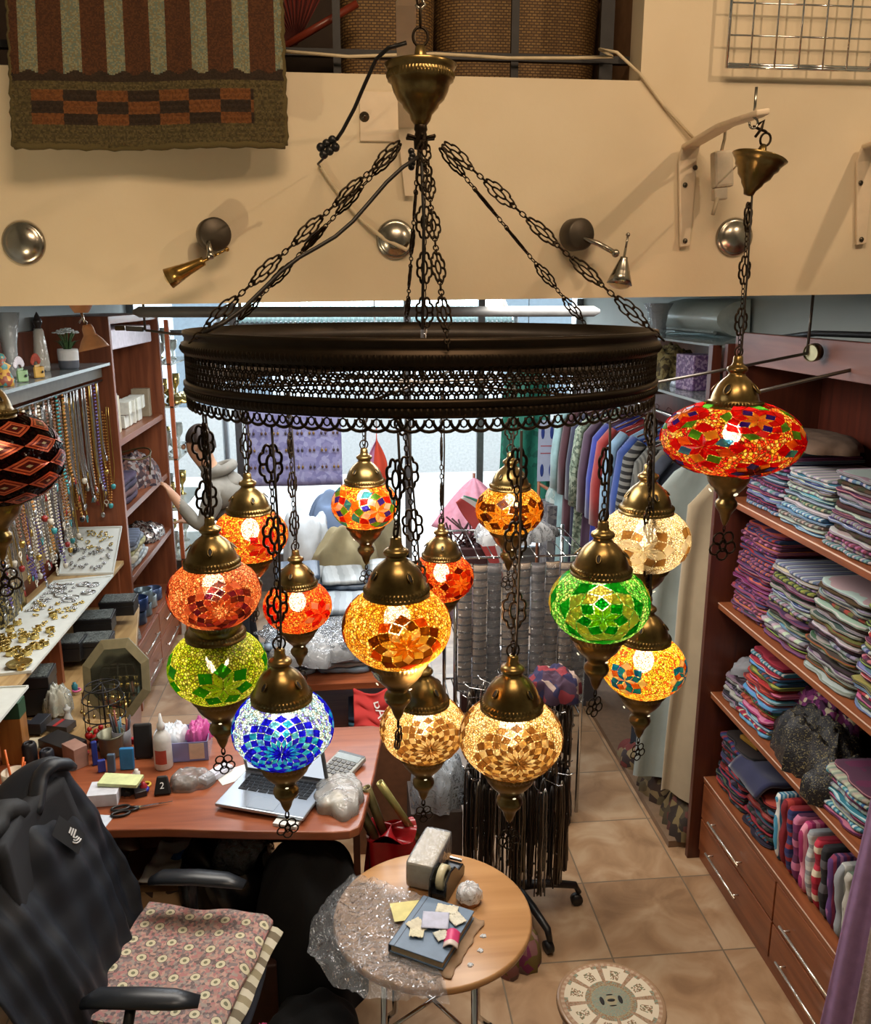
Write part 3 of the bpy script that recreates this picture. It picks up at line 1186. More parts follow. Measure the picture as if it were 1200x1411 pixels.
for i, (lab, (px, py), w_, key, meds, pw, cool, (tx, ty)) in enumerate(lamps):
    D_ = {5: .172, 11: .172, 4: .158}.get(i, .163)
    p = fit(px, py - 5, w_, D_, .79)
    d = Vector((p.x - CX, p.y - CY))
    top = Vector((p.x, p.y, zr))
    rr_ = d.length
    if i != 13:
        dn = d.normalized() * (RR - .003)
        tgt = Vector((CX + dn.x, CY + dn.y, zr))
        top = tgt
        # hang plumb: move the lamp halfway towards the ring, keeping its picture place
        p2 = Vector((p.x, p.y, p.z))
        best = None
        for s_ in range(-30, 31):
            dep = FPX * D_ / w_ * (1 + s_ * .006)
            c = atd(px, py - 5, dep)
            e = abs(Vector((c.x - CX, c.y - CY)).length - (RR - .003)) + abs(s_) * .0015
            if best is None or e < best[0]:
                best = (e, c)
        p = best[1]
        d = Vector((p.x - CX, p.y - CY))
        dn = d.normalized() * (RR - .003)
        top = Vector((CX + dn.x, CY + dn.y, zr))
    if i == 13:
        th = math.atan2(p.y - CY, p.x - CX)
        kb_ = min(range(6), key=lambda k: abs(math.sin((th - k * PI / 3 - .2) / 2)))
        q_ = kb_ * PI / 3 + .2
        rl = (p.x - CX) * math.cos(q_) + (p.y - CY) * math.sin(q_)
        top = Vector((CX + rl * math.cos(q_), CY + rl * math.sin(q_), zbot + .010))
    mosaic_lamp(lab, p, D_, .79, G_[key], 70, meds, zr, LG, rnd, pw, cool, chain_to=top, drop_face=[.3, 1.2, .1, .5, .9, .2, .6, 1.1, .3, .8, .2, .9, .4, .1][i])

# big red oblate lamp on its own chain
REDG = bead_glass('bead_glass_red', [(250, 190, 50), (240, 70, 30), (225, 35, 30), (255, 215, 110), (245, 120, 40)], 150)
rp = atd(1008, 604, 1.93)
hk = aty(1040, 172, rp.y)
CB_ = aty(1033, 262, rp.y)
RD = 190 * 1.93 / FPX
rc = [[(225, 20, 25), (235, 30, 30)], [(60, 150, 220), (240, 190, 60), (90, 190, 50), (210, 25, 25)], [(235, 70, 40), (225, 20, 25)]]
lmp = mosaic_lamp('big flattened red mosaic globe lamp on its own chain, before the shelves', rp, RD, .56, REDG, 90,
                  four(face0 - .80, 0, 8, .17, [(225, 20, 25), [(70, 160, 220), (240, 190, 60), (90, 190, 50), (240, 120, 40)], [(225, 20, 25), (-1, 0, 0)]], 0, .1, 4)
                  + four(face0, .70, 8, .12, [(240, 180, 60), [(60, 40, 210), (220, 30, 30)], (225, 25, 25), [(225, 25, 25), (90, 190, 60)]], 0, 0, 4)
                  + four(face0, -.66, 8, .12, [(90, 40, 30), [(70, 80, 220), (240, 170, 60)], (225, 25, 25)], 0, 0, 4), 2.8, None, rnd, 64,
                  chain_to=CB_, drop_face=.2, capmul=.62)
u = MB()
Tc = Matrix.Translation(CB_ - rp) @ Matrix.Rotation(R(14), 4, 'Y')
pr = [(0, -.012), (.010, -.01), (.013, .0), (.022, .012), (.024, .018), (.034, .028), (.038, .040), (.045, .046), (.046, .052), (.050, .058), (.057, .066), (.054, .068), (.046, .060), (.010, .058), (.010, .078), (.006, .092), (0, .093)]
u.lathe(pr, 40, T=Tc)
u.build('ceiling_canopy', BRASS, lmp)
u = MB()
u.tube([Tc @ Vector((.011 * math.cos(2 * PI * i / 16), 0, .102 + .013 * math.sin(2 * PI * i / 16))) for i in range(16)], .0024, 6, True)
u.build('hanging_ring', DARKBRASS, lmp)
HK2 = rp + (Tc @ Vector((0, 0, .116)))

# unlit dark red lamp cut by the left edge
DRED = bead_glass('bead_glass_dark_red', [(70, 14, 12), (92, 22, 16), (60, 10, 10)], 120)
dp = atd(-14, 632, 1.5)
DDm = 190 * 1.5 / FPX


def diamond_net(b, a, bz):
    """copper bead outlines and dark diamonds, with pale mirror centres"""
    n = 9
    for row in range(5):
        el = R(-42 + row * 21)
        for k in range(n):
            az = 2 * PI * (k + .5 * (row % 2)) / n
            for s_, c_ in ((1.0, (205, 95, 60)), (.80, (120, 22, 20)), (.68, (215, 110, 70)), (.50, (86, 12, 14)), (.16, (190, 175, 140))):
                e1 = R(10.5) * 2 * s_ / 2
                e2 = PI / n * s_
                q = [(az - e2, el), (az, el - e1), (az + e2, el), (az, el + e1)]
                k_ = 1.012 + (1 - s_) * .012
                pts = []
                for A_, E_ in q:
                    pts.append((a * k_ * math.cos(E_) * math.cos(A_), a * k_ * math.cos(E_) * math.sin(A_), bz * k_ * math.sin(E_)))
                nn = 6
                V = []
                for i in range(4):
                    A0, B0 = q[i], q[(i + 1) % 4]
                    for j in range(nn):
                        f = j / nn
                        A_, E_ = A0[0] + (B0[0] - A0[0]) * f, A0[1] + (B0[1] - A0[1]) * f
                        V.append((a * k_ * math.cos(E_) * math.cos(A_), a * k_ * math.cos(E_) * math.sin(A_), bz * k_ * math.sin(E_)))
                V.append((a * k_ * math.cos(el) * math.cos(az), a * k_ * math.cos(el) * math.sin(az), bz * k_ * math.sin(el)))
                L = len(V) - 1
                b.add(V, [(i, (i + 1) % L, L) for i in range(L)], col=lin(c_))


lmp = mosaic_lamp('unlit dark red globe lamp with copper bead diamonds, cut by the left edge', dp, DDm, .74, DRED, 90, [], 3.0, None, rnd, lit=False, drop_face=.4,
                  chain_to=(dp.x, dp.y, 2.75), capmul=.7)
u = MB()
diamond_net(u, DDm / 2, DDm / 2 * .74)
u.build('bead_net', painted('bead_and_mirror_net', .25, .35), lmp)
# ================================================================ UPPER ZONE (loft front)
YW = 2.4


def strap(b, pts, wdir, w, t, mi=0):
    """flat bar through pts, width w along wdir"""
    wd = Vector(wdir).normalized()
    pts = [Vector(p) for p in pts]
    V = []
    for i, p in enumerate(pts):
        tg = (pts[min(i + 1, len(pts) - 1)] - pts[max(i - 1, 0)]).normalized()
        n = tg.cross(wd).normalized()
        k = .55 if i in (0, len(pts) - 1) else 1
        V += [p + wd * w / 2 * k + n * t / 2, p - wd * w / 2 * k + n * t / 2, p - wd * w / 2 * k - n * t / 2, p + wd * w / 2 * k - n * t / 2]
    F = []
    for i in range(len(pts) - 1):
        for j in range(4):
            F.append((4 * i + j, 4 * i + (j + 1) % 4, 4 * i + 4 + (j + 1) % 4, 4 * i + 4 + j))
    F += [(3, 2, 1, 0), tuple(4 * (len(pts) - 1) + j for j in range(4))]
    b.add(V, F, mi)


# --- rug over the loft opening
def rug():
    y = 2.30
    TL, TR = aty(8, -70, y), aty(384, -70, y)
    BLp, BRp = aty(22, 202, y), aty(393, 199, y)
    H = 202 + 70.0
    br = [(78, 46, 24), (90, 54, 28), (70, 40, 22)]
    pale = [(138, 138, 112), (106, 120, 108), (122, 116, 88)]
    olive = [(84, 74, 44), (72, 62, 38), (98, 86, 54)]
    dk = [(44, 32, 22), (54, 40, 28)]
    orange = [(120, 74, 36), (104, 62, 30)]
    rr = random.Random(2)

    def pos(u, v, e=0):
        p = TL.lerp(TR, u).lerp(BLp.lerp(BRp, u), v)
        k = .010 * math.sin(9 * u + 1) * (.3 + v)
        px, py = u * 372, v * H - 70
        if py > 108:
            k += .006 * abs(math.sin(px * PI / 9 + (int(py // 8) % 2) * PI / 2)) * abs(math.sin(py * PI / 8))
            # ragged edge
        else:
            k += .003 * math.sin(px * 2 * PI / 58.0) + .0012 * math.sin(py * 1.9 + 3 * math.sin(px))
        return p + Vector((0.003 * wig(v * 40, 1) * (1 if u > .98 or u < .02 else 0), -k - e, 0.003 * wig(u * 40, 2) * (v > .98)))

    def col(u, v):
        px, py = u * 372, v * H - 70
        if py > 110:
            if 26 < px < 330 and 122 < py < 172:
                c = int((px - 26) // 43)
                r = int((py - 122) // 17)
                if (c + r) % 2 == 0 and (r != 1 or c % 2):
                    return lin(rr.choice(orange))
                return lin(rr.choice(dk))
            return lin(rr.choice(olive))
        if py > 97 + 3 * math.sin(px / 5):
            return lin(rr.choice(dk))
        ph = ((px + 46) % 58.3)
        return lin(rr.choice(pale)) if ph < 23 else lin(rr.choice(br))
    b = MB()
    b.grid(lambda u, v: pos(u, v), 186, 136, colfn=col)
    b.grid(lambda u, v: pos(u, v, -.022) if True else 0, 40, 30, colfn=lambda u, v: lin((70, 50, 30)))
    b.tube([pos(i / 40, 1, -.008) for i in range(41)], .009, 6, col=lin((96, 84, 50)))
    b.tube([pos(0, i / 40, -.008) for i in range(41)], .008, 6, col=lin((96, 84, 50)))
    b.tube([pos(1, i / 40, -.008) for i in range(41)], .008, 6, col=lin((96, 84, 50)))
    return b.build('wool_rug', painted('knotted_wool', .95, 0, .8, 500))


tag(rug(), 'brown and grey striped wool rug with knotted olive border, hung over the loft edge', 'rug')


# --- baskets behind the bars
def wicker():
    m, nt, b = newmat('woven_wicker')
    co = coords(nt, (1, 1, 1))
    w1 = node(nt, 'ShaderNodeTexBrick')
    w1.inputs['Scale'].default_value = 34
    w1.inputs['Color1'].default_value = (*lin((146, 114, 66)), 1)
    w1.inputs['Color2'].default_value = (*lin((116, 86, 46)), 1)
    w1.inputs['Mortar'].default_value = (*lin((74, 52, 28)), 1)
    w1.inputs['Mortar Size'].default_value = .06
    mp = node(nt, 'ShaderNodeMapping')
    mp.inputs['Rotation'].default_value = (PI / 2, 0, 0)
    nt.links.new(co, mp.inputs[0])
    nt.links.new(mp.outputs[0], w1.inputs['Vector'])
    nt.links.new(w1.outputs[0], b.inputs['Base Color'])
    bump(nt, b, w1.outputs['Color'], .8, .01)
    b.inputs['Roughness'].default_value = .7
    return m


WICK = wicker()
for lab, x0, x1, y0, tp in (('large woven wicker basket behind the bars, left of the chandelier hook', 468, 600, 2.62, -90), ('large woven wicker basket behind the bars, right of the chandelier hook', 606, 828, 2.66, -80)):
    a = aty(x0, 64, y0)
    c = aty(x1, 64, y0)
    wd = c.x - a.x
    b = MB()

    def f(u, v, wd=wd):
        q = 2 * PI * u
        k = 1 + .06 * v
        n_ = 5.0
        cx = abs(math.cos(q)) ** (2 / n_) * (1 if math.cos(q) > 0 else -1)
        sx = abs(math.sin(q)) ** (2 / n_) * (1 if math.sin(q) > 0 else -1)
        return (wd / 2 * cx * k, .19 * sx * k, .30 * v)
    b.grid(f, 48, 10, wrap=True)
    b.tube([f(i / 48, 1) for i in range(48)], .012, 6, True)
    b.poly([f(i / 48, 0)[:2] for i in range(48)], .01)
    o = b.build('wicker_basket', WICK, None, loc=((a.x + c.x) / 2, y0 + .2, 3.155), rest=True)
    tag(o, lab, 'basket', 'wicker baskets in the loft opening')

# red folding fan
b = MB()
P0 = aty(408, 62, 2.56)
for i in range(17):
    q = R(62 + i * 6.2)
    d = Vector((math.cos(q), .04, math.sin(q)))
    s = Vector((-math.sin(q), 0, math.cos(q)))
    L = .36
    b.add([P0, P0 + d * L + s * .019 + Vector((0, .012, 0)), P0 + d * L - s * .019 - Vector((0, .004, 0)), P0 + d * .02 + Vector((0, .006, 0))], [(0, 1, 2), (3, 2, 1)], col=lin((120, 38, 26)) if i % 2 else lin((96, 26, 20)))
    b.tube([P0, P0 + d * L], .0025, 4, col=lin((70, 22, 16)))
tag(b.build('folding_fan', painted('painted_paper', .6)), 'dark red folding fan spread open behind the loft bars', 'fan')
b = MB()
b.tube([aty(385, 68, 2.52), aty(492, 5, 2.52)], .010, 8)
tag(b.build('parasol_shaft', M((110, 42, 26), .35)), 'slanted dark red wooden shaft beside the folding fan', 'stick')

# metal bars of the opening
b = MB()
b.span((XL + .02, 2.47, aty(600, 78, 2.47).z - .008), (XR + .0, 2.49, aty(600, 78, 2.47).z + .008))
rail = thing('loft_railing', 'dark metal railing bars across the loft opening', 'railing', (0, 2.48, 3.155))
zr_ = aty(600, 76, 2.47).z - 3.155
u = MB()
u.span((XL + .02, -.011, zr_ - .009), (XR - .01, .011, zr_ + .009))
u.build('horizontal_bar', IRON, rail)
for px in (20, 464, 709, 835):
    x = aty(px, 60, 2.48).x
    wd = .010 if px != 835 else .018
    u = MB()
    u.span((x - wd, -.008, 0.0), (x + wd, .008, .9))
    u.build('upright_bar', IRON, rail)
# boards lying under the bars
b = MB().span((-.2, 2.52, 3.155), (.72, 2.60, 3.178))
tag(b.build('wooden_board', M((74, 38, 28), .5), bevel=.003), 'dark wooden board lying under the loft railing', 'board')

# --- brackets
BRK = M((222, 205, 180), .45, 0, .04)
SCREW = M((90, 84, 74), .3, .9)
br = thing('wall_bracket', 'cream steel arm bracket holding the ring chandelier hook', 'bracket', aty(560, 150, YW))
o0 = br.location
u = MB()
pl = [aty(496, 195, YW) - o0, aty(575, 195, YW) - o0, aty(575, 128, YW) - o0, aty(496, 128, YW) - o0]
u.span((pl[0].x, -.008, pl[0].z), (pl[1].x, 0, pl[2].z))
u.build('wall_plate', BRK, br, bevel=.002)
hookp = Vector((CX, CY, HOOKZ))
u = MB()
strap(u, [aty(564, 270, 2.385) - o0, aty(562, 205, 2.385) - o0, aty(560, 175, 2.378) - o0, Vector((CX - .002, CY + .34, HOOKZ + .09)) - o0, hookp + Vector((0, .02, .035)) - o0, hookp + Vector((0, -.03, .03)) - o0], (1, 0, 0), .042, .006)
u.build('bracket_arm', BRK, br)
u = MB()
u.lathe([(0, -.006), (.013, -.006), (.013, 0), (.006, .002), (.006, .012), (0, .013)], 14, T=Matrix.Translation(aty(502, 161, YW - .008) - o0) @ Matrix.Rotation(PI / 2, 4, 'X'))
u.build('bolt', SCREW, br)
u = MB()
h0 = hookp - o0
u.tube([h0 + Vector((0, 0, .05)), h0 + Vector((0, 0, .0)), h0 + Vector((.008, 0, -.012)), h0 + Vector((0, 0, -.02)), h0 + Vector((-.008, 0, -.012))], .0025, 6)
u.build('eye_bolt', STEEL, br)

for lab, pts, sc in (('cream J-shaped wall bracket carrying the red lamp', [((943, 340), 2.388), ((947, 220), 2.388), ((952, 200), 2.37), ((1000, 172), 2.15), ((1036, 160), rp.y + .03), ((1052, 154), rp.y - .03)], [(944, 255), (944, 332), (958, 231)]),
                     ('cream J-shaped wall bracket cut by the right edge', [((1186, 337), 2.388), ((1192, 222), 2.388), ((1200, 200), 2.37), ((1265, 180), 2.15), ((1330, 165), 1.95)], [(1186, 252), (1187, 330)])):
    P = [aty(p[0], p[1], y) for p, y in pts]
    br = thing('wall_bracket', lab, 'bracket', P[0], group=None)
    u = MB()
    strap(u, [p - P[0] for p in P], (1, 0, 0.15), .052, .012)
    u.build('bracket_arm', BRK, br, bevel=.005)
    u = MB()
    for s_ in sc:
        u.ball(aty(s_[0], s_[1], 2.380) - P[0], (.007, .004, .007), 10, 6)
    u.build('screws', SCREW, br)
    if lab.endswith('lamp'):
        u = MB()
        e = P[-1] - P[0] + Vector((-.01, .02, 0))
        u.tube([e + Vector((0, 0, .05)), e + Vector((0, 0, -.008))], .003, 8)
        u.tube([e + Vector((.009 * math.sin(2 * PI * i / 14), 0, -.018 + .010 * math.cos(2 * PI * i / 14))) for i in range(12)], .0024, 6)
        u.build('eye_bolt', STEEL, br)
        J0 = P
e = J0[-1] + Vector((-.01, .02, -.024))
b = MB()
b.tube([e + (HK2 - e) * f + Vector((.004 * math.sin(12 * f), 0, 0)) for f in (0, .25, .5, .75, 1)], .0028, 6)
b.tube([e + Vector((.010, 0, .004)), e + Vector((.022, 0, .012)), e + Vector((.018, 0, -.004)), e + Vector((.006, 0, -.02))], .003, 6)
tag(b.build('steel_hook', DARKBRASS), 'small dark hook between the bracket and the red lamp canopy', 'hook')

# adapter hanging by its lead
A = aty(994, 208, 2.3)
ad = thing('power_adapter', 'white plug adapter hanging from a lead beside the red lamp canopy', 'adapter', A)
u = MB()
u.box((0, 0, -.045), (.052, .035, .09), (0, 0, 0), T=Matrix.Rotation(R(-6), 4, 'Y'))
u.build('adapter_body', M((208, 196, 176), .4), ad, bevel=.007)
u = MB()
u.box((-.008, 0, -.105), (.036, .026, .03), T=Matrix.Rotation(R(-6), 4, 'Y'))
u.build('plug', M((196, 186, 168), .4), ad, bevel=.004)
u = MB()
top = aty(1000, 172, 2.16) - A
u.tube([top, (0.006, 0, .03), (0, 0, 0)], .004, 6)
u.tube([(-.006, -.012, -.115), (-.012, -.012, -.14), (-.016, -.012, -.158)], .005, 6)
u.tube([(.03, 0, -.05), (.045, -.01, -.03), HK2 - A + Vector((-.02, 0, -.07))], .0022, 6)
u.build('lead', M((190, 176, 150), .5), ad)


# --- spotlights on the wall
def dome(px, py, r, lab):
    P = aty(px, py, YW)
    b = MB()
    T = Matrix.Rotation(PI / 2, 4, 'X')
    b.lathe([(0, .024), (r * .35, .023), (r * .72, .015), (r * .80, .010), (r * .84, .010), (r * .98, .006), (r, .0), (0, 0)], 40, T=Matrix.Translation(P) @ T)
    tag(b.build('wall_light_base', STEEL), lab, 'light base', 'round steel light bases on the loft front')


dome(33, 335, .054, 'round brushed steel light base at the far left of the loft front')
dome(545, 330, .052, 'round brushed steel light base behind the central chain')
dome(1011, 327, .052, 'round brushed steel light base beside the red lamp chain')


def spotlamp(px, py, lab, j1, cone0, cone1, r0, r1, brass, y=2.30):
    P = aty(px, py, YW)
    t = thing('wall_spotlight', lab, 'spotlight', P)
    mt = M((176, 140, 78), .25, .95) if brass else STEEL
    u = MB()
    T = Matrix.Rotation(PI / 2, 4, 'X') @ Matrix.Rotation(R(18), 4, 'Y')
    u.lathe([(0, .075), (.036, .075), (.041, .070), (.042, .03), (.038, .022), (.014, .016), (.012, 0)], 32, T=T)
    u.build('base_cup', M((74, 66, 56), .45, .5), t)
    J, K0, K1 = aty(*j1, y) - P, aty(*cone0, y) - P, aty(*cone1, y) - P
    u = MB()
    u.tube([(0, -.05, 0), J.lerp(Vector((0, -.05, 0)), .4) + Vector((0, 0, .006)), J], .007, 8)
    u.ball(J, .011, 10, 8)
    u.build('swivel_arm', STEEL, t)
    ax = (K1 - K0)
    L = ax.length
    T = frame_T(K0, (1, 0, .1), ax)
    u = MB()
    u.lathe([(0, -.002), (r0 * .35, 0), (r0 * .35, L * .22), (r0, L * .24), (r0 * 1.05, L * .3), (r1 * .62, L * .6), (r1 * .66, L * .62), (r1 * .7, L * .7), (r1 * .74, L * .72), (r1, L), (r1 * .9, L * .99), (r1 * .6, L * .7)], 32, T=T)
    u.build('cone_shade', mt, t)
    u = MB()
    u.ball((0, 0, L * .97), (r1 * .88, r1 * .88, r1 * .45), 20, 8, T=T)
    u.build('front_glass', M((236, 214, 170), .3), t)
    u = MB()
    u.tube([(0, 0, -.0), (0, 0, -.03)], .003, 6, T=T)
    u.ball((0, 0, -.034), .006, 8, 6, T=T)
    u.build('knob', mt, t)


spotlamp(290, 325, 'brass cone spotlight pointing lower left from its dark base', (290, 352), (296, 352), (232, 384), .011, .026, True)
spotlamp(781, 325, 'silver cone spotlight with cream glass, pointing down right of the chandelier chains', (848, 349), (862, 342), (853, 392), .010, .034, False)

# --- wire grid panel, upper right
gp = thing('wire_grid_panel', 'chromed wire grid panel hung on the upper right wall', 'grid panel', aty(1000, 92, 2.35))
o0 = gp.location
a, c = aty(1001, 92, 2.35) - o0, aty(1300, 92, 2.35) - o0
u = MB()
for z in (0, .006):
    u.tube([(a.x, 0, z), (c.x, 0, z)], .0045, 8)
u.tube([(a.x, 0, -.003), (a.x, 0, .5)], .0045, 8)
u.build('frame', CHROME, gp)
for k in range(1, 10):
    u = MB()
    u.tube([(a.x + k * .0655 - .005, -.004, 0), (a.x + k * .0655 - .005, -.004, .5)], .0026, 6)
    u.build('upright_wire', CHROME, gp)
for k in range(1, 6):
    u = MB()
    u.tube([(a.x, .002, k * .075), (c.x, .002, k * .075)], .0026, 6)
    u.build('cross_wire', CHROME, gp)

# --- loose cables
WCAB = M((206, 190, 160), .5)
b = MB()
pts = [aty(385, 70, 2.44), aty(480, 78, 2.44), aty(600, 74, 2.44), aty(700, 80, 2.44), aty(790, 80, 2.44), aty(845, 78, 2.44), aty(826, 68, 2.42), aty(850, 72, 2.40), aty(882, 102, 2.392), aty(915, 146, 2.392), aty(955, 190, 2.385)]
b.tube(pts, .0042, 6)
tag(b.build('white_cable', WCAB), 'white cable tied along the railing and running down to the J-shaped bracket', 'cable')
b = MB()
b.tube([aty(440, 226, 2.39), aty(452, 245, 2.392), aty(475, 277, 2.392), aty(500, 305, 2.392), aty(530, 330, 2.385), aty(560, 344, 2.37), aty(567, 335, 2.38)], .0055, 6)
tag(b.build('white_cable', WCAB), 'white cable on the wall from black connector to the steel light base', 'cable')
bc = thing('black_cable', 'black lamp cable curving from the hanging ring to its screw connector', 'cable', atd(455, 205, 1.9))
o0 = bc.location
u = MB()
pt = [atd(560, 59, 1.72), atd(535, 66, 1.72), atd(518, 82, 1.74), atd(503, 115, 1.78), atd(488, 150, 1.82), atd(472, 180, 1.86), atd(464, 192, 1.88)]
u.tube([p - o0 for p in pt], .0042, 8)
u.tube([p - o0 for p in (atd(448, 216, 1.9), atd(438, 226, 1.95), aty(441, 230, 2.37))], .0026, 6)
u.build('lead', BLACKPL, bc)
u = MB()
for i in range(3):
    for k in (-1, 1):
        u.ball(atd(444 + i * 8 + k * 2, 208 - i * 5 + k * 5, 1.9) - o0, .010, 8, 6)
u.build('screw_connector', BLACKPL, bc)

# --- fittings under the loft
b = MB()
pa, pb = aty(192, 430, 2.8), aty(818, 430, 2.8)
b.tube([(pa.x - .02, 2.8, pa.z), (pa.x, 2.8, pa.z), (pb.x, 2.8, pa.z), (pb.x + .02, 2.8, pa.z)], [.006, .017, .017, .006], 14)
b.span((pa.x + .3, 2.795, pa.z), (pa.x + .31, 2.805, 2.619))
b.span((pb.x - .3, 2.795, pa.z), (pb.x - .29, 2.805, 2.619))
tag(b.build('tube_light', M((92, 94, 96), .5, .2)), 'long grey tube fitting with rounded ends just under the loft edge', 'light fitting')

P = aty(112, 431, 2.75)
hl = thing('hanging_shade_lamp', 'small peach coloured cone lamp hung under the loft at the left', 'lamp', (P.x, P.y, 2.6))
SH = M((196, 142, 100), .5)
zz = P.z - 2.6
u = MB()
u.lathe([(0, .02), (.05, .02), (.048, .004), (.02, zz), (0, zz)], 24)
u.build('ceiling_rose', SH, hl)
u = MB()
u.tube([(0, 0, zz), (.004, 0, zz - .02), (.010, 0, zz - .035)], .004, 6)
u.tube([(-.01, 0, zz - .03), (.0, 0, zz - .016), (.014, 0, zz - .03)], .003, 6)
u.build('swivel_joint', STEEL, hl)
T = Matrix.Translation((.012, 0, zz - .035)) @ Matrix.Rotation(R(-12), 4, 'Y')
u = MB()
u.lathe([(0, 0), (.012, 0), (.017, -.012), (.018, -.03), (.021, -.034), (.030, -.045), (.042, -.066), (.046, -.074), (.043, -.074), (.018, -.04), (.0, -.03)], 28, T=T)
u.build('shade', SH, hl)


def rod_lamp(lab, pts, rr, headp, hdir, name='arm_spotlight', rods=True, headr=.03):
    P0 = pts[0]
    t = thing(name, lab, 'spotlight', P0)
    u = MB()
    u.tube([p - P0 for p in pts], rr, 8)
    u.tube([pts[-1] - P0, (pts[-1].x - P0.x, pts[-1].y - P0.y, 2.62 - P0.z)], rr, 8)
    u.build('arm', M((84, 78, 72), .4, .7), t)
    T = frame_T(headp - P0, (0, 0, 1), hdir)
    u = MB()
    u.lathe([(0, 0), (headr, 0), (headr, .028), (headr * .9, .03), (headr * .85, .022)], 24, T=T)
    u.build('lamp_head', M((92, 80, 56), .35, .8), t)
    u = MB()
    u.lathe([(0, .024), (headr * .86, .024)], 24, T=T)
    u.build('lens', M((220, 224, 190), .2), t)


rod_lamp('brass drum spotlight on a long thin rod, upper right shelves', [aty(900, 528, 2.9), aty(1005, 508, 2.85), aty(1112, 487, 2.8)], .005, aty(1124, 485, 2.8), (-1, -.5, -.1))
rod_lamp('second thin-rod spotlight reaching in from the right edge', [aty(1010, 548, 2.7), aty(1120, 522, 2.65), aty(1215, 500, 2.6)], .006, aty(1225, 498, 2.6), (1, 0, 0))
rod_lamp('thin-rod spotlight with a dark block, reaching from the left bookcase to the ring', [aty(275, 462, 2.9), aty(230, 459, 2.9), aty(200, 455, 2.9)], .004, aty(172, 452, 2.9), (-1, 0, 0), headr=.008)
b = MB()
b.box(aty(186, 453, 2.9), (.055, .02, .016), (0, R(3), 0))
tag(b.build('cable_block', BLACKPL, bevel=.003), 'black block on the thin rod at the left bookcase top', 'fitting')
# ================================================================ RIGHT SIDE: shelves of scarves, hanging clothes
XF = 1.60
YE = 3.47
cab = thing('scarf_cabinet', 'red-brown wooden shelf cabinet with drawers along the right wall, full of folded scarves', 'cabinet', (1.8, 2.3, 0))
o0 = Vector(cab.location)


def part(parent, name, mats, boxes, bevel=0.0, o0=None):
    o0 = Vector(parent.location) if o0 is None else o0
    u = MB()
    for a, b_ in boxes:
        u.span(Vector(a) - o0, Vector(b_) - o0)
    return u.build(name, mats, parent, bevel=bevel)


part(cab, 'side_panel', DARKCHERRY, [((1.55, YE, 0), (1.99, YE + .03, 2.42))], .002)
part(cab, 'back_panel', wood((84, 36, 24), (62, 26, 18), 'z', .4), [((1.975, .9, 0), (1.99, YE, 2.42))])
part(cab, 'plinth', CHERRY, [((XF + .01, .9, 0), (1.97, YE, .045))])
part(cab, 'drawer_carcass', CHERRY, [((XF + .022, .9, .045), (1.975, YE, .405))])
SH_Z = [.435, .865, 1.296, 1.774]
for z in SH_Z:
    sh = part(cab, 'shelf', CHERRY, [((XF, .9, z - .03), (1.975, YE, z))], .002)
    part(sh, 'edge_highlight', M((214, 186, 166), .3), [((XF - .0015, .9, z - .006), (XF + .0005, YE, z - .0015))], o0=o0)  # pale strip paints in the highlight along the shelf edge
part(cab, 'top_fascia', wood((118, 78, 68), (98, 62, 54), 'y', .4), [((XF - .02, .9, 2.345), (XF + .02, YE, 2.468))], .002)
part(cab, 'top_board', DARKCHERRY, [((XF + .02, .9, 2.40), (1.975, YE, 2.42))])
HND = M((228, 222, 210), .22, .8, .02)
for ya, yb in ((2.765, 3.465), (2.06, 2.755), (1.35, 2.05)):
    for za, zb, hz in ((.225, .40, .285), (.055, .215, .125)):
        d = part(cab, 'drawer', CHERRY, [((XF, ya, za), (XF + .02, yb, zb))], .002)
        u = MB()
        m_ = (ya + yb) / 2 + .06
        hl_ = .155 if ya > 2.7 else .19
        u.tube([Vector((XF - .028, m_ - hl_, hz)) - o0, Vector((XF - .028, m_ + hl_, hz)) - o0], .0055, 8)
        for k in (-1, 1):
            u.tube([Vector((XF - .028, m_ + k * hl_ * .86, hz)) - o0, Vector((XF, m_ + k * hl_ * .86, hz)) - o0], .004, 8)
        u.build('handle', HND, d)

# small white price tags on the shelf edges
b = MB()


def scarf_mesh(L, D, t, seed, name):
    """folded cloth: soft fold at the front, slightly wavy; x = depth (front at 0), y = length, z = 0..t"""
    b = MB()
    nu, nv = 18, 12

    def f(u, v):
        q = 2 * PI * u
        n_ = 6.5
        cx = -abs(math.cos(q)) ** (2 / n_) * (1 if math.cos(q) > 0 else -1)
        cz = abs(math.sin(q)) ** (2 / n_) * (1 if math.sin(q) > 0 else -1)
        y = (v - .5) * L
        e = 1 - .10 * (abs(v - .5) * 2) ** 10
        x = D / 2 + cx * D / 2 * e + .011 * wig(v * 6, 0, seed) * (1 if cx < 0 else .3)
        z = t / 2 + cz * t / 2 * e + .10 * t * wig(v * 7, cx, seed + 3)
        return (x, y, z)
    b.grid(f, nu, nv, wrap=True)
    n0 = len(b.v)
    w = nv + 1
    b.f.append([i * w for i in range(nu)][::-1])
    b.f.append([i * w + nv for i in range(nu)])
    b.m += [0, 0]
    b.c += [(1, 1, 1)] * 2
    b.s += [False] * 2
    me = b.build(name, [M((200, 200, 200))], None, loc=(0, 0, 0), rest=True)
    d = me.data
    bpy.data.objects.remove(me)
    return d


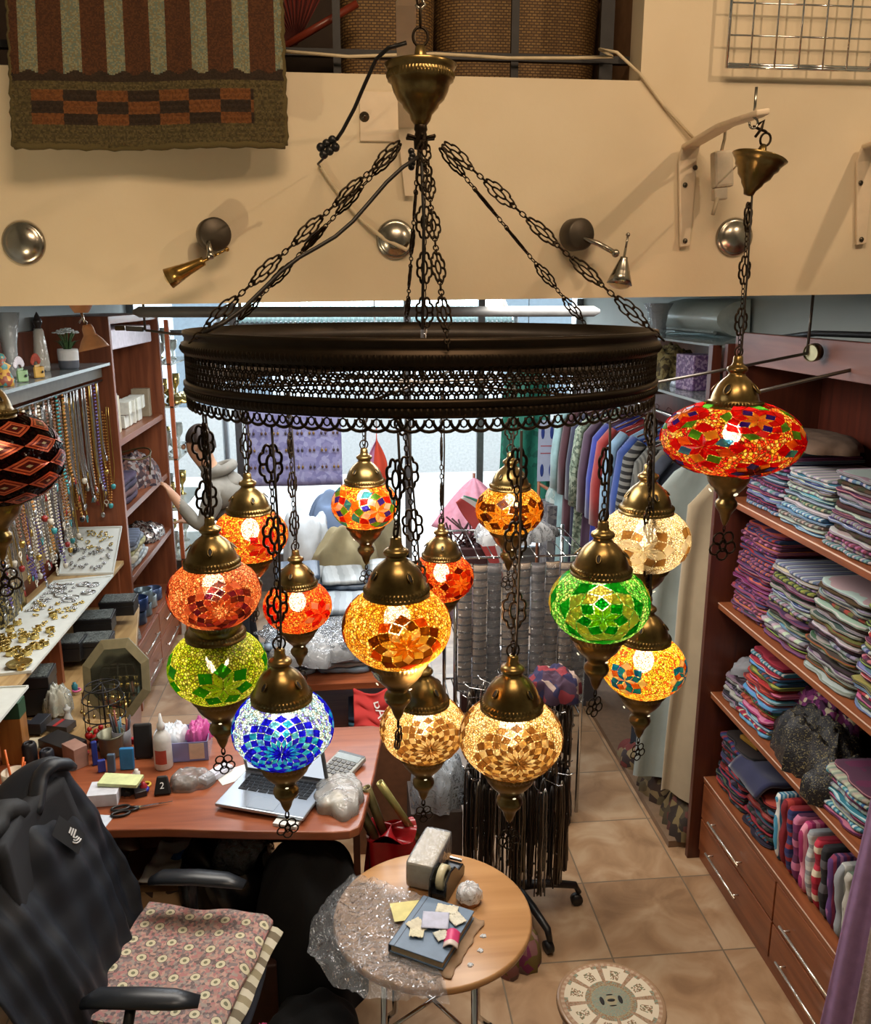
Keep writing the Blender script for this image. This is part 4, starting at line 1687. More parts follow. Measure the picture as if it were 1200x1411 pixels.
SCM = [scarf_mesh(.30, .34, 1.0 * .02, s, 'folded_scarf') for s in range(5)]
PAL = {
    'purple and orange striped': [(96, 58, 120), (176, 74, 62), (122, 62, 112), (206, 112, 62), (70, 48, 98)],
    'violet and wine striped': [(84, 50, 104), (128, 48, 76), (60, 42, 84), (150, 92, 132)],
    'blue and white striped': [(96, 124, 160), (190, 196, 200), (62, 80, 124), (130, 150, 176)],
    'grey and lilac striped': [(130, 122, 134), (168, 160, 170), (98, 84, 110), (150, 140, 150)],
    'green and grey striped': [(96, 112, 96), (150, 156, 146), (70, 84, 72), (172, 168, 158)],
    'crimson and cream striped': [(170, 34, 54), (216, 200, 176), (190, 50, 70), (140, 24, 44)],
    'red striped': [(168, 40, 44), (120, 26, 36), (196, 70, 62)],
    'turquoise and white striped': [(66, 140, 172), (216, 216, 212), (50, 110, 150), (150, 190, 200)],
    'lime and black striped': [(150, 162, 78), (40, 40, 44), (110, 124, 60)],
    'teal and navy striped': [(42, 104, 124), (36, 40, 74), (150, 48, 56), (30, 80, 100)],
    'pale grey striped': [(176, 178, 176), (140, 144, 148), (196, 196, 190)],
    'dark brown': [(60, 38, 32), (48, 30, 26)],
    'plum and pink striped': [(110, 44, 88), (186, 110, 140), (84, 36, 70)],
    'pink and fuchsia striped': [(196, 70, 120), (150, 40, 90), (220, 140, 160)],
    'olive and rust patterned': [(112, 100, 56), (140, 72, 44), (70, 66, 44)],
    'black and grey patterned': [(40, 38, 42), (90, 88, 92), (24, 24, 28)],
    'navy and red striped': [(38, 44, 92), (150, 44, 52), (60, 64, 110)],
    'sky blue': [(90, 150, 200), (110, 168, 212)],
}
PALK = list(PAL)
ORD = ['bottom', 'second from bottom', 'third from bottom', 'fourth from bottom', 'fifth from bottom', 'sixth from bottom', 'seventh from bottom', 'eighth from bottom', 'ninth from bottom', 'tenth from bottom',
       'eleventh from bottom', 'twelfth from bottom', 'thirteenth from bottom', 'fourteenth from bottom', 'fifteenth from bottom'] + [w_ + ' from bottom' for w_ in 'sixteenth seventeenth eighteenth nineteenth twentieth 21st 22nd 23rd 24th 25th 26th'.split()]
SHN = {.435: 'lowest shelf', .865: 'second shelf', 1.296: 'third shelf', 1.774: 'top shelf'}


def setmat(o, m):
    o.material_slots[0].link = 'OBJECT'
    o.material_slots[0].material = m


rs = random.Random(11)


def stack(z, yc, keys, n, pos, L=.27, lean=.0016, x0=None, zscale=1.0, group=None, lean_y=0.0):
    zz = z + .001
    for i in range(n):
        k = keys[i % len(keys)]
        t = rs.uniform(.0125, .0175) * zscale
        o = bpy.data.objects.new('folded_scarf', SCM[rs.randrange(5)])
        C.objects.link(o)
        o.location = ((x0 or XF + .025) + rs.uniform(-.008, .012) + lean * i, yc + rs.uniform(-.012, .012) + lean_y * i, zz)
        o.rotation_euler = (0, 0, R(rs.uniform(-3, 3)))
        s = L / .30 * rs.uniform(.93, 1.05)
        o.scale = (rs.uniform(.9, 1.0), s, t / .02)
        ax = 'x' if False else rs.choice(['z', 'z', 'y'])
        c = [tuple(max(0, min(255, int(v * .84) + rs.randint(-14, 14))) for v in q) for q in PAL[k]]
        sc = 90 if ax == 'z' else rs.choice([14, 22, 30])
        setmat(o, stripes(c, ax, sc, .92, .15, seed=rs.randint(0, 9)))
        tag(o, '%s folded scarf, %s of the %s stack, %s of right cabinet' % (k, ORD[i], pos, SHN[z]) if False else '%s scarf, %s in %s stack, %s' % (k, ORD[i], pos, SHN[z]), 'scarf', group or 'folded scarves on the %s' % SHN[z])
        zz += t * 1.04
    return zz


# top shelf
stack(1.774, 3.24, ['blue and white striped', 'violet and wine striped', 'navy and red striped', 'blue and white striped', 'plum and pink striped'], 17, 'far', L=.31)
stack(1.774, 2.93, ['turquoise and white striped', 'pale grey striped', 'green and grey striped', 'blue and white striped'], 14, 'middle', L=.31)
stack(1.774, 2.60, ['blue and white striped', 'grey and lilac striped', 'plum and pink striped', 'pale grey striped', 'dark brown'], 17, 'near', L=.31)
stack(1.774, 2.28, ['grey and lilac striped', 'violet and wine striped', 'crimson and cream striped'], 15, 'nearest', L=.31)
# third shelf
stack(1.296, 3.28, ['purple and orange striped', 'violet and wine striped', 'purple and orange striped', 'plum and pink striped', 'purple and orange striped', 'navy and red striped'], 25, 'far', L=.31)
stack(1.296, 2.98, ['violet and wine striped', 'lime and black striped', 'grey and lilac striped', 'pale grey striped', 'blue and white striped', 'green and grey striped', 'dark brown'], 19, 'middle', L=.31)
stack(1.296, 2.66, ['pale grey striped', 'olive and rust patterned', 'green and grey striped', 'grey and lilac striped', 'dark brown'], 21, 'near', L=.31)
stack(1.296, 2.34, ['blue and white striped', 'lime and black striped', 'plum and pink striped', 'crimson and cream striped'], 22, 'nearest', L=.31)
# second shelf
stack(.865, 3.345, ['pale grey striped', 'grey and lilac striped', 'black and grey patterned'], 9, 'far', L=.18)
stack(.865, 3.14, ['sky blue', 'crimson and cream striped', 'turquoise and white striped', 'red striped', 'pink and fuchsia striped', 'red striped', 'lime and black striped', 'teal and navy striped'], 20, 'middle', L=.26)
stack(.865, 2.47, ['plum and pink striped', 'turquoise and white striped', 'pale grey striped'], 10, 'near', L=.26)
stack(.865, 2.20, ['pink and fuchsia striped', 'olive and rust patterned', 'plum and pink striped'], 14, 'nearest', L=.26)
# lowest shelf
zt = stack(.435, 3.30, ['black and grey patterned', 'red striped', 'teal and navy striped', 'black and grey patterned', 'navy and red striped'], 16, 'far', L=.28)


def heap(name, lab, cat, c, size, mat, seed=0, nu=40, nv=24, amp=.25, group=None, build=True, k=9):
    """soft crumpled mound: flat underneath"""
    b = MB()

    def f(u, v):
        q = 2 * PI * u
        ph = (v) * PI / 2
        r = math.cos(ph) ** .6
        n1 = 1 + amp * wig(math.cos(q) * k * .5 + math.cos(ph) * 2, math.sin(q) * k * .5, seed) * (.3 + .7 * r)
        z = math.sin(ph) ** .8
        z *= 1 + amp * .8 * wig(math.cos(q) * r * k * .6, math.sin(q) * r * k * .6, seed + 5)
        return (size[0] / 2 * r * math.cos(q) * n1, size[1] / 2 * r * math.sin(q) * n1, max(0, z * size[2]))
    b.grid(f, nu, nv, wrap=True)
    b.add([(f(i / nu, 0)) for i in range(nu)], [tuple(range(nu - 1, -1, -1))])
    o = b.build(name, mat, None, loc=c, rest=True)
    if lab:
        tag(o, lab, cat, group)
    return o


SEQ = speckle([(14, 13, 15), (20, 18, 22), (10, 10, 12), (26, 24, 28), (12, 12, 14), (18, 16, 18), (22, 20, 24), (110, 100, 66)], 260, .45, 0, .6)
heap('sequinned_cloth', 'black sequinned cloth heaped on the second shelf, spilling over its edge', 'cloth', (XF + .14, 2.82, .866), (.30, .40, .19), SEQ, 2)
heap('sequinned_cloth', 'black cloth with gold thread heap nearer the camera on second shelf', 'cloth', (XF + .13, 2.60, .866), (.28, .18, .13), SEQ, 6)
heap('ruffled_shawl', 'purple and cream ruffled shawl bundled behind the black sequinned cloth', 'shawl', (XF + .24, 2.93, 1.0), (.2, .34, .12), speckle([(110, 40, 100), (150, 70, 130), (200, 190, 160), (70, 30, 66)], 50, .9), 4)
heap('grey_scarf_bundle', 'loose grey scarf bundle on top of far stack, second shelf', 'scarf', (XF + .16, 3.345, 1.005), (.24, .19, .06), M((120, 122, 128), .9), 7)
# navy folded cloth on the lowest stack
b = MB()
b.grid(lambda u, v: (-.03 + .26 * u - .0 * v, (v - .5) * .25, .02 + .006 * wig(u * 4, v * 3, 2) - (.055 * (1 - u / .25) ** 2 if u < .25 else 0)), 20, 14, smooth=True)
o = b.build('navy_folded_cloth', M((26, 30, 66), .9, sheen=.4), None, loc=(XF + .03, 3.10, zt - .035), rest=True, solid=.018)
tag(o, 'navy velvet folded cloth lying on the lowest shelf stack', 'cloth')
b = MB().box((XF + .15, 3.29, zt + .011), (.10, .12, .02), (0, 0, .2))
tag(b.build('mustard_pouch', M((170, 126, 44), .8), bevel=.005), 'mustard yellow pouch on the dark stack, lowest shelf', 'pouch')
stack(.435, 3.02, ['black and grey patterned', 'teal and navy striped', 'black and grey patterned', 'red striped'], 12, 'middle', L=.22)
# scarves filed on edge
FK = ['turquoise and white striped', 'red striped', 'navy and red striped', 'plum and pink striped', 'pink and fuchsia striped', 'pale grey striped', 'crimson and cream striped', 'black and grey patterned', 'violet and wine striped', 'pale grey striped', 'green and grey striped', 'black and grey patterned', 'dark brown']
for i, k in enumerate(FK):
    o = bpy.data.objects.new('rolled_scarf', SCM[i % 5])
    C.objects.link(o)
    o.scale = (.95 * .9, .9, 1.55)
    o.rotation_euler = (R(82), 0, R(rs.uniform(-2, 2)))
    o.location = (XF + .03, 2.88 - i * .049, .435 + .137)
    c = PAL[k]
    setmat(o, stripes(c, rs.choice(['y', 'x']), rs.choice([10, 18, 26]), .92, .2, seed=i))
    tag(o, '%s scarf filed upright, lowest shelf, %s from far end' % (k, ['first', 'second', 'third', 'fourth', 'fifth', 'sixth', 'seventh', 'eighth', 'ninth', 'tenth', 'eleventh', 'twelfth', 'thirteenth'][i]), 'scarf', 'scarves filed upright on the lowest shelf')
for i in range(5):
    k = ['crimson and cream striped', 'pale grey striped', 'navy and red striped', 'dark brown', 'violet and wine striped'][i]
    o = bpy.data.objects.new('rolled_scarf', SCM[i % 5])
    C.objects.link(o)
    o.scale = (.8, 1.0, 1.3)
    o.location = (XF + .06, 2.30, .437 + i * .03)
    setmat(o, stripes(PAL[k], 'y', 20, .92, .2, seed=i))
    tag(o, '%s scarf, %s in the flat near-end pile, lowest shelf' % (k, ORD[i]), 'scarf')
# brown cloths on the top of the far stacks
heap('brown_folded_cloth', 'brown cloth draped over far stack on the top shelf', 'cloth', (XF + .19, 3.18, 2.045), (.30, .52, .05), M((92, 72, 58), .9), 3, amp=.12)
# things on top of the cabinet
b = MB()
b.tube([(1.7, 1.9, 2.44), (1.66, 2.3, 2.475), (1.7, 2.7, 2.485), (1.66, 3.0, 2.48), (1.72, 3.35, 2.45)], .012, 6)
tag(b.build('cable_bundle', IRON), 'dark cable bundle lying on top of the scarf cabinet', 'cable')

# lilac, beige and blue scarves hanging at the near end
u = MB()
u.tube([Vector(p) - Vector(cab.location) for p in ((1.60, 1.95, 1.76), (1.40, 1.88, 1.71), (1.40, 1.70, 1.70))], .006, 6)
u.build('display_arm', STEEL, cab)


def drape(lab, name, pts_top, pts_bot, mat, amp=.02, folds=3, seed=0, group=None, nv=30, nu=24, thick=.004):
    b = MB()
    T0, T1 = [Vector(p) for p in pts_top]
    B0, B1 = [Vector(p) for p in pts_bot]
    nrm = (T1 - T0).cross(B0 - T0).normalized()
    b.grid(lambda u, v: T0.lerp(T1, u).lerp(B0.lerp(B1, u), v) + nrm * amp * (.4 + .6 * v) * math.sin(2 * PI * folds * u + seed + 1.5 * math.sin(v * 3 + seed)) + Vector((0, 0, .01 * math.sin(2 * PI * folds * u + 1) * (v > .97))), nu, nv)
    o = b.build(name, mat, solid=thick)
    return tag(o, lab, 'scarf' if 'scarf' in name else 'cloth', group)


drape('lilac scarf hanging at the lower right corner, nearest the shelves', 'hanging_scarf', ((1.385, 1.92, 1.70), (1.43, 1.86, 1.70)), ((1.27, 1.93, .28), (1.38, 1.85, .28)), M((150, 118, 160), .85), .008, 2, 0)
drape('beige lace scarf hanging at the lower right corner between lilac and blue', 'hanging_scarf', ((1.385, 1.85, 1.70), (1.44, 1.80, 1.70)), ((1.315, 1.84, .3), (1.44, 1.78, .3)), M((158, 142, 134), .9, bmp=.4, scale=90), .010, 2, 1)
drape('light blue scarf hanging at the extreme lower right corner', 'hanging_scarf', ((1.385, 1.76, 1.70), (1.46, 1.72, 1.70)), ((1.36, 1.75, .3), (1.50, 1.70, .3)), M((110, 150, 205), .8), .010, 2, 2)

# ---------------------------------------------------------------- hanging clothes
rail = thing('clothes_rail', 'steel clothes rail with hangers along the right wall behind the robe', 'rail', (1.74, 4.8, 0))
u = MB()
u.tube([(0, -1.25, 1.98), (0, 1.35, 1.98)], .012, 10)
u.build('rail_bar', STEEL, rail)
for y in (-1.22, 1.33):
    u = MB()
    u.tube([(0, y, .035), (0, y, 1.98)], .012, 10)
    u.build('post', STEEL, rail)


def garment(lab, y, w, ztop, zbot, mat, t=.06, seed=0, xc=1.74, sleeve=True, flare=1.15, ripple=.5, tilt=0, group='clothes hanging on the rail', sl_len=.5, cat='garment', name='hanging_garment'):
    g = thing(name, lab, cat, (xc, y, zbot), group=group)
    H = ztop - zbot
    b = MB()
    nu = 44

    def f(u, v):
        q = 2 * PI * u
        sh = min(1, .28 + .72 * min(1, (v / .10)) ** .6)
        ww = w / 2 * sh * (1 + (flare - 1) * v)
        tt = t / 2 * (.5 + .9 * min(1, v * 3)) * (1 + ripple * math.sin(5 * q + seed + 2 * v) * min(1, v * 2.2))
        x = ww * math.cos(q) * (1 + .02 * math.sin(9 * q + seed))
        yy = tt * math.sin(q) + .012 * wig(v * 5 + math.cos(q) * 3, u * 2, seed)
        z = H * (1 - v) - .035 * abs(math.cos(q)) * (1 if v < .12 else 0) * (v < .1) + .01 * math.sin(6 * q) * (v > .96)
        return (x, yy, z)
    b.grid(f, nu, 26, wrap=True)
    b.add([f(i / nu, 1) for i in range(nu)], [tuple(range(nu))])
    b.build('cloth_body', mat, g)
    if sleeve:
        for s in (-1, 1):
            b = MB()
            L = sl_len
            b.tube([(s * w * .36, 0, H - .06), (s * w * .50, -.01, H - .14), (s * w * .56, -.015, H - .14 - L * .5), (s * w * .55, -.01, H - .14 - L)], [.045, .05, .05, .055], 12, flat=.55)
            b.build('sleeve', mat, g)
    b = MB()
    b.tube([(-w * .34, 0, H - .05), (0, 0, H + .02), (w * .34, 0, H - .05)], .006, 6)
    b.tube([(0, 0, H + .02), (0, 0, H + .05), (.018, 0, 2.0 - zbot), (0, 0, 2.012 - zbot), (-.016, 0, 1.99 - zbot)], .0022, 5)
    b.build('hanger', DARKCHERRY, g)
    return g


GAR = [
    ('pale aqua long robe at the far end of the clothes rail', 6.05, (150, 186, 188), .62, None, 'plain'),
    ('maroon garment hanging beside the pale aqua robe', 5.86, (74, 36, 44), .95, None, 'plain'),
    ('dark navy coat on the rail, third from the far end', 5.68, (36, 40, 66), .75, None, 'plain'),
    ('sage green lace dress on the rail between navy coats', 5.50, (128, 146, 126), .85, None, 'lace'),
    ('plum hanging dress on the rail beside the sage lace', 5.33, (70, 44, 66), .65, None, 'plain'),
    ('bright blue robe hanging mid rail', 5.16, (36, 52, 150), .70, None, 'plain'),
    ('red robe hanging mid rail beside the bright blue one', 4.99, (160, 44, 40), .9, None, 'plain'),
    ('light blue satin robe hanging mid rail', 4.82, (132, 168, 196), .6, None, 'plain'),
    ('royal blue garment with gold trim on the rail', 4.65, (40, 72, 150), 1.0, None, 'plain'),
    ('black and grey striped kaftan hanging on the rail', 4.48, (60, 60, 64), .6, None, 'str'),
    ('grey ribbed kaftan hanging on the rail', 4.32, (104, 104, 100), .55, None, 'str2'),
    ('olive brown kaftan hanging next to the ribbed one', 4.17, (92, 84, 62), .5, None, 'plain'),
]
for i, (lab, y, c, zb, _, kd) in enumerate(GAR):
    if kd == 'lace':
        mt = speckle([c, (160, 172, 150), (90, 104, 88)], 60, .8)
    elif kd == 'str':
        mt = stripes([(32, 32, 34), (120, 120, 116)], 'z', 26)
    elif kd == 'str2':
        mt = stripes([(110, 110, 104), (78, 78, 74)], 'x', 60)
    else:
        mt = M(c, .8, 0, .2, 12, sheen=.3)
    garment(lab, y, .50, 1.90, zb, mt, .09, i * 1.3, flare=1.1, xc=1.74 + .01 * (i % 3))
garment('pale aqua sheer robe hanging full length next to the beige one', 3.90, .52, 1.90, .20, M((158, 170, 168), .8, 0, .1, 8), .09, 2, flare=1.12, xc=1.70, ripple=.8, sleeve=False)
garment('slate dark robe behind the aqua robe, hem above the floor', 4.04, .5, 1.90, .30, M((52, 58, 72), .85), .06, 5, flare=1.1, xc=1.72)
garment('long beige robe hanging full length at the near end of the rail', 3.68, .50, 1.88, .24, M((158, 142, 116), .85, 0, .08, 8, sheen=.3), .13, 4, flare=1.14, xc=1.77, ripple=.85, sleeve=False)
# folded blankets under the robes
for i, (y, c) in enumerate(((3.68, [(70, 60, 44), (120, 104, 70), (50, 40, 34), (90, 50, 44)]), (3.98, [(96, 84, 60), (60, 44, 36), (130, 112, 80)]), (4.3, [(110, 52, 48), (140, 122, 90), (60, 50, 50)]))):
    heap('patterned_blanket', ['brown patterned blanket bundle on the floor step beside the side panel', 'tan patterned blanket bundle under the aqua robe', 'red and cream blanket bundle under the dark robe'][i], 'blanket', (1.70, y, .035), (.40, .30, .20 - .03 * i), speckle(c, 26, .9), i + 3)

# ---------------------------------------------------------------- far right: glass shelves, vases, air conditioner
gs = thing('glass_shelf_unit', 'glass shelves beside the scarf cabinet top, holding bags and vases', 'shelf', (1.8, 4.4, 2.03))
part(gs, 'glass_shelf', film('shelf_glass', (.75, .85, .85), .35, .05, 1, 0), [((1.50, 3.55, 2.16), (1.99, 5.2, 2.172))])
part(gs, 'glass_shelf', film('shelf_glass', (.75, .85, .85), .35, .05, 1, 0), [((1.55, 3.55, 2.40), (1.99, 5.6, 2.41))])
part(gs, 'shelf_upright', DARKCHERRY, [((1.52, 3.55, 2.03), (1.56, 3.59, 2.41)), ])
part(gs, 'shelf_bracket', STEEL, [((1.55, 5.16, 2.03), (1.99, 5.18, 2.16)), ((1.55, 5.56, 2.17), (1.99, 5.58, 2.40))])
P = atx(960, 487, 1.66)
b = MB().box((1.66, P.y, 2.172 + .085), (.12, .15, .17), (0, 0, .2), taper=1.05)
tag(b.build('purple_gift_bag', speckle([(104, 78, 122), (84, 60, 104), (150, 130, 160)], 90, .4), bevel=.006), 'purple sparkly gift bag on the upper glass shelf', 'bag')
for i, (px, col, lab) in enumerate(((905, (150, 165, 172), 'flared crystal glass vase standing above the ring end'), )):
    P = aty(px, 450, 4.9)
    b = MB()
    b.lathe([(.0, 0), (.05, 0), (.055, .01), (.05, .05), (.06, .12), (.085, .165), (.08, .165), (.055, .12), (.045, .05), (.04, .02), (0, .02)], 28, c=(P.x, 4.9, 2.411))
    tag(b.build('glass_vase', film('cut_glass', (.8, .85, .9), .45, .1, 60, .8)), lab, 'vase')
heap('straw_bag', 'dried straw and olive cloth bundle on the glass shelf', 'bag', (1.78, 4.75, 2.173), (.3, .3, .16), speckle([(110, 96, 60), (70, 60, 40), (140, 128, 84)], 60, .9), 8)
heap('silver_cloth', 'silvery crumpled packets piled on the rail end shelf', 'packet', (1.72, 4.15, 2.173), (.28, .22, .07), M((120, 128, 138), .3, .4), 9)
# beige boxes under glass shelf
b = MB().span((1.66, 3.62, 2.02), (1.96, 3.98, 2.15))
tag(b.build('cardboard_box', M((150, 126, 92), .8), bevel=.004), 'tan cardboard box under the glass shelf near the red lamp', 'box')
P = atx(975, 432, 1.98)
ac = thing('air_conditioner', 'white wall-mounted air conditioner under the loft at the right', 'air conditioner', (2.03, 4.75, 2.40))
u = MB()
u.grid(lambda u_, v: (-.18 * math.sin(PI * min(v, .999)) ** .5 * (1 if True else 0), (u_ - .5) * .9, .20 * v), 2, 12)
u.build('front_cover', M((206, 214, 206), .35, 0, .03), ac)
for s in (-1, 1):
    u = MB()
    u.add([(-.18 * math.sin(PI * min(v / 12, .999)) ** .5, s * .45, .20 * v / 12) for v in range(13)], [tuple(range(13)) if s > 0 else tuple(range(12, -1, -1))])
    u.build('end_cap', M((196, 204, 198), .35), ac)
u = MB()
u.box((-.165, 0, .03), (.02, .8, .012), (0, R(25), 0))
u.build('louvre', M((150, 160, 156), .4), ac)
# ================================================================ LEFT SIDE
# --- bookcase tower
bk = thing('bookcase', 'tall red-brown open bookcase with drawers below, at the end of the jewellery wall', 'bookcase', (-1.6, 5.95, 0))
part(bk, 'side_panel', CHERRYZ, [((-1.80, 5.28, 0), (-1.39, 5.32, 2.50))], .003)
part(bk, 'side_panel', CHERRYZ, [((-1.80, 6.60, 0), (-1.39, 6.64, 2.50))], .003)
part(bk, 'back_panel', DARKCHERRY, [((-1.80, 5.32, 0), (-1.79, 6.60, 2.50))])
part(bk, 'top_board', CHERRY, [((-1.79, 5.32, 2.455), (-1.40, 6.60, 2.50))], .002)
for z in (1.767, 1.32, .89):
    part(bk, 'shelf', CHERRY, [((-1.79, 5.32, z - .04), (-1.40, 6.60, z))], .002)
part(bk, 'drawer_carcass', CHERRY, [((-1.79, 5.32, 0), (-1.42, 6.60, .43))])
for ya, yb in ((5.33, 5.95), (5.97, 6.59)):
    for za, zb in ((.23, .42), (.03, .22)):
        d = part(bk, 'drawer', wood((166, 96, 60), (130, 68, 42), 'y', .3), [((-1.42, ya, za), (-1.40, yb, zb))], .002)
        u = MB()
        m_ = (ya + yb) / 2
        o0 = Vector(bk.location)
        u.tube([Vector((-1.375, m_ - .2, (za + zb) / 2)) - o0, Vector((-1.375, m_ + .2, (za + zb) / 2)) - o0], .006, 8)
        for k in (-1, 1):
            u.tube([Vector((-1.375, m_ + k * .17, (za + zb) / 2)) - o0, Vector((-1.40, m_ + k * .17, (za + zb) / 2)) - o0], .004, 6)
        u.build('handle', HND, d)
# light box at the tower top
b = MB().span((-1.78, 5.4, 2.30), (-1.42, 6.5, 2.42))
tag(b.build('white_box', M((205, 196, 204), .4), bevel=.01), 'pale flat box in the top bay of the bookcase', 'box')
# books and small white boxes
cols = [('olive green', (96, 88, 60)), ('dark brown', (60, 46, 38)), ('black', (34, 32, 34)), ('pale grey', (186, 186, 178)), ('black with white title', (30, 30, 34)), ('white', (206, 206, 196)), ('cream', (196, 184, 156))]
y = 5.36
for i, (nm, c) in enumerate(cols):
    t = .035 + .012 * (i % 3)
    h = .20 + .05 * ((i * 7) % 4) / 3
    bo = thing('book', '%s book, %s in the row on the bookcase upper shelf' % (nm, ['first', 'second', 'third', 'fourth', 'fifth', 'sixth', 'seventh'][i]), 'book', (-1.56, y + t / 2, 1.768), group='books on the bookcase shelf')
    u = MB()
    u.box((.08, 0, h / 2), (.006, t, h))
    u.box((0, -t / 2 + .002, h / 2), (.16, .004, h))
    u.box((0, t / 2 - .002, h / 2), (.16, .004, h))
    u.build('cover', M(c, .5), bo)
    u = MB()
    u.box((-.004, 0, h / 2), (.152, t - .008, h - .01))
    u.build('pages', M((214, 206, 186), .8), bo)
    y += t + .004
for i in range(8):
    r_, cl = i % 4, i // 4
    b = MB().box((-1.53 + .03 * cl, 5.86 + r_ * .125, 1.768 + .045 + cl * .088), (.10, .11, .085), (0, 0, .1 * (i % 3)))
    tag(b.build('small_white_box', M((214, 214, 200), .6), bevel=.003), 'small white gift box, %s layer, %s from the near end' % (['lower', 'upper'][cl], ['first', 'second', 'third', 'fourth'][r_]), 'box', 'small white boxes on the upper shelf')
b = MB().box((-1.52, 6.47, 1.768 + .10), (.12, .08, .2))
tag(b.build('framed_card', M((150, 136, 110), .5), bevel=.003), 'tan upright carton at the far end of the bookcase upper shelf', 'carton')
# second bay: cloths, hoop
for i, (c, lab) in enumerate((((58, 44, 62), 'dark plum folded cloth, bottom of the bookcase middle bay'), ((90, 60, 60), 'wine folded cloth in the bookcase middle bay, second up'), ((40, 32, 52), 'navy folded cloth in the bookcase middle bay, third up'), ((50, 36, 60), 'dark violet folded cloth topping the middle bay pile'))):
    o = bpy.data.objects.new('folded_cloth', SCM[i])
    C.objects.link(o)
    o.scale = (.85, 1.5, 2.0)
    o.rotation_euler = (0, 0, PI)
    o.location = (-1.43, 5.62, 1.322 + i * .042)
    setmat(o, stripes([c, tuple(v + 18 for v in c)], 'z', 50))
    tag(o, lab, 'cloth', 'folded cloths in the bookcase')
heap('scarf_bundle', 'brown and silver scarf bundle with tassels in the middle bay', 'scarf', (-1.56, 6.2, 1.321), (.34, .55, .20), speckle([(120, 84, 74), (70, 50, 50), (150, 140, 136), (50, 40, 50)], 40, .8), 2)
b = MB()
b.tube([(-1.56 + .17 * math.cos(2 * PI * i / 30), 6.05 + .16 * math.sin(2 * PI * i / 30), 1.56 + .02 * math.sin(2 * PI * i / 15)) for i in range(30)], .006, 6, True)
for k in range(3):
    q = k * 2.1 + .4
    b.tube([(-1.56 + .17 * math.cos(q), 6.05 + .16 * math.sin(q), 1.56), (-1.56 + .15 * math.cos(q), 6.05 + .14 * math.sin(q), 1.325)], .005, 6)
tag(b.build('wire_hoop_basket', M((92, 76, 44), .5, .5)), 'thin brass hoop basket frame in the bookcase middle bay', 'basket')
for i in range(6):
    c = [(196, 200, 198), (170, 178, 182), (206, 200, 180), (184, 178, 130), (150, 160, 170), (110, 120, 140)][i]
    o = bpy.data.objects.new('folded_tea_towel', SCM[i % 5])
    C.objects.link(o)
    o.scale = (.9, 1.9 - .12 * i, 1.5)
    o.rotation_euler = (0, 0, PI + R(4 * (i % 3)))
    o.location = (-1.42, 5.68, .892 + i * .032)
    setmat(o, stripes([c, tuple(int(v * .85) for v in c)], 'y', 20))
    tag(o, '%s towel, %s in the pile on the bookcase lower shelf' % (['white', 'pale blue', 'ivory', 'mustard', 'grey', 'slate'][i], ORD[i]), 'towel', 'towels in the bookcase')
heap('metal_trinkets', 'heap of shiny metal trinkets at the far end of the lower shelf', 'trinkets', (-1.56, 6.3, .892), (.3, .4, .1), speckle([(150, 140, 130), (60, 56, 56), (190, 180, 170), (100, 60, 50)], 70, .25, .6), 5)
for i, (dx, dy, z0_, c) in enumerate(((0, 0, 0, (70, 84, 110)), (.0, .16, 0, (110, 130, 140)), (0, .33, 0, (150, 158, 160)), (.02, .0, .10, (46, 70, 120)), (.01, .17, .10, (120, 140, 150)), (0, .50, 0, (80, 96, 130)))):
    b = MB()
    b.lathe([(0, 0), (.06, 0), (.066, .006), (.066, .085), (.06, .09), (.055, .085), (.05, .02), (0, .02)], 24, c=(-1.50 + dx, 5.75 + dy, .431 + z0_ * 1.0))
    tag(b.build('round_tin', M(c, .3, .5)), '%s tin, %s, on the bookcase drawers' % (['slate blue', 'grey blue', 'silver', 'deep blue', 'pewter', 'steel blue'][i], ['near end below', 'second below', 'third below', 'near end, stacked', 'second, stacked', 'far end'][i]), 'tin', 'round tins above the drawers')
heap('glass_packets', 'clear packets heaped at the near end above the bookcase drawers', 'packet', (-1.56, 5.48, .431), (.3, .24, .14), film('packet_film', (.8, .83, .85), .6, .2, 40, .8), 7)

# --- far left alcove with glassware, behind the bookcase
al = thing('glassware_rack', 'far left shelf rack full of gold and glass ware near the shop front', 'shelf', (-1.6, 7.05, 0))
part(al, 'back_board', DARKCHERRY, [((-1.79, 6.66, 0), (-1.77, 7.5, 2.45))])
for z in (.6, 1.0, 1.4, 1.8, 2.12):
    part(al, 'shelf', film('shelf_glass2', (.8, .82, .7), .5, .05, 1, 0), [((-1.77, 6.66, z), (-1.32, 7.5, z + .012))])
part(al, 'edge_post', M((176, 92, 52), .4), [((-1.36, 6.66, 0), (-1.33, 6.69, 2.45)), ], .002)
GOLDM = M((206, 182, 110), .22, .95)
GLW = film('glassware', (.9, .95, .85), .45, .06, 30, .3)
k = 0
for z in (.612, 1.012, 1.412, 1.812, 2.132):
    for i in range(6):
        b = MB()
        x, y = -1.42 - .13 * (i % 2), 6.74 + .12 * i
        h = .10 + .05 * ((i * 3 + int(z * 10)) % 4)
        b.lathe([(0, 0), (.03, 0), (.032, .004), (.008, .02), (.010, h * .4), (.035, h * .6), (.04, h), (.036, h), (.03, h * .62), (0, h * .45)], 16, c=(x, y, z))
        tag(b.build('goblet', GOLDM if (i + k) % 2 else GLW), '%s goblet, %s from the near end, %s of the far left rack' % ('gold' if (i + k) % 2 else 'glass', ['first', 'second', 'third', 'fourth', 'fifth', 'sixth'][i], ['lowest shelf', 'second shelf', 'third shelf', 'fourth shelf', 'top shelf'][k]), 'goblet', 'goblets on the far left rack')
    k += 1
heap('gold_plates', 'gilded fan-shaped dishes at the front of the far left rack', 'dish', (-1.33, 6.95, 1.82), (.2, .4, .06), GOLDM, 4)

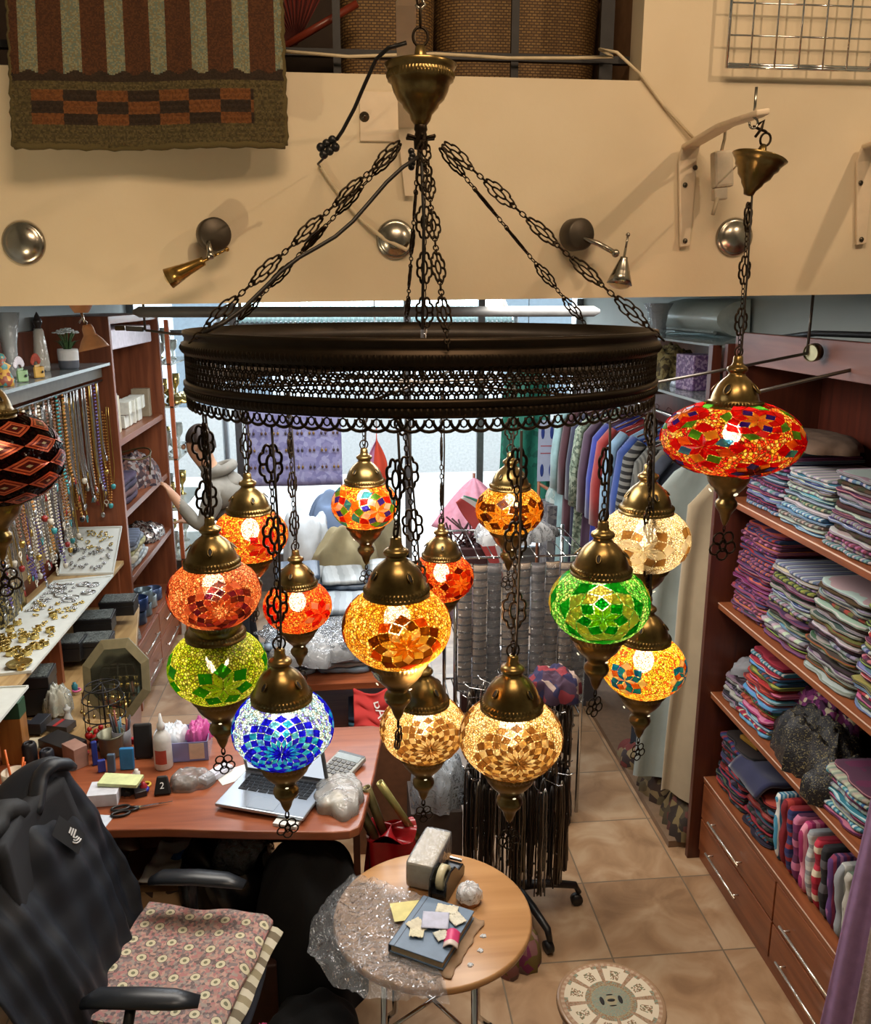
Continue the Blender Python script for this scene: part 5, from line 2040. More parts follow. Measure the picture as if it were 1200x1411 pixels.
# --- jewellery wall: glass shelf
js = thing('glass_display_shelf', 'long glass shelf over the necklaces with its hanging rails, left wall', 'shelf', (-1.6, 4.0, 2.03))
o0 = Vector(js.location)
part(js, 'glass_top', film('shelf_glass3', (.62, .70, .70), .45, .05, 1, 0), [((-1.79, 2.7, 2.225), (-1.40, 5.27, 2.237))])
part(js, 'front_edge', STEEL, [((-1.402, 2.7, 2.223), (-1.397, 5.27, 2.239))])
part(js, 'support_strip', M((90, 84, 72), .5, .3), [((-1.47, 2.7, 2.155), (-1.45, 5.27, 2.222))])
for nm, x, z in (('rail', -1.455, 2.135), ('rail', -1.60, 2.06), ('rail', -1.66, 1.60)):
    u = MB()
    u.tube([Vector((x, 2.7, z)) - o0, Vector((x, 5.27, z)) - o0], .006, 8)
    u.build(nm, M((60, 56, 52), .3, .8), js)
part(js, 'backing_board', M((160, 136, 98), .8, 0, .15, 6), [((-1.79, 2.7, 1.12), (-1.775, 5.27, 2.03))])

def nth(i):
    n = i + 1
    return '%d%s' % (n, 'th' if 10 < n % 100 < 14 else {1: 'st', 2: 'nd', 3: 'rd'}.get(n % 10, 'th'))


NM = {'silver chain': M((176, 178, 178), .25, .9), 'gold chain': M((190, 160, 84), .28, .9), 'turquoise bead': M((60, 150, 156), .35), 'brown bead': M((112, 72, 50), .4),
      'black bead': M((26, 26, 28), .3), 'red bead': M((140, 40, 36), .35), 'pearl': M((206, 200, 184), .3), 'violet bead': M((96, 80, 140), .35), 'amber bead': M((176, 120, 50), .3)}
NK = list(NM)
rn = random.Random(9)


def necklace(x, y, z, L, w, key, lab, group):
    t = thing('necklace', lab, 'necklace', (x, y, z), group=group)
    m = NM[key]
    b = MB()
    pts = []
    for i in range(19):
        f = i / 18
        a = -PI + PI * f
        yy = w * math.cos(a)
        if f < .35:
            p = (0.0, -w * (.5 + 1.4 * f), -L * f / .35 * .8)
        elif f > .65:
            p = (0.0, w * (.5 + 1.4 * (1 - f)), -L * (1 - f) / .35 * .8)
        else:
            q = (f - .35) / .30
            p = (0.012 * math.sin(PI * q), -w + 2 * w * q, -L * (.8 + .2 * math.sin(PI * q)))
        pts.append(p)
    if 'bead' in key or key == 'pearl':
        for i in range(len(pts) - 1):
            a, c = Vector(pts[i]), Vector(pts[i + 1])
            n = max(1, int((c - a).length / .016))
            for k_ in range(n):
                b.ball(a.lerp(c, k_ / n), .0062, 6, 4)
    else:
        b.tube(pts, .0026, 4)
    b.build('strand', m, t)
    b = MB()
    kd = rn.randrange(4)
    e = Vector(pts[9])
    if kd == 0:
        b.ball(e + Vector((.004, 0, -.018)), (.006, .014, .018), 10, 6)
    elif kd == 1:
        b.lathe([(0, 0), (.012, -.004), (.015, -.012), (.010, -.03), (0, -.034)], 12, c=e)
    elif kd == 2:
        b.tube([e + Vector((0, .013 * math.cos(2 * PI * i / 12), -.016 + .013 * math.sin(2 * PI * i / 12))) for i in range(12)], .003, 5, True)
        b.ball(e + Vector((0, 0, -.036)), (.005, .005, .010), 8, 5)
    else:
        for s in (-1, 0, 1):
            b.tube([e, e + Vector((.002, s * .010, -.032))], .0022, 4)
    b.build('pendant', NM[rn.choice(['silver chain', 'gold chain', 'turquoise bead', 'black bead', 'red bead', 'pearl'])] if kd else NM['silver chain'], t)
    return t


rows = [(-1.455, 2.135, 3.15, 5.2, 44, (.40, .62), 'front rail', .012), (-1.60, 2.06, 3.2, 5.2, 34, (.62, .80), 'middle rail', .016), (-1.66, 1.60, 3.5, 5.2, 36, (.34, .46), 'back rail', .014)]
for x, z, ya, yb, n, (l0, l1), rl, w in rows:
    for i in range(n):
        y = ya + (yb - ya) * (i + .5) / n + rn.uniform(-.005, .005)
        if rl == 'front rail':
            key = rn.choice(['brown bead', 'silver chain', 'turquoise bead', 'amber bead', 'pearl', 'gold chain', 'brown bead', 'violet bead', 'silver chain', 'silver chain'])
        elif rl == 'middle rail':
            key = rn.choice(['gold chain', 'pearl', 'silver chain', 'gold chain', 'amber bead'])
        else:
            key = rn.choice(['silver chain', 'silver chain', 'pearl', 'violet bead', 'black bead'])
        necklace(x + rn.uniform(-.006, .01), y, z - .006, rn.uniform(l0, l1), w, key, '%s necklace, %s from the near end of the %s, left wall' % (key, nth(i), rl), '%s necklaces on the %s' % (key, rl))

for i in range(13):
    key = ['gold chain', 'silver chain', 'amber bead'][i % 3]
    n_ = necklace(-1.735 + .025 * i, 5.25, 1.98 - .03 * (i % 2), rn.uniform(.45, .62), .012, key, '%s necklace on the bookcase side panel, %s from the wall' % (key, nth(i)), '%s necklaces on the bookcase side' % key)
    n_.rotation_euler = (0, 0, -PI / 2)
# things on the glass shelf
P = lambda px, py, x, z=2.238: Vector((x, atx(px, py, x).y, z))
GLASSV = film('vase_glass', (.85, .9, .9), .35, .05, 30, .3)


def ysol(px, x, z):
    """depth y where the vertical line x, z shows at picture column px"""
    lo, hi = 1.0, 9.0
    for _ in range(50):
        m_ = (lo + hi) / 2
        v = Vector((x, m_, z)) - EYE
        q = 600 + FPX * v.dot(RGT) / v.dot(FWD)
        if (q < px) == (x < 0):
            lo = m_
        else:
            hi = m_
    return (lo + hi) / 2


v1 = thing('glass_vase', 'clear flared glass vase holding dried stems at the left picture edge', 'vase', (-1.60, ysol(14, -1.60, 2.35), 2.238))
u = MB()
u.lathe([(0, .0), (.035, 0), (.04, .01), (.03, .05), (.035, .16), (.06, .30), (.055, .30), (.03, .16), (.022, .05), (0, .02)], 24)
u.build('glass_body', GLASSV, v1)
u = MB()
for i in range(14):
    q = i * 2.4
    u.tube([(.008 * math.cos(q), .008 * math.sin(q), .03), (.03 * math.cos(q), .03 * math.sin(q), .26)], .0035, 4)
u.build('dried_stems', M((150, 130, 96), .9), v1)
v1 = thing('perfume_bottle', 'slender mirrored glass bottle with dark pointed stopper on the shelf', 'bottle', (-1.58, ysol(57, -1.58, 2.3), 2.238))
u = MB()
u.lathe([(0, 0), (.038, 0), (.042, .02), (.036, .10), (.026, .2), (.02, .215), (0, .215)], 8)
u.build('bottle_body', film('bottle_glass', (.8, .76, .66), .6, .08, 20, .3), v1)
u = MB()
u.lathe([(0, .21), (.018, .21), (.014, .225), (.024, .245), (.024, .255), (.006, .29), (0, .30)], 8)
u.build('stopper', M((40, 34, 30), .3), v1)
v1 = thing('potted_flowers', 'white artificial flowers in a white and grey pot on glass shelf', 'potted plant', (-1.49, ysol(94, -1.49, 2.3), 2.238))
u = MB()
u.lathe([(0, 0), (.045, 0), (.05, .01), (.052, .045), (.052, .0451)], 28)
u.build('pot_base', M((92, 96, 106), .6), v1)
u = MB()
u.lathe([(.052, .045), (.053, .09), (.051, .105), (.046, .10), (.04, .08), (0, .08)], 28)
u.tube([(.052 * math.cos(a_) * 1.0, .052 * math.sin(a_), zz_) for a_, zz_ in ((-1.75, .06), (-1.75, .085), (-1.62, .095), (-1.5, .085), (-1.5, .06))], .0015, 4)
u.build('pot_body', WHITE, v1)
u = MB()
for i in range(12):
    q = i * 2.4
    u.tube([(.01 * math.cos(q), .01 * math.sin(q), .08), (.022 * math.cos(q), .022 * math.sin(q), .15), (.045 * math.cos(q), .045 * math.sin(q), .19)], .003, 4)
for i in range(8):
    q = i * .8
    L_ = .06 + .02 * (i % 2)
    u.add([(.01 * math.cos(q), .01 * math.sin(q), .09), (L_ * .6 * math.cos(q + .25), L_ * .6 * math.sin(q + .25), .14), (L_ * math.cos(q), L_ * math.sin(q), .15), (L_ * .6 * math.cos(q - .25), L_ * .6 * math.sin(q - .25), .14)], [(0, 1, 2, 3)])
u.build('stems_and_leaves', M((70, 100, 56), .7), v1)
u = MB()
for i in range(16):
    q = i * 2.4
    r_ = .058 * math.sqrt((i + .5) / 16)
    c_ = Vector((r_ * math.cos(q), r_ * math.sin(q), .215 - r_ * .5))
    for j in range(5):
        a_ = j * 2 * PI / 5 + i
        u.ball(c_ + Vector((.010 * math.cos(a_), .010 * math.sin(a_), 0)), (.010, .008, .004), 6, 4, rot=(0, 0, a_))
u.build('petals', M((206, 214, 214), .7), v1)
b = MB()
b.lathe([(0, 0), (.05, 0), (.056, .02), (.056, .045), (.05, .045), (.048, .02), (0, .015)], 28, c=(-1.56, ysol(126, -1.56, 2.26), 2.238))
tag(b.build('small_bowl', M((104, 112, 122), .5)), 'low blue-grey bowl at the far end of the glass shelf', 'bowl')
for i, (px, c, lab, h) in enumerate(((4, (170, 130, 50), 'yellow and teal figurine at the left picture edge', .14), (14, (150, 50, 50), 'small red figurine in front of the glass shelf', .05), (29, (120, 150, 110), 'pale green mask ornament with white feathers', .08), (52, (190, 150, 70), 'golden mask ornament with red feathers', .08))):
    x_ = -1.47
    y_ = ysol(px, x_, 2.26)
    t = thing('figurine', lab, 'figurine', (x_, y_, 2.238))
    u = MB()
    if i < 2:
        u.lathe([(0, 0), (h * .3, 0), (h * .33, h * .2), (h * .2, h * .5), (h * .28, h * .62), (h * .12, h * .72), (h * .17, h * .85), (h * .1, h * .97), (0, h)], 16)
        u.build('figure_body', speckle([c, (50, 110, 110) if i == 0 else (190, 180, 170), (120, 60, 40)], 60, .5), t)
    else:
        u.grid(lambda a, v: (.004 * math.cos(a * 3) - .0, (a - .5) * .09, .005 + v * h * .7), 10, 6)
        u.grid(lambda a, v: (.028 - .03 * (2 * a - 1) ** 2, (a - .5) * .09, .002 + v * h * .62), 14, 8)
        u.build('mask', M(c, .5), t, solid=.003)
        u = MB()
        for s in (-1, 1):
            u.ball((.030, s * .018, h * .36), (.003, .012, .006), 10, 5)
        u.build('eye_hole', HOLE, t)
        u = MB()
        for j in range(12):
            q = (j - 5.5) * .22
            u.ball((-.005, .05 * math.sin(q), h * .75 + .035 * math.cos(q)), (.006, .011, .02), 8, 5, rot=(q * -1, 0, 0))
        u.build('feathers', M((200, 196, 204) if i == 2 else (150, 60, 40), .9), t)

# --- counter and trays
ct = thing('jewellery_counter', 'low wooden counter along the left wall, covered with boxes and jewellery trays', 'counter', (-1.45, 4.2, 0))
u = MB()
u.poly([(-.34, -.68), (.43, -.68), (.38, -.30), (.10, 1.06), (-.34, 1.06)], .045, T=Matrix.Translation((0, 0, .70)))
u.build('counter_top', wood((176, 146, 100), (140, 110, 70), 'y', .4), ct, bevel=.003)
u = MB()
u.poly([(-.34, -.64), (.36, -.64), (.32, -.30), (.06, 1.04), (-.34, 1.04)], .70)
u.build('cupboard', CHERRYZ, ct)
part(ct, 'raised_shelf', wood((186, 158, 112), (150, 120, 78), 'y', .4), [((-1.775, 3.05, 1.005), (-1.42, 5.26, 1.03))], .002)
for a_, b_ in (((-1.77, 5.22, .745), (-1.45, 5.25, 1.005)), ((-1.77, 4.1, .745), (-1.45, 4.13, 1.005)), ((-1.77, 3.06, .765), (-1.45, 3.09, 1.005))):
    part(ct, 'shelf_support', CHERRYZ, [(a_, b_)])
TRAY = M((206, 212, 208), .6, 0, .05, 20)


def tray(lab, c4, zoff=(0, 0, 0, 0)):
    b = MB()
    P4 = [Vector(p) for p in c4]
    ctr = sum(P4, Vector()) / 4
    n = 4
    up = Vector((0, 0, .012))
    b.add([p for p in P4] + [p + up for p in P4] + [ctr + (p - ctr) * .97 + up for p in P4] + [ctr + (p - ctr) * .97 + up * .4 for p in P4],
          [(3, 2, 1, 0)] + [(i, (i + 1) % 4, 4 + (i + 1) % 4, 4 + i) for i in range(4)] + [(4 + i, 4 + (i + 1) % 4, 8 + (i + 1) % 4, 8 + i) for i in range(4)] + [(8 + i, 8 + (i + 1) % 4, 12 + (i + 1) % 4, 12 + i) for i in range(4)] + [(12, 13, 14, 15)])
    return tag(b.build('display_tray', TRAY), lab, 'tray', 'white jewellery trays')


TA = [(-1.40, 3.60, 1.031), (-1.40, 4.94, 1.031), (-1.71, 4.86, 1.031), (-1.74, 3.54, 1.031)]
tray('long white tray of gold and silver jewellery, middle of the left wall', TA)
tray('near white tray with small rings, at the left picture edge', [(-1.36, 3.1, 1.031), (-1.36, 3.45, 1.031), (-1.70, 3.45, 1.031), (-1.70, 3.1, 1.031)])
pb0, pb1 = aty(166, 722, 5.24), aty(160, 716, 5.24)
tray('far white tray tilted up against the bookcase side', [(-1.41, 4.98, 1.031), (-1.41, 5.255, 1.24), (-1.74, 5.255, 1.24), (-1.72, 4.98, 1.031)])


def jewel(lab, group, n, region, mat, kind, seed, zf=None):
    rj = random.Random(seed)
    b = MB()
    if kind == 'ring':
        b.tube([(.012 * math.cos(2 * PI * i / 12), .012 * math.sin(2 * PI * i / 12), .003) for i in range(12)], .0028, 5, True)
        b.ball((.012, 0, .007), (.006, .006, .005), 8, 5)
    elif kind == 'cuff':
        b.grid(lambda u, v: (.020 * math.cos(.4 + u * 5.5), .020 * math.sin(.4 + u * 5.5), .001 + .022 * v), 20, 2)
        b.tube([(.020 * math.cos(.4 + i / 20 * 5.5), .020 * math.sin(.4 + i / 20 * 5.5), .023) for i in range(21)], .0022, 4)
        b.tube([(.020 * math.cos(.4 + i / 20 * 5.5), .020 * math.sin(.4 + i / 20 * 5.5), .002) for i in range(21)], .0022, 4)
    elif kind == 'bangle':
        b.tube([(.032 * math.cos(2 * PI * i / 20), .032 * math.sin(2 * PI * i / 20), .004) for i in range(20)], .0035, 6, True)
    else:
        for i in range(5):
            q = i * 2 * PI / 5
            b.ball((.008 * math.cos(q), .008 * math.sin(q), .004), (.006, .004, .004), 6, 4)
        b.ball((0, 0, .006), .005, 8, 5)
    src = b.build('piece', mat, None, loc=(0, 0, 0), rest=True)
    me = src.data
    bpy.data.objects.remove(src)
    for i in range(n):
        o = bpy.data.objects.new({'ring': 'finger_ring', 'cuff': 'cuff_bracelet', 'bangle': 'bangle', 'brooch': 'brooch'}[kind], me)
        C.objects.link(o)
        x, y = rj.uniform(region[0], region[1]), rj.uniform(region[2], region[3])
        if kind == 'cuff':
            y = rj.gauss((region[2] + region[3]) / 2, (region[3] - region[2]) * .22)
        z = 1.0365 if zf is None else zf(x, y)
        o.location = (x, y, z)
        o.rotation_euler = (rj.uniform(-.1, .1) if zf is None else math.atan2(.209, .275), rj.uniform(-.1, .1), rj.uniform(0, 6.28))
        tag(o, lab, {'ring': 'ring', 'cuff': 'bracelet', 'bangle': 'bangle', 'brooch': 'brooch'}[kind], group)


SILV = M((190, 192, 194), .2, .95)
GLD = M((206, 184, 116), .22, .95)
jewel('open gold cuff bracelet in the gold pile on the long white tray', 'gold cuffs', 34, (-1.68, -1.44, 3.62, 4.22), GLD, 'cuff', 1)
jewel('gold ring scattered on the long white tray', 'gold rings on the tray', 30, (-1.68, -1.44, 4.0, 4.5), GLD, 'ring', 2)
jewel('silver bangle in the silver pile on the long white tray', 'silver bangles', 14, (-1.68, -1.45, 4.5, 4.8), SILV, 'bangle', 3)
jewel('silver brooch on the far half of the long white tray', 'silver brooches', 44, (-1.69, -1.44, 4.35, 4.84), SILV, 'brooch', 4)
zt_ = lambda x, y: 1.031 + .008 + (y - 4.98) * .76
jewel('small silver brooch on the tilted far tray', 'brooches on the tilted tray', 40, (-1.68, -1.45, 5.0, 5.13), SILV, 'brooch', 5, zt_)
jewel('small gold ring on the tilted far tray', 'rings on the tilted tray', 26, (-1.68, -1.45, 5.12, 5.235), GLD, 'ring', 6, zt_)
jewel('ring with a stone on the near white tray', 'rings on the near tray', 12, (-1.64, -1.40, 3.15, 3.42), GLD, 'ring', 7)
b = MB()
b.lathe([(0, 0), (.03, 0), (.045, .006), (.055, .02), (.05, .02), (.04, .009), (0, .006)], 24, c=(-1.47, 3.66, 1.0365))
tag(b.build('gold_dish', GLD), 'shallow gold dish at the near end of the long tray', 'dish')
# gilt clutter behind the trays
heap('gold_ornaments', 'pile of gilt ornaments between the necklaces and the long tray', 'ornament', (-1.745, 4.25, 1.031), (.06, .5, .15), speckle([(150, 130, 70), (60, 52, 30), (190, 170, 100), (40, 34, 22)], 70, .3, .7), 3)

# boxes on the counter
GLIT = speckle([(84, 92, 92), (120, 130, 128), (50, 56, 58), (150, 158, 156)], 260, .3, .4)


def jbox(px, py, sx, sy, h, rz, lab, z=.746, open_=False):
    c = atz(px, py, z)
    t = thing('jewellery_box', lab, 'jewellery box', (c.x, c.y, z), (0, 0, rz), 'black jewellery boxes on the counter')
    u = MB()
    u.box((0, 0, h * .35), (sx, sy, h * .7))
    u.build('box_body', BLACKPL, t, bevel=.003)
    u = MB()
    u.box((0, 0, h * .86), (sx * 1.03, sy * 1.03, h * .28))
    l = u.build('lid', BLACKPL, t, bevel=.003)
    u = MB()
    u.box((0, 0, h + .002), (sx * .92, sy * .92, .004))
    u.build('glitter_inlay', GLIT, l)


jbox(128, 900, .20, .16, .09, .05, 'black jewellery box with glitter lid beside the octagonal mirror', .79)
jbox(132, 868, .20, .16, .09, .1, 'black jewellery box with silver trim, second row from the front', .80)
jbox(165, 843, .19, .15, .085, .05, 'black glitter-lid jewellery box below the far tray', .82)
jbox(95, 905, .16, .14, .10, .0, 'small dark jewellery box tucked beside the long tray edge', .80)
jbox(48, 975, .18, .16, .18, .1, 'tall dark box with olive lid near the counter front', .765)
# octagonal mirror leaning on the counter edge
c = atz(168, 985, .77)
mr = thing('octagonal_mirror', 'octagonal mirror with wooden frame leaning on the counter end', 'mirror', (c.x - .02, c.y + .02, .746), (R(-14), 0, R(8)))
u = MB()
oc = [(.155 * math.cos(PI / 8 + i * PI / 4), .155 * math.sin(PI / 8 + i * PI / 4)) for i in range(8)]
inn = [(x * .80, y * .80) for x, y in oc]
V = [(x, 0, y * 1.25 + .18) for x, y in oc] + [(x, 0, y * 1.25 + .18) for x, y in inn] + [(x, .02, y * 1.25 + .18) for x, y in oc] + [(x * .95, -.008, y * .95 * 1.25 + .18) for x, y in inn]
u.add(V, [(i, (i + 1) % 8, 24 + (i + 1) % 8, 24 + i) for i in range(8)] + [(24 + i, 24 + (i + 1) % 8, 8 + (i + 1) % 8, 8 + i) for i in range(8)] + [(16 + i, 16 + (i + 1) % 8, (i + 1) % 8, i) for i in range(8)] + [tuple(range(23, 15, -1))])
u.build('frame', M((120, 112, 84), .4, .3), mr)
u = MB()
u.add([(x * 1.0, -.001, y * 1.25 + .18) for x, y in inn], [tuple(range(8))])
u.build('mirror_glass', M((150, 146, 120), .06, .95, .02), mr)
# round wire display stand
c = atz(147, 1012, .77)
ws = thing('wire_display_stand', 'round black wire display stand with three hoops, on the counter', 'display stand', (c.x, c.y, .762))
u = MB()
for z in (.02, .10, .18, .235):
    r_ = .085 if z < .2 else .07
    u.tube([(r_ * math.cos(2 * PI * i / 28), r_ * math.sin(2 * PI * i / 28), z) for i in range(28)], .003, 5, True)
u.build('hoop', IRON, ws)
u = MB()
u.tube([(0, 0, 0), (0, 0, .245)], .004, 6)
for i in range(6):
    q = i * PI / 3
    u.tube([(.085 * math.cos(q), .085 * math.sin(q), 0), (.085 * math.cos(q), .085 * math.sin(q), .19), (.07 * math.cos(q), .07 * math.sin(q), .235), (0, 0, .25)], .002, 4)
u.build('upright', IRON, ws)
u = MB()
rj = random.Random(4)
for i in range(26):
    q, z = rj.uniform(0, 6.28), rj.choice([.10, .18])
    u.tube([(.088 * math.cos(q), .088 * math.sin(q), z), (.09 * math.cos(q), .09 * math.sin(q), z - .035)], .0012, 4)
    u.ball((.09 * math.cos(q), .09 * math.sin(q), z - .042), (.007, .007, .009), 6, 4)
u.build('hanging_earrings', GLD, ws)
# ================================================================ DESK AND WHAT IS ON IT
DZ = .76
dk = thing('wooden_desk', 'red-brown wooden desk with rounded corner, laptop and clutter on top', 'desk', (-.55, 3.1, 0))
o0 = Vector(dk.location)
out = [(-1.78, 2.78), (-1.30, 2.80), (-.95, 2.815), (-.70, 2.80), (-.40, 2.755), (-.10, 2.72), (-.04, 2.722), (-.005, 2.745), (.008, 2.79), (.06, 3.1), (.105, 3.43), (.10, 3.48), (.06, 3.50), (-.9, 3.50), (-1.05, 3.50), (-1.78, 3.50)]
u = MB()
u.poly([(x - o0.x, y - o0.y) for x, y in out], .035, T=Matrix.Translation((0, 0, DZ - .035)))
u.build('desk_top', CHERRYX, dk, bevel=.006)
part(dk, 'side_panel', DARKCHERRY, [((-.03, 2.86, 0), (-.005, 3.42, DZ - .036))])
part(dk, 'side_panel', DARKCHERRY, [((-.98, 2.86, 0), (-.955, 3.42, DZ - .036))])
part(dk, 'side_panel', DARKCHERRY, [((-1.76, 2.86, 0), (-1.735, 3.42, DZ - .036))])
part(dk, 'modesty_panel', DARKCHERRY, [((-.955, 3.38, .28), (-.03, 3.40, DZ - .036))])


def T2(x, y, z, rz=0.0):
    return Matrix.Translation((x, y, z)) @ Matrix.Rotation(rz, 4, 'Z')


# laptop
pfl, pfr, pbl = atz(296, 1112, DZ + .012), atz(424, 1134, DZ + .012), atz(333, 1062, DZ + .012)
wv = (pfr - pfl)
ang = math.atan2(wv.y, wv.x)
LW, LD = .355, .245
cx_ = pfl + Vector((math.cos(ang), math.sin(ang), 0)) * LW / 2 + Vector((-math.sin(ang), math.cos(ang), 0)) * LD / 2
lp = thing('laptop', 'open silver laptop with black keys on the desk, screen on white page', 'laptop', (cx_.x, cx_.y, DZ + .014), (0, 0, ang))
u = MB()
u.box((0, 0, .007), (LW, LD, .014))
u.build('base', M((176, 186, 198), .3, .7, .02), lp, bevel=.004)
kb = MB()
for r_ in range(6):
    n_ = [14, 14, 14, 13, 12, 7][r_]
    wk = .288 / n_
    for i in range(n_):
        w2 = wk
        x = -.144 + wk * (i + .5)
        kb.box((x, .095 - r_ * .0195, .0152), (wk * .86 if not (r_ == 5 and i == 3) else wk * .9, .0165 if r_ else .010, .0024))
kb.build('keys', M((26, 28, 32), .5), lp)
u = MB()
u.box((0, -.075, .0145), (.11, .075, .0012))
u.build('trackpad', M((166, 178, 192), .25, .4, .02), lp)
TS = Matrix.Translation((0, LD / 2 - .004, .014)) @ Matrix.Rotation(R(14), 4, 'X')
u = MB()
u.box((0, .004, .118), (LW, .006, .236), T=TS)
sc_ = u.build('screen_lid', M((120, 126, 132), .4, .5), lp, bevel=.003)
u = MB()
u.box((0, .0, .118), (LW - .004, .003, .232), T=TS)
u.build('bezel', M((92, 94, 98), .35), lp)
u = MB()
u.box((0, -.002, .122), (LW - .03, .001, .205), T=TS)
m, nt, b_ = newmat('lit_screen')
b_.inputs['Base Color'].default_value = (.1, .1, .1, 1)
b_.inputs['Emission Color'].default_value = (.82, .9, 1, 1)
b_.inputs['Emission Strength'].default_value = .75
u.build('lit_screen', m, lp)
c = atz(398, 1140, DZ)
b = MB().box((c.x, c.y + .04, DZ + .006), (.09, .09, .011), (0, 0, ang))
tag(b.build('white_card_pack', WHITE), 'small white card pack sticking out under the laptop front', 'card')
b = MB().box((atz(322, 1068, DZ).x, atz(322, 1068, DZ).y, DZ + .001), (.13, .10, .002), (0, 0, .5))
tag(b.build('paper_sheet', WHITE), 'white paper sheet partly under the left of the laptop', 'paper')

# calculator
c = atz(474, 1066, DZ)
ca = thing('calculator', 'grey desk calculator with display, behind the plastic bag', 'calculator', (c.x - .01, c.y + .03, DZ), (0, 0, R(-32)))
u = MB()
u.box((0, 0, .012), (.13, .17, .020), (R(6), 0, 0))
u.build('body', M((150, 152, 148), .4), ca, bevel=.004)
u = MB()
u.box((0, .052, .0275), (.11, .038, .004), (R(6), 0, 0))
u.build('display', M((86, 100, 96), .2), ca)
u = MB()
u.box((0, .078, .030), (.12, .012, .004), (R(6), 0, 0))
u.build('top_strip', M((40, 42, 46), .3), ca)
u = MB()
for r_ in range(4):
    for i in range(5):
        u.box((-.044 + i * .022, .018 - r_ * .025, .025 - r_ * .0026), (.016, .017, .006), (R(6), 0, 0))
u.build('keys', M((96, 98, 100), .5), ca)


def bag(name, lab, cat, c, size, mat, seed, amp=.35, k=7, extra=None):
    return heap(name, lab, cat, c, size, mat, seed, 56, 30, amp, k=k)


MILK = film('milky_plastic', (.88, .87, .82), .35, .18, 26, .5)
c = atz(468, 1105, DZ)
bag('plastic_bag', 'crumpled translucent plastic bag lying at the desk corner beside the laptop', 'bag', (c.x, c.y + .02, DZ), (.19, .27, .06), MILK, 3, amp=.16, k=5)
bag('paper_roll_in_bag', 'pale roll inside the crumpled plastic bag at the desk corner', 'roll', (c.x - .02, c.y - .02, DZ + .001), (.08, .12, .04), M((190, 182, 160), .8), 4, .1)
c = atz(262, 1082, DZ)
bag('tied_plastic_bag', 'tied clear plastic bag with brown things inside, left of the laptop', 'bag', (c.x, c.y + .01, DZ), (.17, .13, .055), film('clear_bag', (.85, .85, .85), .2, .12, 30, .5), 6, amp=.2, k=5)
bag('brown_sweets', 'brown lumps inside the tied clear bag on the desk', 'sweets', (c.x - .02, c.y, DZ + .001), (.11, .075, .028), M((96, 74, 58), .6), 8, .2)
c = atz(297, 1072, DZ)
b = MB()
b.box((0, 0, .014), (.05, .14, .022), T=T2(c.x, c.y + .01, DZ, R(-38)))
b.box((0, -.012, .027), (.036, .09, .006), T=T2(c.x, c.y + .01, DZ, R(-38)))
tag(b.build('card_reader', M((205, 210, 226), .35), bevel=.006), 'small white plastic device lying between tied bag and laptop', 'device')
# spray bottle
c = atz(224, 1062, DZ)
sp_ = thing('white_bottle', 'white plastic bottle with nozzle and red label on the desk', 'bottle', (c.x, c.y + .03, DZ))
u = MB()
u.lathe([(0, 0), (.033, 0), (.036, .005), (.036, .12), (.034, .135), (.022, .155), (.013, .165), (.013, .172), (0, .172)], 28)
u.build('bottle_body', M((206, 208, 208), .35), sp_)
u = MB()
u.lathe([(0, .17), (.016, .17), (.016, .19), (.009, .20), (.004, .235), (0, .236)], 16)
u.build('nozzle', M((210, 212, 214), .4), sp_)
u = MB()
u.grid(lambda a, v: (.0372 * math.cos(-2.3 + a * 1.3), .0372 * math.sin(-2.3 + a * 1.3), .03 + .06 * v), 10, 1)
u.build('red_label', M((170, 70, 56), .5), sp_)
# black tablet holder
c = atz(197, 1052, DZ)
b = MB()
b.box((0, 0, .075), (.075, .018, .15), (R(-8), 0, 0), T=T2(c.x - .005, c.y + .05, DZ, .05))
tag(b.build('black_case', M((20, 20, 22), .6), bevel=.012), 'black upright case behind the white bottle', 'case')
# tub with packets
c = atz(250, 1050, DZ)
tb = thing('plastic_tub', 'blue-tinted clear plastic tub full of white and pink packets', 'tub', (c.x + .01, c.y + .08, DZ), (0, 0, .05))
u = MB()
w_, d_, h_ = .19, .16, .085
for a, b2 in (((-w_ / 2, -d_ / 2, 0), (w_ / 2, -d_ / 2 + .003, h_)), ((-w_ / 2, d_ / 2 - .003, 0), (w_ / 2, d_ / 2, h_)), ((-w_ / 2, -d_ / 2, 0), (-w_ / 2 + .003, d_ / 2, h_)), ((w_ / 2 - .003, -d_ / 2, 0), (w_ / 2, d_ / 2, h_)), ((-w_ / 2, -d_ / 2, 0), (w_ / 2, d_ / 2, .003))):
    u.span(a, b2)
u.build('tub_wall', film('blue_tub', (.35, .38, .70), .55, .2, 10, .1), tb)
u = MB()
u.box((.05, -d_ / 2 - .001, .045), (.06, .001, .07))
u.build('tub_label', M((200, 180, 160), .6), tb)
for i, (dx, dy, s, c_, nm) in enumerate(((-.045, .02, (.10, .13, .07), (206, 212, 220), 'white'), (.05, .02, (.09, .11, .075), (190, 80, 150), 'pink'), (-.08, .0, (.11, .12, .05), (196, 206, 216), 'pale blue'), (.04, -.03, (.06, .05, .05), (200, 90, 160), 'rose'))):
    heap('packet', '%s plastic packet in the blue tub on the desk' % nm, 'packet', (c.x + .01 + dx, c.y + .08 + dy, DZ + .045 + .01 * i), s, M(c_, .35, 0, .2, 20), i + 2, 30, 16, .35)
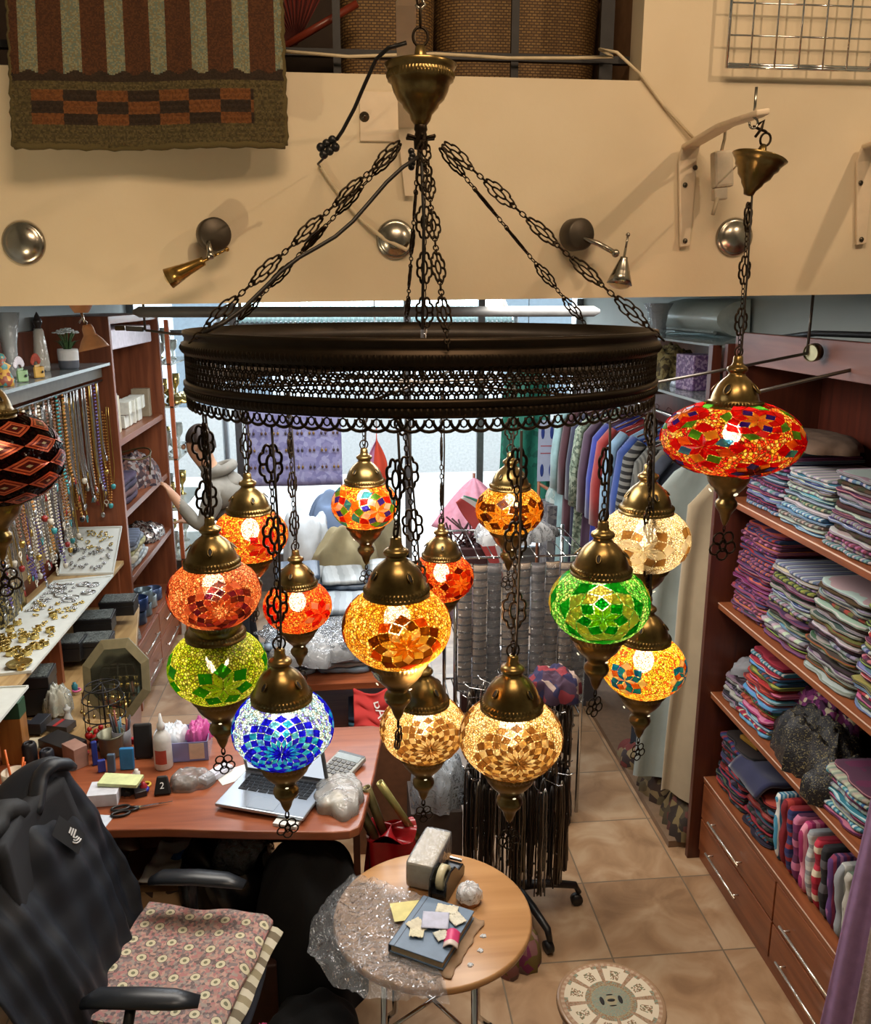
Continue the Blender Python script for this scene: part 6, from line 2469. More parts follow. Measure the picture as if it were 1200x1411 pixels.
# black thing with a white figure
c = atz(224, 1095, DZ)
bt = thing('black_pouch', 'small black pouch printed with a white figure 2', 'pouch', (c.x, c.y + .01, DZ), (0, 0, .1))
u = MB()
u.box((0, 0, .035), (.065, .025, .07), (R(-18), 0, 0), taper=.6)
u.build('pouch_body', M((16, 16, 18), .5), bt, bevel=.006)
text_mesh('2', .034, WHITE, bt, Matrix.Translation((0, -.0145, .040)) @ Matrix.Rotation(R(72 - 16), 4, 'X'))
# scissors
c = atz(180, 1117, DZ)
sx = thing('scissors', 'black handled scissors with steel blades lying on the desk edge', 'scissors', (c.x, c.y, DZ + .004), (0, 0, R(14)))
u = MB()
for s in (-1, 1):
    u.tube([(-.035 + .032 * math.cos(2 * PI * i / 20), s * .018 + .015 * math.sin(2 * PI * i / 20), .003 + s * .001) for i in range(20)], .0048, 6, True)
    u.tube([(-.005, s * .014, .003), (.03, s * .004, .004)], .006, 6, flat=.6)
u.build('handles', BLACKPL, sx)
u = MB()
for s in (-1, 1):
    u.add([(.025, -.007 * s, .003), (.03, .006 * s, .003), (.15, .001 * s, .003), (.15, 0, .005), (.03, .006 * s, .006), (.025, -.007 * s, .006)], [(0, 1, 2), (5, 4, 3), (0, 2, 3, 5), (1, 2, 3, 4)])
u.build('blades', CHROME, sx)
# stapler-like clutter, blue bead, paper stack etc.
c = atz(193, 1098, DZ)
b = MB()
b.tube([(.016 * math.cos(2 * PI * i / 18), .016 * math.sin(2 * PI * i / 18), .012) for i in range(18)], .008, 8, True)
b.ball((0, 0, .006), (.012, .012, .006), 10, 6)
for v_i in range(len(b.v)):
    x, y, z = b.v[v_i]
    b.v[v_i] = (x + c.x + .005, y + c.y + .03, z + DZ)
tag(b.build('blue_ring_bead', M((30, 44, 150), .3)), 'blue and white round evil-eye bead beside the scissors', 'bead')
heap('black_leather_purse', 'black soft purse under the green pad near the scissors', 'purse', (atz(172, 1098, DZ).x, atz(172, 1098, DZ).y + .04, DZ), (.11, .08, .03), M((20, 20, 22), .45), 3)
c = atz(140, 1108, DZ)
b = MB()
b.box((0, 0, .025), (.11, .10, .05), T=T2(c.x + .005, c.y + .03, DZ, .05))
tag(b.build('note_block', M((200, 204, 214), .6), bevel=.002), 'white note block on a beige box at the desk edge', 'note block')
c = atz(162, 1080, DZ + .05)
b = MB()
b.box((0, 0, .006), (.15, .075, .012), (0, .03, 0), T=T2(c.x + .01, c.y + .01, DZ + .052, R(-8)))
tag(b.build('green_pad', M((196, 206, 150), .6)), 'pale green receipt pad on the white note block', 'pad')
b = MB().box((atz(135, 1138, DZ).x, atz(135, 1138, DZ).y + .02, DZ + .001), (.07, .09, .002), (0, 0, -.2))
tag(b.build('loose_paper', M((196, 206, 220), .6)), 'pale loose paper at the desk edge under the jacket', 'paper')
# blue boxes/cards
for i, (px, py, w_, h_, c_, lab) in enumerate(((172, 1068, .055, .09, (40, 116, 170), 'bright blue upright packet behind the green pad'), (127, 1062, .022, .10, (30, 50, 130), 'dark blue lighter standing behind the jacket peak'), (150, 1072, .03, .075, (70, 90, 110), 'grey-blue round mirror lid leaning near the mug'), (136, 1072, .03, .05, (46, 62, 150), 'small blue clip near the jacket collar'))):
    c = atz(px, py, DZ)
    b = MB().box((c.x, c.y + .05, DZ + h_ / 2), (w_, .02, h_), (R(-6), 0, .3 * (i % 2)))
    tag(b.build('blue_packet', M(c_, .35), bevel=.004), lab, 'packet')
# metal mug
c = atz(145, 1058, DZ)
mg = thing('metal_mug', 'dented grey metal mug on the desk clutter', 'mug', (c.x, c.y + .11, DZ))
u = MB()
u.lathe([(0, 0), (.044, 0), (.046, .01), (.05, .085), (.056, .095), (.05, .095), (.045, .02), (0, .015)], 28)
u.build('mug_body', M((110, 110, 92), .35, .6), mg)
u = MB()
u.tube([(-.05, 0, .08), (-.075, 0, .07), (-.078, 0, .04), (-.048, 0, .025)], .005, 8)
u.build('mug_handle', M((110, 110, 92), .35, .6), mg)


def pencup(px, py, lab, cup, pens, n=9, h=.09, r=.036, dy=.03, ph=.15, z=DZ):
    c = atz(px, py, z)
    t = thing('pen_cup', lab, 'pen cup', (c.x, c.y + dy, z))
    u = MB()
    u.lathe([(0, 0), (r, 0), (r * 1.05, h), (r * .95, h), (r * .9, .01), (0, .008)], 24)
    u.build('cup', cup, t)
    for i in range(n):
        q = i * 2.4
        u = MB()
        a = Vector((r * .5 * math.cos(q), r * .5 * math.sin(q), .012))
        e = Vector((r * 1.1 * math.cos(q), r * 1.1 * math.sin(q), ph * (.85 + .25 * ((i * 5) % 3) / 2)))
        u.tube([a, e], .0042, 6)
        u.build('pen', M(pens[i % len(pens)], .4), t)


pencup(165, 1040, 'grey pen cup crowded with dark pens behind the black case', M((110, 110, 116), .4), [(60, 60, 70), (120, 60, 50), (70, 110, 130), (40, 40, 44)], 9, dy=.05)
pencup(18, 1098, 'white printed mug with orange handled tools, left edge of desk', M((206, 196, 176), .4), [(206, 96, 40), (220, 110, 50)], 4, r=.042, dy=.03, ph=.15)
pencup(-4, 1120, 'second white printed mug cut by the left picture edge', M((196, 190, 180), .4), [(50, 50, 54)], 3, r=.042, dy=.0)
# red flowers ornament
c = atz(130, 1040, DZ)
b = MB()
rj = random.Random(8)
for i in range(12):
    b.ball((c.x + rj.uniform(-.04, .04), c.y + .08 + rj.uniform(-.02, .03), DZ + .03 + rj.uniform(0, .05)), rj.uniform(.009, .017), 10, 6, col=lin((170, 30, 30)) if i % 3 else lin((60, 110, 60)))
b.box((c.x, c.y + .08, DZ + .012), (.07, .05, .024), col=lin((90, 26, 26)))
tag(b.build('red_berry_ornament', painted('lacquer', .3)), 'red and green berry ornament on the crowded counter', 'ornament')
# black camera-like pieces, playing-card boxes
for i, (px, py, sx_, sy_, h, c_, lab) in enumerate(((37, 1075, .05, .05, .13, (22, 22, 26), 'black tall cylinder-like speaker by the left mug'), (60, 1075, .05, .05, .10, (26, 30, 40), 'black round-topped gadget beside the tall black one'),
                                             (58, 1035, .16, .10, .012, (186, 176, 150), 'cream paper with gold rings lying on the counter'), (50, 1012, .06, .10, .05, (38, 40, 46), 'black mobile phone propped in a cradle'),
                                             (80, 1012, .10, .07, .03, (60, 56, 60), 'patterned black card box with red stripe'), (28, 1015, .07, .06, .04, (44, 44, 50), 'dark small box left of the phone'), (82, 1042, .18, .10, .05, (24, 22, 24), 'black open pouch behind the mug'),
                                             (100, 1062, .09, .06, .09, (150, 116, 104), 'pinkish cardboard box behind the jacket collar'))):
    c = atz(px, py, DZ)
    b = MB()
    if i < 2:
        b.lathe([(0, 0), (.028, 0), (.028, h * .9), (.022, h), (.014, h), (.012, h - .01), (0, h - .01)], 20, c=(c.x, c.y + .06, DZ))
    else:
        b.box((c.x, c.y + .05, DZ + h / 2), (sx_, sy_, h), (0, 0, .3 - .15 * i))
    if i == 4:
        b.box((c.x - .01, c.y + .05, DZ + h + .001), (.016, .068, .002), (0, 0, .3 - .15 * i), mi=1)
    tag(b.build(['black_speaker', 'black_gadget', 'printed_paper', 'phone_cradle', 'card_box', 'small_box', 'open_pouch', 'cardboard_box'][i], [M(c_, .4), M((170, 40, 40), .4)], bevel=.002 if i != 2 else 0), lab, ['speaker', 'gadget', 'paper', 'phone', 'box', 'box', 'pouch', 'box'][i])
# tall green and tan box at left edge
c = atz(20, 1072, DZ)
gb = thing('tall_box', 'tall tan wood-look box with dark green top at the left edge', 'box', (c.x - .04, c.y + .14, DZ))
u = MB()
u.box((0, 0, .10), (.09, .07, .20))
u.build('box_body', wood((156, 104, 50), (120, 74, 34), 'z', .3), gb, bevel=.002)
u = MB()
u.box((0, 0, .235), (.092, .072, .07))
u.build('green_top', M((28, 70, 48), .4), gb, bevel=.002)
# clear bag and scent bottle on counter
c = atz(75, 985, .77)
heap('clear_bag_of_beads', 'clear bag with yellow and white beads on the counter', 'bag', (c.x, c.y + .05, .762), (.12, .12, .12), film('bead_bag', (.8, .82, .7), .4, .15, 30, .9), 11)
c = atz(90, 1000, .77)
b = MB()
b.lathe([(0, 0), (.022, 0), (.024, .01), (.012, .05), (.010, .055), (.016, .065), (.016, .075), (.005, .08), (.007, .088), (0, .093)], 16, c=(c.x, c.y + .04, .762))
tag(b.build('glass_scent_bottle', film('scent_glass', (.85, .9, .9), .5, .05, 20, .2)), 'small crystal scent bottle in front of the wire stand', 'bottle')

rq = random.Random(17)
KN = [('white', (206, 206, 200)), ('crimson', (150, 30, 44)), ('teal', (40, 110, 120)), ('grey', (110, 112, 116)), ('yellow', (196, 166, 60)), ('pink', (196, 90, 140)), ('dark', (34, 32, 36)), ('tan', (160, 126, 90))]
SPOTS = [('near the metal mug', 152, 1028), ('beside the pen cup', 180, 1020), ('behind the phone cradle', 66, 990), ('in front of the wire stand', 120, 1030), ('beside the tall dark box', 30, 990), ('next to the blue packet', 188, 1078), ('beside the black pouch', 205, 1085), ('left of the octagonal mirror', 112, 950)]
for i in range(24):
    sn, px, py = SPOTS[i % 8]
    kn, kc = KN[(i + i // 8 * 3) % 8]
    z_ = DZ if px > 100 and py > 1000 else .762
    c = atz(px + rq.uniform(-14, 14), py + rq.uniform(-14, 12), z_)
    b = MB()
    k_ = i // 8
    if k_ == 0:
        b.box((c.x, c.y, z_ + .012), (rq.uniform(.03, .06), rq.uniform(.02, .04), .024), (0, 0, rq.uniform(0, 3)))
    elif k_ == 1:
        b.lathe([(0, 0), (.012, 0), (.014, .004), (.014, .03), (.008, .034), (.008, .042), (0, .042)], 14, c=(c.x, c.y, z_))
    else:
        b.tube([(c.x + .018 * math.cos(a_ * PI / 6), c.y + .018 * math.sin(a_ * PI / 6), z_ + .006) for a_ in range(12)], .005, 6, True)
    tag(b.build(['small_packet', 'small_jar', 'thread_ring'][k_], M(kc, .4), bevel=.002 if k_ == 0 else 0), '%s %s %s' % (kn, ['small packet', 'little jar', 'small ring of thread'][k_], sn), ['packet', 'jar', 'thread'][k_], 'small things on the crowded desk')

# ================================================================ OFFICE CHAIR WITH JACKET
SZ = .50
oc_ = thing('office_chair', 'black office chair with padded arms in the lower left corner', 'chair', (-.60, 2.36, 0), (0, 0, R(-8)))
u = MB()
nq = 40


def seatf(u_, v):
    q = 2 * PI * u_
    n_ = 3.5
    cx2 = abs(math.cos(q)) ** (2 / n_) * (1 if math.cos(q) > 0 else -1)
    sy2 = abs(math.sin(q)) ** (2 / n_) * (1 if math.sin(q) > 0 else -1)
    k_ = math.sin(PI * (.08 + .84 * v)) ** .35
    return (.27 * cx2 * k_ + .0, .26 * sy2 * k_, SZ - .09 + .08 * v)


u.grid(seatf, nq, 8, wrap=True)
u.add([seatf(i / nq, 1) for i in range(nq)], [tuple(range(nq))])
u.add([seatf(i / nq, 0) for i in range(nq)], [tuple(range(nq - 1, -1, -1))])
u.build('seat', M((34, 38, 50), .85), oc_)
u = MB()
u.tube([(-.30, 0, SZ - .05), (-.36, 0, SZ + .08), (-.38, 0, SZ + .25)], .022, 8)
u.build('back_support', BLACKPL, oc_)
u = MB()
u.grid(lambda a, v: (-.30 - .10 * v - .035 * math.sin(PI * a), (a - .5) * .44 * (1 - .25 * abs(v - .45)), SZ + .10 + .50 * v), 16, 14)
u.build('backrest', M((24, 26, 32), .8), oc_, solid=.05)
for s in (1, -1):
    u = MB()
    pts = [(-.16, s * .265, .665), (-.12, s * .262, .682), (0, s * .262, .686), (.10, s * .258, .682), (.17, s * .25, .67)]
    u.tube(pts, [.022, .036, .038, .036, .022], 14, flat=.5)
    u.build('armrest', M((30, 34, 40), .35), oc_)
    u = MB()
    u.tube([(-.02, s * .27, .66), (-.03, s * .30, .58), (-.03, s * .30, .47), (-.02, s * .2, .42)], .016, 8)
    u.build('arm_post', BLACKPL, oc_)
u = MB()
u.tube([(0, 0, .10), (0, 0, .42)], .03, 12)
u.build('gas_column', IRON, oc_)
for i in range(5):
    q = i * 2 * PI / 5 + .3
    u = MB()
    u.tube([(0, 0, .12), (.15 * math.cos(q), .15 * math.sin(q), .11), (.28 * math.cos(q), .28 * math.sin(q), .075)], [.03, .022, .016], 8)
    lg = u.build('leg', BLACKPL, oc_)
    u = MB()
    for s in (-1, 1):
        T = Matrix.Translation((.28 * math.cos(q), .28 * math.sin(q), .027)) @ Matrix.Rotation(q, 4, 'Z')
        u.lathe([(0, -.008), (.026, -.008), (.026, .008), (0, .008)], 16, T=T @ Matrix.Translation((0, s * .012, 0)) @ Matrix.Rotation(PI / 2, 4, 'X'))
    u.build('caster', BLACKPL, lg)

# patterned cloth cushion on the seat
def floral():
    m, nt, b = newmat('floral_print_cotton')
    co = coords(nt)
    v1 = node(nt, 'ShaderNodeTexVoronoi')
    v1.inputs['Scale'].default_value = 110
    nt.links.new(co, v1.inputs['Vector'])
    sp = node(nt, 'ShaderNodeSeparateColor')
    nt.links.new(v1.outputs['Color'], sp.inputs[0])
    cl = [(168, 134, 126), (132, 118, 118), (186, 150, 138), (112, 98, 98), (174, 122, 120), (156, 144, 136)]
    base = ramp(nt, [(i / 6, lin(c)) for i, c in enumerate(cl)], sp.outputs[0], 'CONSTANT')
    v2 = node(nt, 'ShaderNodeTexVoronoi', voronoi_dimensions='2D')
    v2.inputs['Scale'].default_value = 15
    v2.inputs['Randomness'].default_value = .25
    nt.links.new(co, v2.inputs['Vector'])
    d = v2.outputs['Distance']
    flower = ramp(nt, [(0, lin((120, 120, 96))), (.09, lin((206, 198, 168))), (.23, lin((90, 78, 76)))], d, 'CONSTANT')
    lt = node(nt, 'ShaderNodeMath', operation='LESS_THAN')
    lt.inputs[1].default_value = .26
    nt.links.new(d, lt.inputs[0])
    mx = node(nt, 'ShaderNodeMix', data_type='RGBA')
    nt.links.new(lt.outputs[0], mx.inputs[0])
    nt.links.new(base, mx.inputs[6])
    nt.links.new(flower, mx.inputs[7])
    nt.links.new(mx.outputs[2], b.inputs['Base Color'])
    b.inputs['Roughness'].default_value = .9
    return m


cs = thing('seat_cloth', 'folded pink floral cloth with cream flowers covering the office chair seat', 'cloth', (-.585, 2.38, SZ - .008), (0, 0, R(-14)))


def slab(w, d, t, seed, droop=.0, z0=0.0, px=0, py=0):
    u = MB()

    def top(a, v):
        x, y = (a - .5) * w, (v - .5) * d
        e = max(0, (a - .93) / .07)
        return (x + px + .006 * wig(v * 6, 0, seed), y + py + .006 * wig(a * 6, 0, seed), z0 + t + .007 * wig(a * 5, v * 4, seed) - (t * .6) * e ** 2 - droop * max(0, a - .9) * 10)
    u.grid(top, 26, 22)
    n1, n2 = 26, 22
    u.grid(lambda a, v: (lambda p: (p[0], p[1], z0 + (p[2] - z0) * .0 + .001))(top(a, 1 - v)), 26, 22)
    for f in ((lambda a, v: (lambda p: (p[0], p[1], z0 + .001 + (p[2] - z0 - .001) * v))(top(a, 0))), (lambda a, v: (lambda p: (p[0], p[1], z0 + .001 + (p[2] - z0 - .001) * v))(top(1 - a, 1))),
              (lambda a, v: (lambda p: (p[0], p[1], z0 + .001 + (p[2] - z0 - .001) * v))(top(1, a))), (lambda a, v: (lambda p: (p[0], p[1], z0 + .001 + (p[2] - z0 - .001) * v))(top(0, 1 - a)))):
        u.grid(f, 22, 2)
    return u


slab(.45, .50, .035, 1, .0, .028).build('floral_layer', floral(), cs)
slab(.48, .48, .028, 4, .01, .0, .015, 0).build('plaid_layer', stripes([(196, 190, 168), (150, 140, 112), (206, 200, 180), (120, 110, 90)], 'y', 9, .9), cs)
heap('magenta_string', 'magenta knitted string hanging by the right of the seat', 'string', (-.31, 2.16, SZ - .06), (.05, .12, .03), M((130, 24, 70), .9), 3)

# jacket over the backrest
NAVY = M((20, 25, 34), .5, 0, .12, 8)
jk = thing('draped_jacket', 'dark navy jacket draped over the back of the office chair, white logo', 'jacket', (-.95, 2.40, SZ))
o0 = Vector(jk.location)
T0, T1 = atz(80, 1052, 1.12), Vector((-1.18, 2.00, 1.14))
B0, B1 = Vector((-.775, 2.66, .54)), Vector((-.72, 1.96, .34))


def jf(a, v):
    """a: far edge (0) -> near (1); v: 0 bottom front ... 1 over the top and down behind"""
    if v < .62:
        f = v / .62
        p = B0.lerp(B1, a).lerp(T0.lerp(T1, a), f)
        bulge = .028 * math.sin(PI * f)
        n = Vector((.9, -.15, .3))
        p = p + n * bulge
        fold = .020 * math.sin(a * 21 + 2.5 * f + 2.2 * math.sin(f * 4 + a * 3)) * (1 - .55 * f) * (.6 + .5 * math.sin(a * 9 + f * 5)) + .009 * math.sin(a * 53 + f * 7 + 2 * math.sin(a * 8)) * (1 - f * .6) + .010 * wig(a * 9, f * 9, 3)
        p = p + n * fold
        # far edge flares low, narrows at the collar
        p = p + Vector((.0, .10 * math.sin(PI * f) * (1 - a) * .35, 0))
        if f > .80:
            hump = math.exp(-((a - .06) / .10) ** 2) * (f - .80) / .20
            p.z += .03 * hump
            p.z -= .06 * math.exp(-((a - .30) / .12) ** 2) * (f - .8) / .2
    else:
        f = (v - .62) / .38
        p = T0.lerp(T1, a)
        p.z += .03 * math.exp(-((a - .06) / .10) ** 2) - .06 * math.exp(-((a - .30) / .12) ** 2)
        p = p + Vector((-.13 * math.sin(min(1, f * 3) * PI / 2) - .05 * f, .01, -.50 * f ** 1.5 + .015 * math.sin(f * PI)))
        p = p + Vector((.012, 0, .004)) * math.sin(a * 26 + f * 3)
    return tuple(p - o0)


u = MB()
u.grid(jf, 90, 60)
u.build('jacket_body', NAVY, jk, solid=.006)
# collar / hood roll near the peak
u = MB()
pts = [Vector(jf(.0 + .30 * i / 10, .57 + .05 * math.sin(i / 10 * PI))) + Vector((.015, 0, .012)) for i in range(11)]
u.tube(pts, [.02] + [.03] * 9 + [.02], 12, flat=.7)
u.build('hood_roll', NAVY, jk)
u = MB()
pts = [Vector(jf(.30 + .6 * i / 12, .60 + .02 * math.sin(i))) + Vector((.0, 0, .02)) for i in range(13)]
u.tube(pts, [.03] + [.045] * 11 + [.03], 12, flat=.8)
u.build('sleeve', M((16, 17, 20), .7), jk)
# logo patch: dark patch, three quarter arcs and lettering in white
Lc = Vector(jf(.27, .44))
n_ = Vector((.85, -.25, .42)).normalized()
TL_ = frame_T(Lc + n_ * .022, (0, -.9, -.35), n_)
u = MB()
u.box((0, -.01, 0), (.07, .12, .001), T=TL_)
pt_ = u.build('logo_patch', M((14, 15, 18), .6), jk)
u = MB()
for r_ in (.010, .018, .026):
    pts = [(-.012 + r_ * math.cos(PI * i / 16), .012 + r_ * math.sin(PI * i / 16), .002) for i in range(0, 9)]
    u.tube([TL_ @ Vector(p) for p in pts], .0026, 5)
for i in range(3):
    u.box((-.014, .008 - i * .010, .002), (.028 - .004 * i, .006, .001), T=TL_)
u.build('logo_print', M((214, 214, 214), .6), pt_)

# ================================================================ UNDER THE DESK
bb_ = thing('waste_bin', 'black bin lined with a black bin bag under the desk', 'bin', (-.53, 3.02, 0))
u = MB()
u.lathe([(0, 0), (.12, 0), (.155, .42), (.15, .42), (.115, .01), (0, .01)], 28)
u.build('bin_body', BLACKPL, bb_)
u = MB()
u.grid(lambda a, v: ((.155 + .03 * math.sin(v * PI) + .012 * math.sin(a * 40 + v * 5)) * math.cos(2 * PI * a), (.155 + .03 * math.sin(v * PI) + .012 * math.sin(a * 40 + v * 5)) * math.sin(2 * PI * a), .24 + .27 * v + .02 * math.sin(a * 20) * v), 80, 10, wrap=True)
u.grid(lambda a, v: ((.155 - .12 * v + .012 * math.sin(a * 40)) * math.cos(2 * PI * a), (.155 - .12 * v + .012 * math.sin(a * 40)) * math.sin(2 * PI * a), .51 - .12 * v + .02 * math.sin(a * 20) * (1 - v)), 80, 8, wrap=True)
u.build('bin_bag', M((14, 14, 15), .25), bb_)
heap('clear_plastic_wrap', 'clear crumpled plastic in the black bin', 'wrap', (-.46, 3.04, .44), (.22, .18, .10), film('wrap', (.7, .72, .74), .25, .12, 30, 1.0), 5)
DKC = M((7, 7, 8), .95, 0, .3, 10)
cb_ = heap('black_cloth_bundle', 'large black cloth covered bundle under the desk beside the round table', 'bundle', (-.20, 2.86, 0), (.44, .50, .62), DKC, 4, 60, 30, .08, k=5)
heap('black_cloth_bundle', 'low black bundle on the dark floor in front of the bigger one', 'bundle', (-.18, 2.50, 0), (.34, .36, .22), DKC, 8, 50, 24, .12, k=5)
# cardboard, mailing bags, board
b = MB()
b.box((-.80, 3.14, .19), (.30, .24, .38), (0, 0, .15))
tag(b.build('cardboard_box', M((140, 108, 72), .85), bevel=.003), 'brown cardboard box under the desk', 'box')
b = MB()
b.grid(lambda a, v: (-.86 + .24 * a + .05 * v, 2.98 + .22 * v, .41 + .02 * wig(a * 5, v * 5, 2) + .03 * v), 14, 14, colfn=lambda a, v: lin((176, 30, 80)) if (v < .3 and a > .35) else (lin((60, 110, 180)) if (.55 < v < .72 and a > .3 and a < .7) else lin((206, 208, 206))))
tag(b.build('mailing_bag', painted('glossy_print', .25), solid=.006), 'glossy white mailing bag with blue and magenta print on the cardboard box', 'bag')
b = MB()
b.grid(lambda a, v: (-.93 + .34 * a, 2.76 + .22 * v, .27 + .10 * v + .012 * wig(a * 5, v * 5, 7)), 14, 14)
tag(b.build('brown_paper_bag', speckle([(150, 116, 78), (156, 122, 84), (148, 112, 74), (60, 40, 28), (152, 118, 80)], 22, .8, 0, .1), solid=.01), 'brown printed paper sack leaning on the cardboard box under the desk', 'bag')
b = MB()
b.box((-.60, 2.98, .22), (.07, .018, .46), (R(-22), R(6), .1))
tag(b.build('pale_board', wood((190, 166, 118), (160, 134, 88), 'z', .5), bevel=.002), 'pale wooden board leaning upright under the desk', 'board')
b = MB()
b.box((-.44, 2.72, .14), (.24, .16, .28), (0, 0, .1))
tag(b.build('brown_case', M((66, 38, 26), .5), bevel=.006), 'dark brown wooden case on the floor under the desk', 'case')

# ================================================================ ROUND TABLE
TZ = .64
TC = Vector((.228, 2.42, 0))
rt = thing('round_table', 'round light wood table with chromed legs', 'table', TC)
u = MB()
u.lathe([(0, TZ - .026), (.315, TZ - .026), (.323, TZ - .022), (.326, TZ - .013), (.323, TZ - .003), (.317, TZ), (0, TZ)], 72)
u.build('table_top', wood((186, 140, 92), (166, 120, 74), 'x', .32, .6), rt)
for i in range(4):
    q = R(35 + 90 * i)
    u = MB()
    u.tube([(.20 * math.cos(q), .20 * math.sin(q), TZ - .027), (.21 * math.cos(q), .21 * math.sin(q), .10), (.27 * math.cos(q), .27 * math.sin(q), .02)], .011, 10)
    lg = u.build('leg', CHROME, rt)
    u = MB()
    u.ball((.27 * math.cos(q), .27 * math.sin(q), .016), .016, 10, 6)
    u.build('foot', BLACKPL, lg)
u = MB()
for i in range(2):
    q = R(35 + 90 * i)
    u.tube([(.205 * math.cos(q), .205 * math.sin(q), .30), (-.205 * math.cos(q), -.205 * math.sin(q), .30)], .007, 8)
u.build('cross_brace', CHROME, rt)

# clear plastic sheet
pc = [atz(*p, TZ + .004) for p in ((545, 1290), (600, 1330), (620, 1375), (560, 1372), (500, 1362), (455, 1335), (422, 1290), (428, 1250), (470, 1205), (520, 1215), (590, 1240), (600, 1270))]
cen = atz(520, 1290, TZ + .004)
b = MB()
N_ = 72


def filmf(a, v):
    k_ = a * len(pc)
    i = int(k_) % len(pc)
    f = k_ - int(k_)
    e = pc[i].lerp(pc[(i + 1) % len(pc)], f)
    p = cen.lerp(e, v)
    r_ = (Vector((p.x, p.y)) - Vector((TC.x, TC.y))).length
    z = TZ + .009 + .011 * abs(wig(p.x * 38, p.y * 32, 2)) * (0.3 + v)
    if r_ > .325:
        z -= min(.09, (r_ - .325) * .85) - .0
        z += .012 * wig(a * 30, v * 5, 3)
    return (p.x, p.y, z)


b.grid(filmf, N_ * 2, 26, wrap=True)
tag(b.build('clear_plastic_sheet', film('crinkled_film', (.93, .96, 1.0), .10, .05, 32, 1.0)), 'crinkled clear plastic sheet spread over the left of the round table', 'plastic sheet')


def onT(px, py, z=TZ):
    return atz(px, py, z)


# wrapped napkin pack
c = onT(590, 1216)
np_ = thing('napkin_pack', 'long cream napkin pack in printed clear wrap on the round table', 'napkin pack', (c.x + .01, c.y + .06, TZ + .001), (0, 0, R(-24)))
u = MB()
u.box((0, 0, .05), (.095, .21, .098))
u.build('napkins', M((206, 190, 150), .9), np_, bevel=.008)
u = MB()
u.box((0, 0, .053), (.108, .226, .108))
u.build('clear_wrap', film('printed_wrap', (.85, .87, .95), .22, .12, 34, .35), np_, bevel=.016, subsurf=1)
# tape dispenser
c = onT(612, 1236)
td = thing('tape_dispenser', 'black desk tape dispenser with a roll of tape', 'tape dispenser', (c.x + .015, c.y + .05, TZ + .001), (0, 0, R(62)))
u = MB()
prof_ = [(-.085, 0), (.085, 0), (.09, .03), (.075, .05), (.03, .055), (-.0, .088), (-.045, .098), (-.085, .08), (-.092, .03)]
for s in (-1, 1):
    u.poly([(x, z) for x, z in prof_], .008, T=Matrix.Translation((0, s * .028 + .004, 0)) @ Matrix.Rotation(PI / 2, 4, 'X'))
u.box((0, 0, .016), (.165, .05, .03))
u.box((.06, 0, .036), (.04, .05, .02))
u.build('body', M((18, 18, 20), .22), td, bevel=.003)
u = MB()
u.lathe([(.014, -.012), (.042, -.012), (.042, .012), (.014, .012)], 32, T=Matrix.Translation((-.035, 0, .062)) @ Matrix.Rotation(PI / 2, 4, 'X'), closed=True)
u.build('tape_roll', M((196, 186, 150), .3), td)
u = MB()
u.box((.085, 0, .052), (.006, .045, .012), (0, R(-20), 0))
u.build('cutter', CHROME, td)
# paper wad
c = onT(648, 1250)
wd = thing('wrapped_wad', 'small bundle wrapped in crumpled white film on brown base', 'bundle', (c.x, c.y + .025, TZ + .001))
u = MB()
u.lathe([(0, 0), (.034, 0), (.038, .02), (.034, .035), (0, .036)], 24)
u.build('brown_base', M((156, 110, 76), .6), wd)
u = MB()
u.grid(lambda a, v: ((.043 * math.cos(v * PI / 2) ** .5 * (1 + .06 * math.sin(a * 40 + v * 7))) * math.cos(2 * PI * a), (.040 * math.cos(v * PI / 2) ** .5 * (1 + .06 * math.sin(a * 34))) * math.sin(2 * PI * a), .018 + .048 * math.sin(v * PI / 2) + .003 * math.sin(a * 50 + v * 9)), 60, 16, wrap=True)
u.build('white_film', film('white_film', (.88, .88, .9), .72, .25, 40, 1.0), wd)
# yellow note
c = onT(556, 1265)
b = MB()
b.box((c.x + .012, c.y + .006, TZ + .022), (.10, .085, .001), (R(2), R(3), R(8)))
tag(b.build('yellow_note', M((206, 196, 130), .7)), 'yellow sticky note sheet beside the blue-grey binder', 'note')
# binder on brown paper
c = (onT(537, 1318) + onT(608, 1343) + onT(650, 1268) + onT(588, 1246)) / 4
ang_ = math.atan2((onT(608, 1343) - onT(537, 1318)).y, (onT(608, 1343) - onT(537, 1318)).x)
b = MB()
b.grid(lambda a, v: tuple(T2(c.x + .012, c.y - .008, TZ, ang_) @ Vector(((a - .5) * .215 + .006 * wig(v * 12, 0, 2), (v - .5) * .27 + .006 * wig(a * 12, 0, 4), .003 + .004 * abs(wig(a * 9, v * 9, 1))))), 22, 26)
tag(b.build('brown_wrapping_paper', M((150, 122, 94), .85), solid=.002), 'crumpled brown wrapping paper under the binder', 'paper')
bd = thing('binder', 'worn blue-grey hardback diary with dark spine lying on brown paper', 'notebook', (c.x, c.y, TZ + .011), (0, 0, ang_))
u = MB()
u.box((0, 0, .0135), (.172, .236, .021))
u.build('pages', M((176, 158, 130), .9), bd)
u = MB()
u.box((0, 0, .0265), (.182, .246, .004))
u.box((0, 0, .0015), (.182, .246, .003))
u.build('cover', M((92, 112, 134), .35, 0, .08), bd, bevel=.0015)
u = MB()
u.box((-.0915, 0, .014), (.004, .247, .028))
u.box((-.074, 0, .0288), (.002, .246, .001))
u.build('spine', M((42, 46, 58), .4), bd, bevel=.001)
zt2 = TZ + .040
